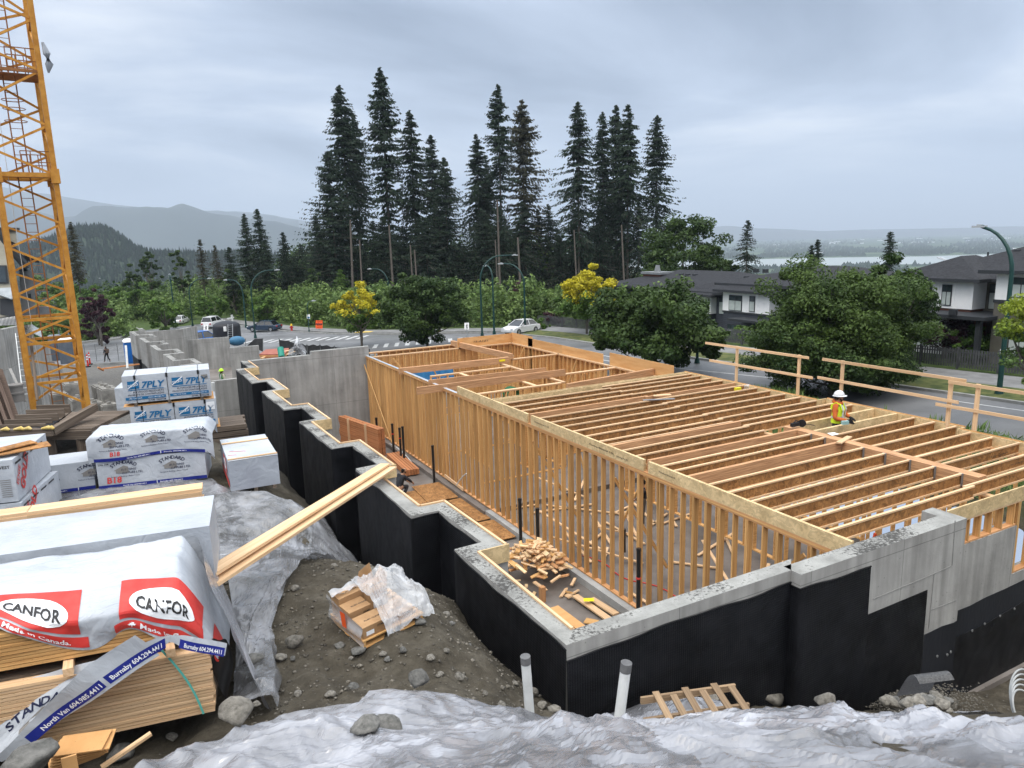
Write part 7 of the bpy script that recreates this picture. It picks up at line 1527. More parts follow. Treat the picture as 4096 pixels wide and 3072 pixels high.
def conifer(label, xs, ys, d, wpx, clear=.35, seed=0, m=None, dens=1., droop=None, name='conifer_tree', baseclear=.1, group=None, card=None, bare=0, thin=1., ylow=None, lean=0):
    droop = .22+.38*((seed*37) % 10)/10; rg = np.random.RandomState(seed+100); top = pd(xs, ys, d); gx_, gy_ = top.x, top.y; zb = g1(gx_, gy_) if ylow is None else pd(xs, ylow, d).z; h = top.z-zb; w = wpx/FPX*d; r = thing(name, label, 'tree', (gx_, gy_, zb), group)
    z0 = zb+h*baseclear; nb = int((h*(1-baseclear))/(.42*(h/35)**.5)*5.6*dens); t = np.sort(rg.random(nb)**.9); zz_ = z0+(top.z-z0)*t
    prof = np.minimum(1, (1-t)*1.35)**.72; prof = np.where(t < clear, prof*(.55+.45*t/max(clear, 1e-3)), prof); az = rg.uniform(0, 6.283, nb); L_ = w*prof*rg.uniform(.5, 1.12, nb)*(1+.16*np.sin(t*23+seed)+.22*np.sin(az*2+seed+t*7)+.15*np.sin(az*3+seed*2-t*13))*(.72+.56*vn(az*1.1+seed, t*14+seed))+.15; L_ = np.minimum(L_, w*prof*1.05+.2)
    keep = rg.random(nb) < np.where(t < clear, .45+.55*t/max(clear, 1e-3), 1.); zz_, L_, t, az = zz_[keep], L_[keep], t[keep], az[keep]; nb = len(t); cs = card or .0072*h+.14; k = 13
    s = (np.arange(k)+.5)/k; S_ = np.repeat(s[None], nb, 0)+rg.uniform(-.04, .04, (nb, k)); X = L_[:, None]*S_; dz = -droop*X*(.55+.8*S_)*(1-t[:, None]*.7)+.25*X*t[:, None]+.12*X*S_**3
    Px = gx_+np.cos(az)[:, None]*X; Py = gy_+np.sin(az)[:, None]*X; Pz = zz_[:, None]+dz
    P = np.stack([Px, Py, Pz], -1).reshape(-1, 3); side = np.stack([-np.sin(az), np.cos(az), 0*az], -1)[:, None].repeat(k, 1).reshape(-1, 3); fwd = np.stack([np.cos(az), np.sin(az), -.4+0*az], -1)[:, None].repeat(k, 1).reshape(-1, 3)
    wd = (np.minimum(1, (1-S_)*2.0+.25)*np.minimum(1, L_[:, None]/2.5)).reshape(-1, 1)
    out = []
    for q in range(2):
        sp_ = rg.uniform(-1, 1, (len(P), 1)); c = P+side*sp_*cs*2.3*wd+rvec(len(P), rg)*cs*.25; a = fwd*.55+side*sp_*.9+rvec(len(P), rg)*.3; a[:, 2] -= .35; a /= np.linalg.norm(a, axis=1)[:, None]; b = np.cross(a, rvec(len(P), rg)); b /= np.linalg.norm(b, axis=1)[:, None]+1e-9
        sc = cs*rg.uniform(.6, 1.35, (len(P), 1))*(.35+.65*wd); out.append((c, a*sc, b*sc*.36))
    nt_ = int(60*dens); tt = rg.random(nt_)**2*.12; cz = top.z-tt*h; c = np.stack([gx_+rg.normal(0, .1, nt_)*(1+tt*30), gy_+rg.normal(0, .1, nt_), cz], -1); a = rvec(nt_, rg)*cs*.6; out.append((c, a, np.cross(a, rvec(nt_, rg))*.4))
    P = np.concatenate([o[0] for o in out]); A = np.concatenate([o[1] for o in out]); B = np.concatenate([o[2] for o in out])
    if bare: kk = rg.random(len(P)) > bare; P, A, B = P[kk], A[kk], B[kk]
    quads('crown', P, A, B, m or lf_co, r)
    tr = max(.1, h*.0085)*thin; b = MB(); b.tube([(gx_+lean*h, gy_, zb-1), (gx_+lean*h*.5, gy_, zb+h*.4), (gx_, gy_, zb+h*.8), (gx_, gy_, top.z)], [tr, tr*.75, tr*.35, .02], 8)
    for i in range(0, nb, 2): b.bar((gx_, gy_, zz_[i]), (Px[i, -4], Py[i, -4], Pz[i, -4]), .05*d/130, .05*d/130)
    b.build('trunk', bark, r); return r
def T(x, y): return (1100+x/1.301, 200+y/1.301)
CT = [(275, 528, 150, .1, .40, 'leftmost tall conifer of the stand, leaning foliage to the left'), (335, 185, 118, .35, .45, 'tall sparse conifer second from the left'), (405, 330, 92, .35, .4, 'conifer close behind the tall sparse one'), (545, 92, 108, .35, .45, 'tallest conifer of the whole stand'), (700, 315, 112, .3, .35, 'conifer just right of the tallest'),
      (808, 445, 105, .2, .3, 'conifer in the middle of the left group'), (878, 560, 115, .1, .2, 'dense short conifer ending the left group'), (1045, 440, 100, .2, .3, 'conifer at the left edge of the gap with the thin snag'), (1095, 548, 90, .15, .2, 'low conifer between the gap tree and the snag'), (1157, 182, 84, .45, .5, 'thin ragged conifer with a bent tip'), (1283, 262, 128, .25, .35, 'broad conifer right of the ragged one'),
      (1575, 272, 122, .2, .3, 'broad conifer leading the right group'), (1705, 325, 90, .3, .3, 'narrow conifer second in the right group'), (1775, 288, 78, .35, .35, 'slim conifer in the middle of the right group'), (1838, 285, 106, .25, .3, 'tall conifer fourth in the right group'), (1990, 342, 118, .15, .25, 'open conifer at the right end of the stand')]
for i, (x, y, w, bc, cl, lab) in enumerate(CT):
    X, Y = T(x, y); conifer(lab, X, Y, 132+(i*7 % 19), w/1.301*1.62, cl, i, lf_cb if i in (10,) else lf_co, 1.0 if i not in (9,) else .75, .4, baseclear=bc*.9, thin=.9, group='tall conifers beyond the street')
rt_ = random.Random(8)
for i in range(38):   # lower conifers filling the foot of the stand
    x = 1180+i*37+rt_.uniform(-18, 18); y = rt_.uniform(780, 960) if 1250 < x < 2650 and abs(x-1850) > 60 else rt_.uniform(960, 1030); conifer('dark conifer filling the foot of the tall stand', x, y, 140+rt_.uniform(-6, 12), rt_.uniform(105, 145), .1, 40+i, lf_co, .95, .3, baseclear=.02, group='lower conifers at the foot of the stand')
for i, (x, y, w, yl, d, m, lab, be) in enumerate(((975, 857, 62, 1180, 128, lf_co, 'dense conifer left of the stand, left of a pair', 0), (1027, 837, 72, 1190, 126, lf_co, 'dense conifer left of the stand, right of a pair', 0), (1060, 960, 60, 1190, 124, lf_co, 'short dense conifer below the pair', 0), (915, 990, 48, 1190, 122, lf_co, 'dark conifer left of the dense pair', 0), (1130, 930, 60, 1200, 130, lf_co, 'conifer just before the tall stand begins', 0),
     (281, 889, 46, 1150, 118, lf_cb, 'brown tinged spruce standing alone right of the crane', .25), (798, 959, 36, 1160, 125, lf_cb, 'thin half bare spruce above the bushes', .4), (858, 982, 34, 1130, 135, lf_cb, 'small grey spruce beyond the half bare one', .4), (2992, 882, 62, 1100, 92, lf_co, 'drooping sparse spruce above the dark roofs', .45), (3272, 960, 32, 1110, 95, lf_co, 'right of the small twin conifers above the roofs', 0), (3248, 982, 26, 1110, 95, lf_co, 'left of the small twin conifers above the roofs', 0), (3562, 928, 50, 1110, 88, lf_co, 'pointed conifer above the large roadside tree', .1),
     (1360, 1080, 60, 1240, 112, lf_md, 'young bright conifer at the foot of the stand', 0), (1760, 1060, 50, 1240, 115, lf_co, 'young conifer behind the round dark street tree', 0))):
    conifer(lab, x, y, d, w, .15, 80+i, m, 1.1, .35, baseclear=.03, ylow=yl, bare=be, thin=.8)
def at_px(x, y, d): p = pd(x, y, d); return (p.x, p.y, g1(p.x, p.y))
def broad_px(label, x, ytop, wpx, d, m, seed, trunk=.25, **k):
    t = pd(x, ytop, d); z = max(g1(t.x, t.y), gp(t.x, t.y)-1.5) if k.get('zb') is None else k.pop('zb'); k.pop('zb', None); h = t.z-z; return broad(label, (t.x, t.y, z), h, wpx/FPX*d, h*trunk, m, seed, **k)
broad_px('yellow topped street tree left of the round dark one', 1432, 1158, 205, 76, lf_md, 1, .3, m2=lf_ye, leaf=.14, ncl=60, per=170, shape=.6)
broad_px('round dark street tree beside the far corner of the timber frame', 1695, 1112, 320, 70, lf_dk, 2, .16, leaf=.16, ncl=120, per=230)
broad_px('second yellow topped tree by the picket fence', 2345, 1085, 230, 72, lf_md, 3, .3, m2=lf_ye, leaf=.15, ncl=75, per=200)
broad_px('large dark roadside tree in front of the blue grey townhouses', 2620, 1150, 450, 50, lf_dk, 4, .14, leaf=.15, ncl=190, per=270)
broad_px('largest roadside tree behind the timber guard rails', 3350, 1095, 560, 40, lf_dk, 5, .05, leaf=.095, ncl=330, per=340, m2=lf_m2)
broad_px('dark tree behind the right side of the largest roadside tree', 3560, 1075, 330, 46, lf_dk, 6, .2, leaf=.14, ncl=120, per=230)
broad_px('light green sapling crown reaching in at the right edge', 4175, 1150, 330, 33, lf_lt, 7, .4, leaf=.09, ncl=60, per=160, m2=lf_yg)
broad_px('large broad leaved tree at the right end of the conifer stand', 2735, 868, 360, 96, lf_dk, 8, .1, leaf=.22, ncl=110, per=190); broad_px('broad leaved tree between that tree and the drooping spruce', 2890, 1000, 130, 94, lf_dk, 9, .1, leaf=.2, ncl=50, per=130)
broad_px('small purple leaved tree beyond the lamps', 2098, 1150, 120, 92, lf_pu, 10, .15, leaf=.15, ncl=40, per=120); broad_px('purple shrub at the left end of the picket fence', 2230, 1250, 80, 82, lf_pu, 11, .1, leaf=.12, ncl=26, per=110, name='shrub', cat='shrub')
broad_px('purple maple in front of the taupe townhouse', 3790, 1262, 200, 49, lf_pu, 12, .2, leaf=.08, ncl=60, per=130); broad_px('green garden shrub right of the purple maple', 3890, 1310, 190, 48, lf_md, 13, .05, leaf=.08, ncl=60, per=120, name='shrub', cat='shrub', zb=-3.4)
broad_px('green shrub before the brick porch of the dark townhouse', 2980, 1300, 150, 64, lf_md, 14, .05, leaf=.1, ncl=40, per=110, name='shrub', cat='shrub', zb=-4.2); broad_px('green shrub at the kerb left of the picket fence', 2150, 1275, 90, 80, lf_md, 15, .05, leaf=.12, ncl=30, per=100, name='shrub', cat='shrub', zb=-4.8)
for i, (x, y, w, d, m, lab) in enumerate(((650, 1160, 145, 112, lf_md, 'round green street tree left of the tall thin lamp'), (845, 1145, 125, 118, lf_md, 'round green tree behind the white car'), (470, 1120, 110, 140, lf_md, 'round green tree nearest the crane at mid distance'), (560, 1118, 120, 135, lf_md, 'round green tree right of the one nearest the crane'), (1065, 1150, 120, 118, lf_md, 'round green tree behind the dark blue car'), (375, 1190, 90, 98, lf_pu, 'dark purple tree right of the crane'), (711, 993, 70, 140, lf_dk, 'ragged broad leaved tree above the bushes'), (590, 1010, 90, 170, lf_dk, 'rounded dark tree before the wooded hill'), (520, 1050, 80, 175, lf_dk, 'smaller dark tree before the wooded hill'), (930, 1070, 110, 126, lf_dk, 'dark tree below the dense conifer pair'), (1240, 1060, 130, 122, lf_dk, 'dark tree at the left foot of the tall stand'), (180, 1080, 150, 120, lf_lt, 'pale tree between the crane and the building'), (330, 1090, 170, 130, lf_md, 'green tree behind the crane ladder'), (1600, 1110, 140, 118, lf_dk, 'dark tree at the foot of the stand behind the dark street tree'))):
    broad_px(lab, x, y+(28 if y > 1030 else 0), w, d, m, 30+i, .12, leaf=.22, ncl=46, per=130)
broad_px('thin trunked dark tree on the left street', 378, 1165, 100, 96, lf_pu, 60, .35, leaf=.18, ncl=34, per=110)
# thicket behind the far kerb: nobody could count it
rg = np.random.RandomState(77); pts = []
def along(line, o0, o1, n, h0, h1):
    L_ = [Vector((p[0], p[1])) for p in line]; ds = [0]
    for i in range(len(L_)-1): ds.append(ds[-1]+(L_[i+1]-L_[i]).length)
    for _ in range(n):
        s = rg.random()*ds[-1]; j = max(k for k in range(len(ds)-1) if ds[k] <= s); t = (L_[j+1]-L_[j]).normalized(); q = L_[j]+t*(s-ds[j])+Vector((t.y, -t.x))*rg.uniform(o0, o1); pts.append((q.x, q.y, rg.uniform(h0, h1)))
along(kerbR[5:], 5.5, 16, 420, 3.0, 5.6); along([(x, y) for x, y in kerbL[::-1]][:4], -10, -3.5, 260, 2.5, 6.5); along([(-90, 128), (-30, 124), (-2, 121)], -12, -4, 200, 3, 7); along([(44, 60), (42, 72), (38, 78)], 3, 9, 60, 2, 4.5)
for _ in range(150): q = pg(rg.uniform(300, 770), rg.uniform(1262, 1296)); pts.append((q.x, q.y, rg.uniform(2, 4.6)))
cen = []; rad = []
for x, y, h in pts:
    z = g1(x, y) if y < 190 else gp(x, y); n = 5
    for k in range(n): f = (k+.6)/n; cen.append((x+rg.normal(0, .5), y+rg.normal(0, .5), z+h*f)); rad.append((1.25*(1-.5*f), 1.25*(1-.5*f), h*.16))
P, A, B = leaves(rg, np.array(cen), np.array(rad), 26, .26)
o = quads('shrub_thicket', P, A, B, lf_lt); tag(o, 'continuous bank of pale green bushes behind the far kerb', 'bushes', kind='stuff')
pts = []; cen = []; rad = []
for _ in range(900): a = rg.uniform(-.95, .22); d = rg.uniform(150, 330); q = pd(2048+a*1900, 1200, d); cen.append((q.x, q.y, g1(q.x, q.y)+(rg.uniform(2, 9) if a > -.48 else rg.uniform(0, 2.5)))); rad.append((4, 4, 4.5))
P, A, B = leaves(rg, np.array(cen), np.array(rad), 60, .5); o = quads('wood', P, A, B, lf_dk); tag(o, 'dark wood filling the slope behind the street', 'wood', kind='stuff')
# weeds on the bank by the right street and verge grass
xs_ = rg.uniform(20.9, 30.8, 22000); ys_ = rg.uniform(6, 34, 22000); zs_ = gz(xs_, ys_); hh_ = rg.uniform(.06, .2, 22000)*(1+1.6*(vn(xs_*.9, ys_*.9) > .72)); Cn = np.stack([xs_, ys_, zs_+hh_*.5], 1); A = np.stack([rg.normal(0, .06, 22000), rg.normal(0, .06, 22000), hh_*.6], 1); B = np.stack([rg.normal(0, .02, 22000), rg.normal(0, .02, 22000), 0*xs_], 1)
o = quads('weeds', Cn, A, B, lf_lt); tag(o, 'tall weeds and grass on the bank beyond the guard rails', 'weeds', kind='stuff')
# dead trunks seen between the crowns
for i, (x, y0, y1, w) in enumerate(((1415, 1190, 880, 12), (1452, 1160, 960, 9), (1570, 1180, 900, 11), (1655, 1150, 980, 8), (1672, 1150, 1000, 9), (2003, 1190, 800, 11), (1995, 1180, 960, 8), (2085, 1150, 950, 12), (2500, 1150, 900, 9), (2310, 1150, 920, 8))):
    p, q = pd(x+(8 if i == 2 else 0), y0+60, 124), pd(x-14, y1, 126); b = MB(); b.tube([p, q], [w/FPX*124/2.2, w/FPX*124/3.4], 8); o = b.build('bare_trunk', bark_d); tag(o, 'tall bare grey trunk at the front of the conifer stand', 'tree trunk', 'bare trunks in the conifer stand')
# ================================================================ hills, valley, river
hillm = pm('forest_hill', (.012, .026, .014), (.028, .045, .022), .02, rough=.95, detail=9); mtn = pm('mountain_forest', (.012, .022, .016), (.03, .042, .028), .0012, rough=1, detail=9)
def ridge(name, sil, d, back, zb, m, ns=160, rough=8., noise_s=.01):
    """ridge whose crest follows the skyline at distance d; slopes fall to the valley on both sides"""
    xs = np.linspace(sil[0][0], sil[-1][0], ns); ysl = np.interp(xs, [s[0] for s in sil], [s[1] for s in sil]); rows = 14; vs = []
    for j in range(-rows, rows+1):
        for x, y in zip(xs, ysl):
            t = abs(j)/rows; c = pd(x, y, d); k = 1+(j/rows)*back; px_, py_ = c.x*k, c.y*k; z = c.z+(zb-c.z)*(1-math.cos(t*math.pi))/2 if t > 0 else c.z
            z += rough*float(fbm(np.array(px_*noise_s), np.array(py_*noise_s), 4))*(1-t*.3)*(j != 0); vs.append((px_, py_, z))
    b = MB(); b.add(vs, [(j*ns+i, j*ns+i+1, (j+1)*ns+i+1, (j+1)*ns+i) for j in range(2*rows) for i in range(ns-1)], 0, True); o = b.build(name, m); struct(o); return o, vs, rows, ns
hs = [(-250, 1075), (60, 1000), (150, 985), (225, 962), (310, 930), (378, 918), (428, 925), (477, 950), (520, 980), (545, 1004), (600, 1022), (690, 1030), (820, 1025), (930, 1022), (1100, 1035), (1300, 1050)]
o, vs, rows, ns = ridge('hill', hs, 1250, .30, -118, hillm, 200, 14., .02)
ntr = 11000; rr = np.random.RandomState(5); b = MB(); vv = np.array(vs).reshape(2*rows+1, ns, 3); V = []; F = []
for k in range(ntr):
    j = rr.uniform(0, rows+1.2); i = rr.uniform(0, ns-2); j0, i0 = int(j), int(i); a = vv[j0, i0]; c = vv[min(j0+1, 2*rows), i0]; e = vv[j0, i0+1]; p = a+(c-a)*(j-j0)+(e-a)*(i-i0); h = rr.uniform(6, 13); w = h*.2; o_ = len(V)
    V += [(p[0]+w*math.cos(q), p[1]+w*math.sin(q), p[2]-2) for q in (0, 1.57, 3.14, 4.71)]+[(p[0], p[1], p[2]+h)]; F += [(o_+q, o_+(q+1) % 4, o_+4) for q in range(4)]
b.v = V; b.f = F; b.m = [0]*len(F); b.sm = [False]*len(F); o = b.build('hillside_forest', lf_co); tag(o, 'conifer forest covering the near wooded hill', 'forest', kind='stuff')
def S0(*p): return [(x/2.011, 700+y/2.011) for x, y in p]
ridge('mountain', S0((-900, 60), (-200, 50), (100, 112), (200, 138), (370, 150), (600, 188), (900, 236), (1200, 266), (1400, 283), (1800, 320), (2400, 360)), 9500, .22, -110, mtn, 120, 120, .0012)
ridge('mountain', S0((-900, 330), (0, 200), (200, 300), (450, 345), (600, 332), (740, 282), (900, 276), (1200, 286), (1360, 290), (1470, 262), (1560, 285), (1680, 322), (1900, 345), (2200, 400), (2600, 470), (3000, 560)), 6200, .22, -112, mtn, 160, 90, .0016)
ridge('mountain', S0((1500, 300), (1700, 292), (1900, 300), (2200, 330), (2600, 390), (3200, 430), (4200, 440)), 11500, .18, -110, mtn, 90, 90, .001)
ridge('mountain', [(2500, 925), (2900, 905), (3000, 912), (3150, 916), (3300, 925), (3450, 918), (3600, 916), (3800, 915), (4000, 912), (4600, 895)], 12000, .15, -112, mtn, 120, 40, .001)
w = MB(); 
RV = [(2300, 1075), (2650, 1071), (3050, 1066), (3400, 1060), (3700, 1056), (4096, 1040), (4700, 1020)], [(2300, 1050), (2650, 1042), (3050, 1036), (3400, 1029), (3700, 1025), (4096, 1012), (4700, 990)]
n = len(RV[0]); V = [pz(x, y, -114.0) for row in RV for x, y in row]; w.add(V, [(i, i+1, n+i+1, n+i) for i in range(n-1)])
def watx(m, t, p, mp, col): p.inputs['Roughness'].default_value = .25
o = w.build('river', pm('river_water', (.26, .29, .27), (.30, .33, .31), .002, rough=.3, spec=.8)); struct(o)
rr = np.random.RandomState(9); V = []; F = []; oc_ = [Vector(v) for v in ((1,0,0),(0,1,0),(-1,0,0),(0,-1,0),(0,0,1.1))]
def clump(x, y, zt, zs): 
    global V, F
    p = pz(x, y, -113)
    for q in range(1):
        s = rr.uniform(5, 13)*zs; o_ = len(V); a = rr.uniform(0, 1.5); V += [(p.x+s*(v.x*math.cos(a)-v.y*math.sin(a)), p.y+s*(v.x*math.sin(a)+v.y*math.cos(a)), -115+(s*1.5*v.z if v.z > 0 else 2.)) for v in oc_]; F += [(o_, o_+1, o_+4), (o_+1, o_+2, o_+4), (o_+2, o_+3, o_+4), (o_+3, o_, o_+4)]
for k in range(9000):
    x = rr.uniform(2200, 4200); tl = -(x-3400)*.018
    u = rr.random()
    if u < .42: y = 1024+tl-abs(rr.normal(0, 13))
    elif u < .60: y = 1066+tl+abs(rr.normal(0, 14))
    elif u < .8: y = 985+tl+rr.normal(0, 10)
    else: y = rr.uniform(945, 1000)+tl
    if 1026+tl < y < 1060+tl: continue
    if vn(np.array(x*.012), np.array(y*.06)) < .38: continue
    if y < 935+tl: continue
    clump(x, y, 0, 1.0)
b = MB(); b.v = V; b.f = F; b.m = [0]*len(F); b.sm = [False]*len(F); o = b.build('valley_trees', hillm); tag(o, 'tree belts across the hazy river valley', 'trees', kind='stuff')
for k in range(34):
    x = rr.uniform(3080, 4080); y = rr.choice([948, 962, 968, 974, 1012])+rr.uniform(-3, 3)-(x-3400)*.018; p = pz(x, y, -114); L_ = rr.uniform(25, 110); b = MB(); b.box((0, 0, 0), (L_, 30, 7)); b.prism([(0, 0), (L_, 0), (L_, 30), (0, 30)], 7, 7.2); o = b.build('greenhouse', whitew, loc=(p.x, p.y, -115)); tag(o, 'long low white farm building far off in the river valley', 'farm building', 'white farm buildings in the valley')
# ================================================================ haze
hz = bpy.data.materials.new('haze'); hz.use_nodes = True; t = hz.node_tree; t.nodes.clear(); o_ = t.nodes.new('ShaderNodeOutputMaterial'); v = t.nodes.new('ShaderNodeVolumePrincipled'); t.links.new(v.outputs[0], o_.inputs['Volume']); v.inputs['Color'].default_value = (.70, .81, .96, 1); v.inputs['Density'].default_value = 1.2e-4; v.inputs['Anisotropy'].default_value = .0
b = MB(); b.box((-9500, -400, -122), (27000, 27000, 1180)); o = b.build('haze', hz); tag(o, 'thin blue haze over the whole valley', 'haze', kind='stuff')
# ================================================================ people
skin_m = pm('skin', (.32, .17, .11), (.40, .23, .15), 5, rough=.6); hairm = pm('hair', (.012, .009, .007), rough=.7)
def skinmesh(name, nodes, edges, m, parent, root=0, sub=2, Mx=None):
    me = bpy.data.meshes.new(name); me.from_pydata([n[0] for n in nodes], edges, []); me.materials.append(m); o = bpy.data.objects.new(name, me); C.objects.link(o)
    sk = o.modifiers.new('skin', 'SKIN'); sk.use_smooth_shade = True
    for v, n in zip(me.skin_vertices[0].data, nodes): r = n[1]; v.radius = (r, r) if not isinstance(r, tuple) else r; v.use_root = False
    me.skin_vertices[0].data[root].use_root = True
    s = o.modifiers.new('sub', 'SUBSURF'); s.levels = sub; s.render_levels = sub
    o.parent = parent; return o
def lerp3(a, b, t): return tuple(a[i]+(b[i]-a[i])*t for i in range(3))
def person(label, loc, rz, J, cloth, sc=1.0, hat=None, hood=None, vest=None, pack=None, look=0, fingers=True):
    """local frame: faces +X. J: joint positions (metres) for elbows, wrists, knees, ankles; everything else standard"""
    r = thing('person', label, 'person', tuple(loc), None, rz); r.scale = (sc,)*3
    D = dict(pel=(0, 0, .93), che=(.0, 0, 1.28), nek=(.0, 0, 1.47), hea=(.02, 0, 1.60), top=(.02, 0, 1.70), shL=(0, .18, 1.40), shR=(0, -.18, 1.40), hpL=(0, .095, .90), hpR=(0, -.095, .90), elL=(-.02, .24, 1.12), elR=(-.02, -.24, 1.12), wrL=(.08, .24, .88), wrR=(.08, -.24, .88), knL=(.02, .10, .49), knR=(.02, -.10, .49), anL=(0, .10, .08), anR=(0, -.10, .08)); D.update(J)
    nd = [(D['pel'], (.13, .10)), (lerp3(D['pel'], D['che'], .5), (.12, .095)), (D['che'], (.14, .10)), (D['nek'], .055), (D['hea'], (.075, .085)), (D['top'], (.055, .06))]; ed = [(0, 1), (1, 2), (2, 3), (3, 4), (4, 5)]
    for s in 'LR':
        i = len(nd); nd += [(D['sh'+s], .055), (D['el'+s], .042), (D['wr'+s], .026)]; ed += [(2, i), (i, i+1), (i+1, i+2)]
        w = D['wr'+s]; e = D['el'+s]; d = Vector(w)-Vector(e); d.normalize(); pm_ = tuple(Vector(w)+d*.06); nd.append((pm_, (.036, .018))); ed.append((i+2, i+3))
        i = len(nd); nd += [(D['hp'+s], .08), (D['kn'+s], .055), (lerp3(D['kn'+s], D['an'+s], .4), .052), (D['an'+s], .036), ((D['an'+s][0]+.14, D['an'+s][1], max(.04, D['an'+s][2]-.04)), .034)]; ed += [(0, i), (i, i+1), (i+1, i+2), (i+2, i+3), (i+3, i+4)]
    skinmesh('body', nd, ed, skin_m, r)
    # fingers, each a short bent chain
    for s in 'LR':
        w = Vector(D['wr'+s]); e = Vector(D['el'+s]); d = (w-e).normalized(); sd = d.cross(Vector((0, 0, 1))); sd = sd.normalized() if sd.length > .1 else Vector((0, 1, 0)); up = sd.cross(d); gm = cloth.get('glove', skin_m)
        b = MB()
        for k in range(4): p = w+d*.10+sd*(.027-.018*k); L_ = (.072, .08, .075, .058)[k]; b.tube([p-d*.04, p+d*L_*.45, p+d*L_*.85-up*L_*.35, p+d*L_*.9-up*L_*.8], [.010, .0095, .009, .007], 6)
        p = w+d*.05+sd*.036; b.tube([p-sd*.015, p+sd*.022+d*.03, p+sd*.02+d*.06-up*.02], [.011, .010, .008], 6)
        b.tube([w-d*.03, w+d*.03, w+d*.105], [.030, .038, .032], 8); o = b.build('hand', gm); o.parent = r
    # face: nose, ears, brow, beard shadow; turned by look
    hx, hy, hz_ = D['hea']; Hm = Matrix.Translation((hx, hy, hz_))@Matrix.Rotation(look, 4, 'Z')
    b = MB(); b.tube([Hm@Vector((.085, 0, .02)), Hm@Vector((.108, 0, -.01)), Hm@Vector((.095, 0, -.022))], [.009, .016, .010], 6)
    for s in (-1, 1): b.tube([Hm@Vector((.0, s*.078, .03)), Hm@Vector((-.012, s*.09, .0)), Hm@Vector((.0, s*.08, -.03))], [.010, .014, .008], 6)
    b.tube([Hm@Vector((0, 0, -.09)), Hm@Vector((.03, 0, -.06)), Hm@Vector((.05, 0, .0)), Hm@Vector((.03, 0, .07))], [.05, .062, .066, .06], 10); o = b.build('face', skin_m); o.parent = r
    b = MB(); 
    for s in (-1, 1): b.tube([Hm@Vector((.098, s*.022, .018)), Hm@Vector((.094, s*.045, .018))], .009, 5); b.tube([Hm@Vector((.104, s*.015, .036)), Hm@Vector((.094, s*.05, .038))], .006, 4)
    b.tube([Hm@Vector((.096, -.025, -.048)), Hm@Vector((.102, 0, -.046)), Hm@Vector((.096, .025, -.048))], .006, 5); b.tube([Hm@Vector((-.01, -.07, -.04)), Hm@Vector((.055, -.045, -.085)), Hm@Vector((.078, 0, -.092)), Hm@Vector((.055, .045, -.085)), Hm@Vector((-.01, .07, -.04))], .022, 6); b.tube([Hm@Vector((-.06, 0, -.06)), Hm@Vector((-.05, 0, .02)), Hm@Vector((-.02, 0, .085))], [.05, .075, .06], 10); o = b.build('hair', hairm); o.parent = r
    def garment(name, keys, rad, m, links, sub=2): 
        n = [(D[k] if isinstance(k, str) else k, rr) for k, rr in zip(keys, rad)]; return skinmesh(name, n, links, m, r, 0, sub)
    mid = lerp3(D['pel'], D['che'], .5); pb = (D['pel'][0], D['pel'][1], D['pel'][2]-.06)
    garment('jacket', [D['pel'], mid, 'che', lerp3(D['che'], D['nek'], .7), 'shL', 'elL', lerp3(D['elL'], D['wrL'], .93), 'shR', 'elR', lerp3(D['elR'], D['wrR'], .93)], [(.165, .125), (.155, .12), (.17, .125), .075, .075, .062, .042, .075, .062, .042], cloth['top'], [(0, 1), (1, 2), (2, 3), (2, 4), (4, 5), (5, 6), (2, 7), (7, 8), (8, 9)])
    garment('trousers', [D['pel'], 'hpL', 'knL', lerp3(D['knL'], D['anL'], .92), 'hpR', 'knR', lerp3(D['knR'], D['anR'], .92), mid], [(.155, .12), .10, .075, .062, .10, .075, .062, (.14, .10)], cloth['leg'], [(0, 1), (1, 2), (2, 3), (0, 4), (4, 5), (5, 6), (0, 7)])
    for s in 'LR': a = D['an'+s]; garment('boot', [a, (a[0]+.02, a[1], a[2]-.04), (a[0]+.17, a[1], max(.035, a[2]-.045))], [.052, .05, .042], cloth.get('boot', black), [(0, 1), (1, 2)])
    if vest:
        b = MB(); pr = [(D['pel'], .185, .145), (mid, .175, .14), (D['che'], .19, .148), (lerp3(D['che'], D['nek'], .55), .165, .12)]; n = 20
        vs = [(c[0]+ry*math.cos(6.283*i/n), c[1]+rx*math.sin(6.283*i/n), c[2]) for c, rx, ry in pr for i in range(n)]; b.add(vs, [(j*n+i, j*n+(i+1) % n, (j+1)*n+(i+1) % n, (j+1)*n+i) for j in range(3) for i in range(n)], 0, True)
        for s in (-1, 1):   # shoulder straps
            c = D['che']; k = D['nek']; P_ = [(c[0]+.135, s*.11, c[2]), (k[0]+.11, s*.105, k[2]-.06), (k[0]+.0, s*.105, k[2]+.005), (k[0]-.11, s*.105, k[2]-.06), (c[0]-.135, s*.11, c[2])]
            for a_, c_ in zip(P_, P_[1:]): b.bar(a_, c_, .085, .02)
        o = b.build('vest', vest); o.parent = r
        b = MB(); 
        for rr_, z in ((.008, mid[2]-.05),):
            vs = [(mid[0]+(.143+rr_)*math.cos(6.283*i/n), mid[1]+(.178+rr_)*math.sin(6.283*i/n), z+q) for q in (0, .055) for i in range(n)]; b.add(vs, [(i, (i+1) % n, n+(i+1) % n, n+i) for i in range(n)])
        for s in (-1, 1): b.bar((mid[0]+.15, s*.10, mid[2]), (D['che'][0]+.16, s*.11, D['che'][2]+.02), .045, .012); b.bar((D['che'][0]+.16, s*.11, D['che'][2]), (D['nek'][0]+.12, s*.105, D['nek'][2]-.05), .045, .03)
        o = b.build('reflective_stripe', pm('silver_stripe', (.5, .52, .54), rough=.3) if 'silver_stripe' not in bpy.data.materials else bpy.data.materials['silver_stripe']); o.parent = r
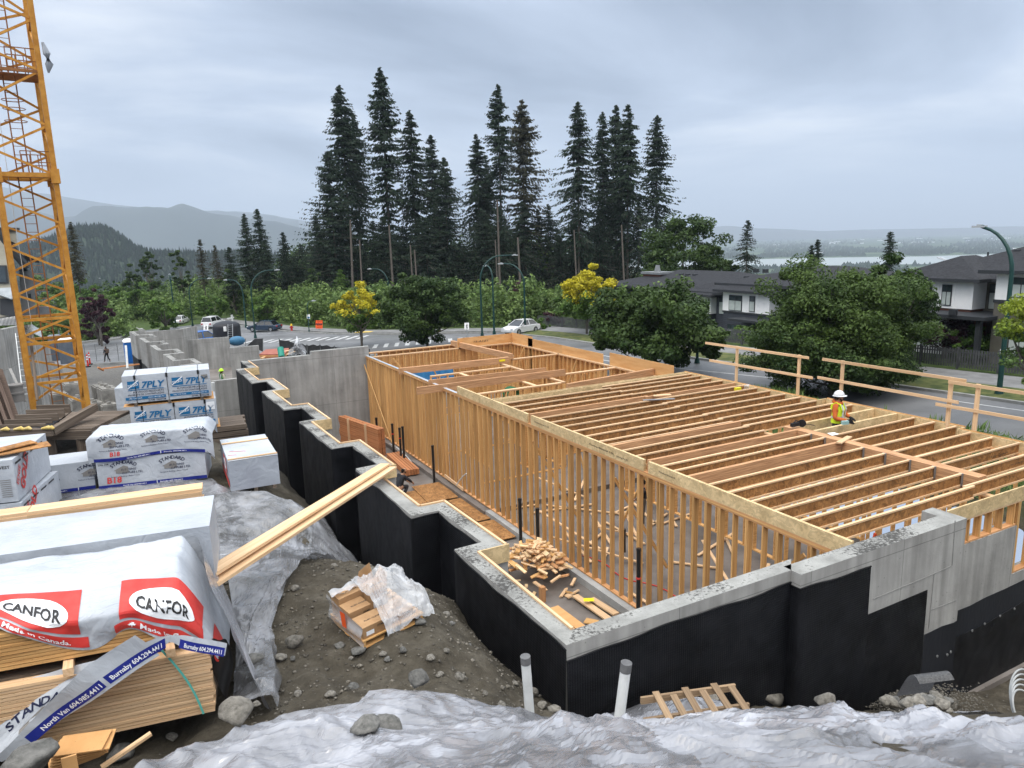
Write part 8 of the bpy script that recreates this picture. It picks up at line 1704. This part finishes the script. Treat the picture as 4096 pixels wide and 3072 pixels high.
    if hat:
        b = MB(); n = 20; Hh = Matrix.Translation((hx, hy, hz_+.045))@Matrix.Rotation(look, 4, 'Z'); vs = []
        for j in range(7):
            a = math.pi/2*j/6; vs += [Hh@Vector((.128*math.cos(a)*math.cos(6.283*i/n)*1.08-.005, .112*math.cos(a)*math.sin(6.283*i/n), .135*math.sin(a))) for i in range(n)]
        b.add(vs, [(j*n+i, j*n+(i+1) % n, (j+1)*n+(i+1) % n, (j+1)*n+i) for j in range(6) for i in range(n)], 0, True)
        vs = [Hh@Vector((k*1.08*math.cos(6.283*i/n)*(1.22 if (math.cos(6.283*i/n) > .1 and k > .12) else 1), k*math.sin(6.283*i/n), -.012*(k > .12))) for k in (.11, .152) for i in range(n)]; b.add(vs, [(i, (i+1) % n, n+(i+1) % n, n+i) for i in range(n)], 0, True); o = b.build('hard_hat', hat); o.parent = r
    if hood: b = MB(); k = D['nek']; b.tube([(k[0]-.09, -.07, k[2]), (k[0]-.10, 0, k[2]+.03), (k[0]-.09, .07, k[2]), (k[0]+.02, .10, k[2]-.01), (k[0]+.09, .03, k[2]-.04), (k[0]+.09, -.03, k[2]-.04), (k[0]+.02, -.10, k[2]-.01), (k[0]-.09, -.07, k[2])], .04, 7); o = b.build('hood', hood); o.parent = r
    if pack: b = MB(); b.box((-.32, -.15, 1.02), (-.13, .15, 1.45)); o = b.build('backpack', pack); o.parent = r; md = o.modifiers.new('b', 'BEVEL'); md.width = .05; md.segments = 3
    return r
org = pm('orange_cloth', (.42, .095, .02), (.55, .14, .035), 5, rough=.85); hiv = pm('hi_vis_yellow', (.55, .72, .02), (.68, .85, .04), 4, rough=.7); dkc = pm('dark_cloth', (.015, .016, .02), (.035, .036, .042), 6, rough=.9); hatw = pm('hat_white', (.62, .63, .64), rough=.3); hatg = pm('hat_lime', (.45, .75, .03), rough=.4); glv = pm('glove_black', (.012, .012, .014), rough=.8); tan_c = pm('tan_cloth', (.35, .33, .25), (.45, .43, .34), 5, rough=.9)
w0 = py(3347, 1690, 13.82); ht = px(3354, 1557, w0.x); rz_ = math.atan2(-.93, .36); fz = ht.z-1.80*1.13
person('carpenter in white hard hat, orange hoodie and yellow vest standing among the joists', (w0.x, w0.y, fz), rz_, dict(elL=(.12, .27, 1.10), elR=(.02, -.27, 1.08), wrL=(.27, .22, 1.04), wrR=(.26, .02, 1.0), che=(.02, 0, 1.28)), dict(top=org, leg=dkc, glove=glv), 1.13, hatw, org, hiv, look=.75)
ng = thing('nail_gun', 'pale teal and black nail gun held in the carpenter\'s gloved hands', 'nail gun', tuple(pz(3385, 1690, .12))); q = Vector(ng.location); dR = Vector((math.cos(rz_+.9), math.sin(rz_+.9), 0)); b = MB(); b.bar(q-dR*.14, q+dR*.06, .08, .10); b.build('body', pm('tool_teal', (.25, .42, .42), rough=.4), ng); b = MB(); b.bar(q+dR*.05, q+dR*.25-Vector((0, 0, .05)), .04, .05); b.bar(q+dR*.10+Vector((0, 0, .10)), q+dR*.22-Vector((0, 0, .02)), .02, .04); b.build('magazine', glv, ng)
sw = thing('circular_saw', 'black power saw with a cord resting on the beam beside the carpenter', 'power saw', tuple(pz(3197, 1708, .03))); q = Vector(sw.location); b = MB(); b.cyl(q+Vector((.1, 0, .09)), q+Vector((.14, .02, .09)), .11, n=18); b.build('blade_guard', glv, sw); b = MB(); b.bar(q+Vector((-.26, .05, .08)), q+Vector((.02, .05, .08)), .10, .10); b.tube([q+Vector((-.2, .05, .12)), q+Vector((-.1, .05, .19)), q+Vector((.02, .05, .15))], .018, 6); b.tube([q+Vector((.15, 0, .05)), q+Vector((.3, 0, .03)), q+Vector((.42, -.05, .02)), q+Vector((.46, -.15, .01))], .010, 5); b.build('motor', glv, sw)
w1 = pz(2572, 1910, -2.62); person('worker in dark clothes and yellow straps half hidden behind the studs', (w1.x, w1.y, -4.4), R_(150), dict(elL=(.15, .25, 1.1), wrL=(.3, .18, 1.05)), dict(top=dkc, leg=pm('grey_trousers', (.06, .05, .045), (.09, .08, .07), 5, rough=.9)), 1.0, None, None, None)
w2_ = pd(885, 1472, 45); person('distant worker in lime hard hat and green striped vest behind the grey wall', (w2_.x, w2_.y, w2_.z-1.80), R_(200), {}, dict(top=tan_c, leg=dkc), 1.0, hatg, None, pm('hi_vis_green', (.05, .12, .06), (.12, .3, .1), 8, rough=.8))
w3 = pd(430, 1447, 78); person('pedestrian in black walking left along the street with a backpack', (w3.x, w3.y, w3.z-.05), R_(125), dict(knL=(.20, .10, .52), anL=(.30, .10, .10), knR=(-.06, -.10, .50), anR=(-.34, -.10, .14), elL=(.02, .24, 1.15), wrL=(.14, .2, .95)), dict(top=dkc, leg=pm('black_cloth', (.012, .012, .013), rough=.9)), 1.0, None, dkc, None, pm('brown_pack', (.09, .06, .045), rough=.8))
w4 = pz(1600, 1925, -3.75); person('worker in dark clothes crouching below the planks inside the basement', (w4.x-.1, w4.y, -4.4), R_(20), dict(pel=(0, 0, .42), che=(.18, 0, .74), nek=(.28, 0, .90), hea=(.34, 0, 1.01), top=(.36, 0, 1.10), shL=(.22, .18, .84), shR=(.22, -.18, .84), hpL=(0, .1, .42), hpR=(0, -.1, .42), knL=(.38, .16, .46), knR=(.38, -.16, .42), anL=(.1, .16, .09), anR=(.12, -.16, .09), elL=(.4, .24, .66), elR=(.4, -.24, .66), wrL=(.6, .15, .5), wrR=(.6, -.15, .5)), dict(top=dkc, leg=dkc))
jk = blob_sheet('jacket', Matrix.Translation(px(*A_(1010, 285), 10.95)), lambda u, v: (-.12-.05*math.sin(u*3.14)*(1+v), (u-.5)*(.25+.35*v), -1.55*v+.03*math.sin(u*13)*v), 14, 12, dkc, None, 'black coat hanging at the far end of the long stud wall', 'coat')
for k, (x, y) in enumerate(((14.6, 9.6), (15.4, 10.6))):
    r = thing('stepladder', ('orange stepladder under the nearest joists', 'orange stepladder farther in under the joists')[k], 'stepladder', (x, y, -4.4)); om = pm('ladder_orange', (.55, .07, .02), rough=.5) if k == 0 else bpy.data.materials['ladder_orange']
    for s in (-.25, .25):
        for q in (0, .9): board('rail', (x+q, y+s, -4.4), (x+.45, y+s*.6, -1.9), .07, .03, om, r)
    for j in range(6): t = (j+1)/7; board('step', (x+.45*t, y-.25+.1*t, -4.4+2.5*t), (x+.45*t, y+.25-.1*t, -4.4+2.5*t), .08, .025, om, r)
yl_ = pz(2990-1000+1922/2, 1200+722/2, -.12); b = MB(); b.box((-.13, -.05, -.1), (.13, .05, .1), 0, Matrix.Translation(yl_)); o = b.build('yellow_pack', pm('pack_yellow', (.7, .6, .03), rough=.5)); tag(o, 'small yellow pack on the far joists with a clear bag', 'pack')
o = blob_sheet('clear_bag', Matrix.Translation(yl_+Vector((.2, -.1, -.05))), lambda u, v: (.25*u, .12*math.sin(u*3.1)*math.sin(v*6), .25*v), 8, 8, stretch, None, 'clear bag beside the yellow pack on the far joists', 'bag')
for k, (x, y, s) in enumerate(((3330, 1736, .22), (2560, 2040, 1))):
    if k == 0: p = pz(x, y, .015); b = MB(); b.add([p+Vector(v) for v in ((-.15, -.1, 0), (.12, -.12, .01), (.18, .08, .0), (-.1, .1, .02))], [(0, 1, 2, 3)]); o = b.build('paper', whitew); tag(o, 'white paper lying on the beam below the carpenter', 'paper')
film_i = blob_sheet('plastic_film', Matrix.Translation((14.6, 8.9, -2.6)), lambda u, v: (2.2*u, .8*v, .25*float(crumple(np.array(u*5+.5), np.array(v*3), 2))+.2*u), 30, 14, stretch, None, 'crumpled clear film under the nearest joists behind the front wall')
# printed marks on the timber
b = MB(); X_ = NX-.016
def SX(u, v, k=0): return Vector((X_-.002, u, v))
for y, z, s, w in ((16.3, -.17, 'TimberStrand LSL', 1.2), (15.0, -.2, '|||| 0.67 LSL', .5), (19.3, -.17, 'TimberStrand LSL', .9), (13.3, -.16, 'TimberStrand', .6)):
    put(b, lambda u, v: SX(y-u, z+v), s, 0, 0, .06, 0, .01, .2, w)
o = b.build('lumber_print', ink_k, tf)
b = MB()
for yy_, x, s in ((15.47, 12.3, 'WY.COM/RELEASE'), (14.82, 13.6, 'True Joist TJI 230'), (14.82, 15.0, 'WY.COM'), (21.47-.03, 14.2, 'True Joist TJI 230'), (20.83, 17.0, 'WY.COM/RELEASE'), (18.42, 18.0, 'WY.COM/RELEASE'), (9.74, 18.6, 'TJI 230'), (9.14, 18.4, 'WY.COM/RELEASE')):
    put(b, lambda u, v: Vector((x+u, yy_-.012, -.17+v)), s, 0, 0, .055, 0, .008, .2, .8)
o = b.build('lumber_print', ink_k, tf)
b = MB(); put(b, lambda u, v: Vector((17.6+u, 37.38, -.25+v)), '15-A1Z1', 0, 0, .14, 0, .01, .1, .9); b.build('lumber_print', ink_k, tf)
b = MB(); q = pz(*C1_(25, 480), -.2) if 'C1_' in globals() else Vector((16.2, 31.05, -.22)); b.box((-.16, -.005, -.05), (.16, .005, .05), 0, Matrix.Translation(Vector((16.1, 31.03, -.28)))); b.build('yellow_tag', bpy.data.materials['yellow_tag'], tf)
b = MB(); b.box((0, 25.4, -.299), (.13, 37.2, -.296), 0, Matrix.Translation((NX+.005, 0, 0))); b.build('gasket_film', pm('silver_film', (.45, .5, .55), (.6, .64, .7), 6, rough=.3, metal=.3), nw)
b = MB(); q = Vector((15.2, 30.5, -2.2)); b.add([Vector((12.5, 36.6, -2.5)), Vector((16.0, 36.6, -2.5)), Vector((16.0, 36.9, -1.2)), Vector((12.5, 36.9, -1.2))], [(0, 1, 2, 3)]); o = b.build('blue_tarp', pm('tarp_blue', (.01, .10, .25), (.03, .18, .38), 3, rough=.5)); tag(o, 'blue tarp seen between the far studs', 'tarp')
gh = thing('green_hose_reel', 'coil of green hose between the far studs', 'hose coil', (15.6, 29.0, -3)); 
for k in range(5): b = MB(); b.tube([Vector((15.6+.35*math.cos(a), 29+.1*k, -1.6+.35*math.sin(a))) for a in np.linspace(0, 6.28, 18)], .035, 6); b.build('loop', pm('hose_green', (.01, .12, .05), rough=.5) if k == 0 else bpy.data.materials['hose_green'], gh)
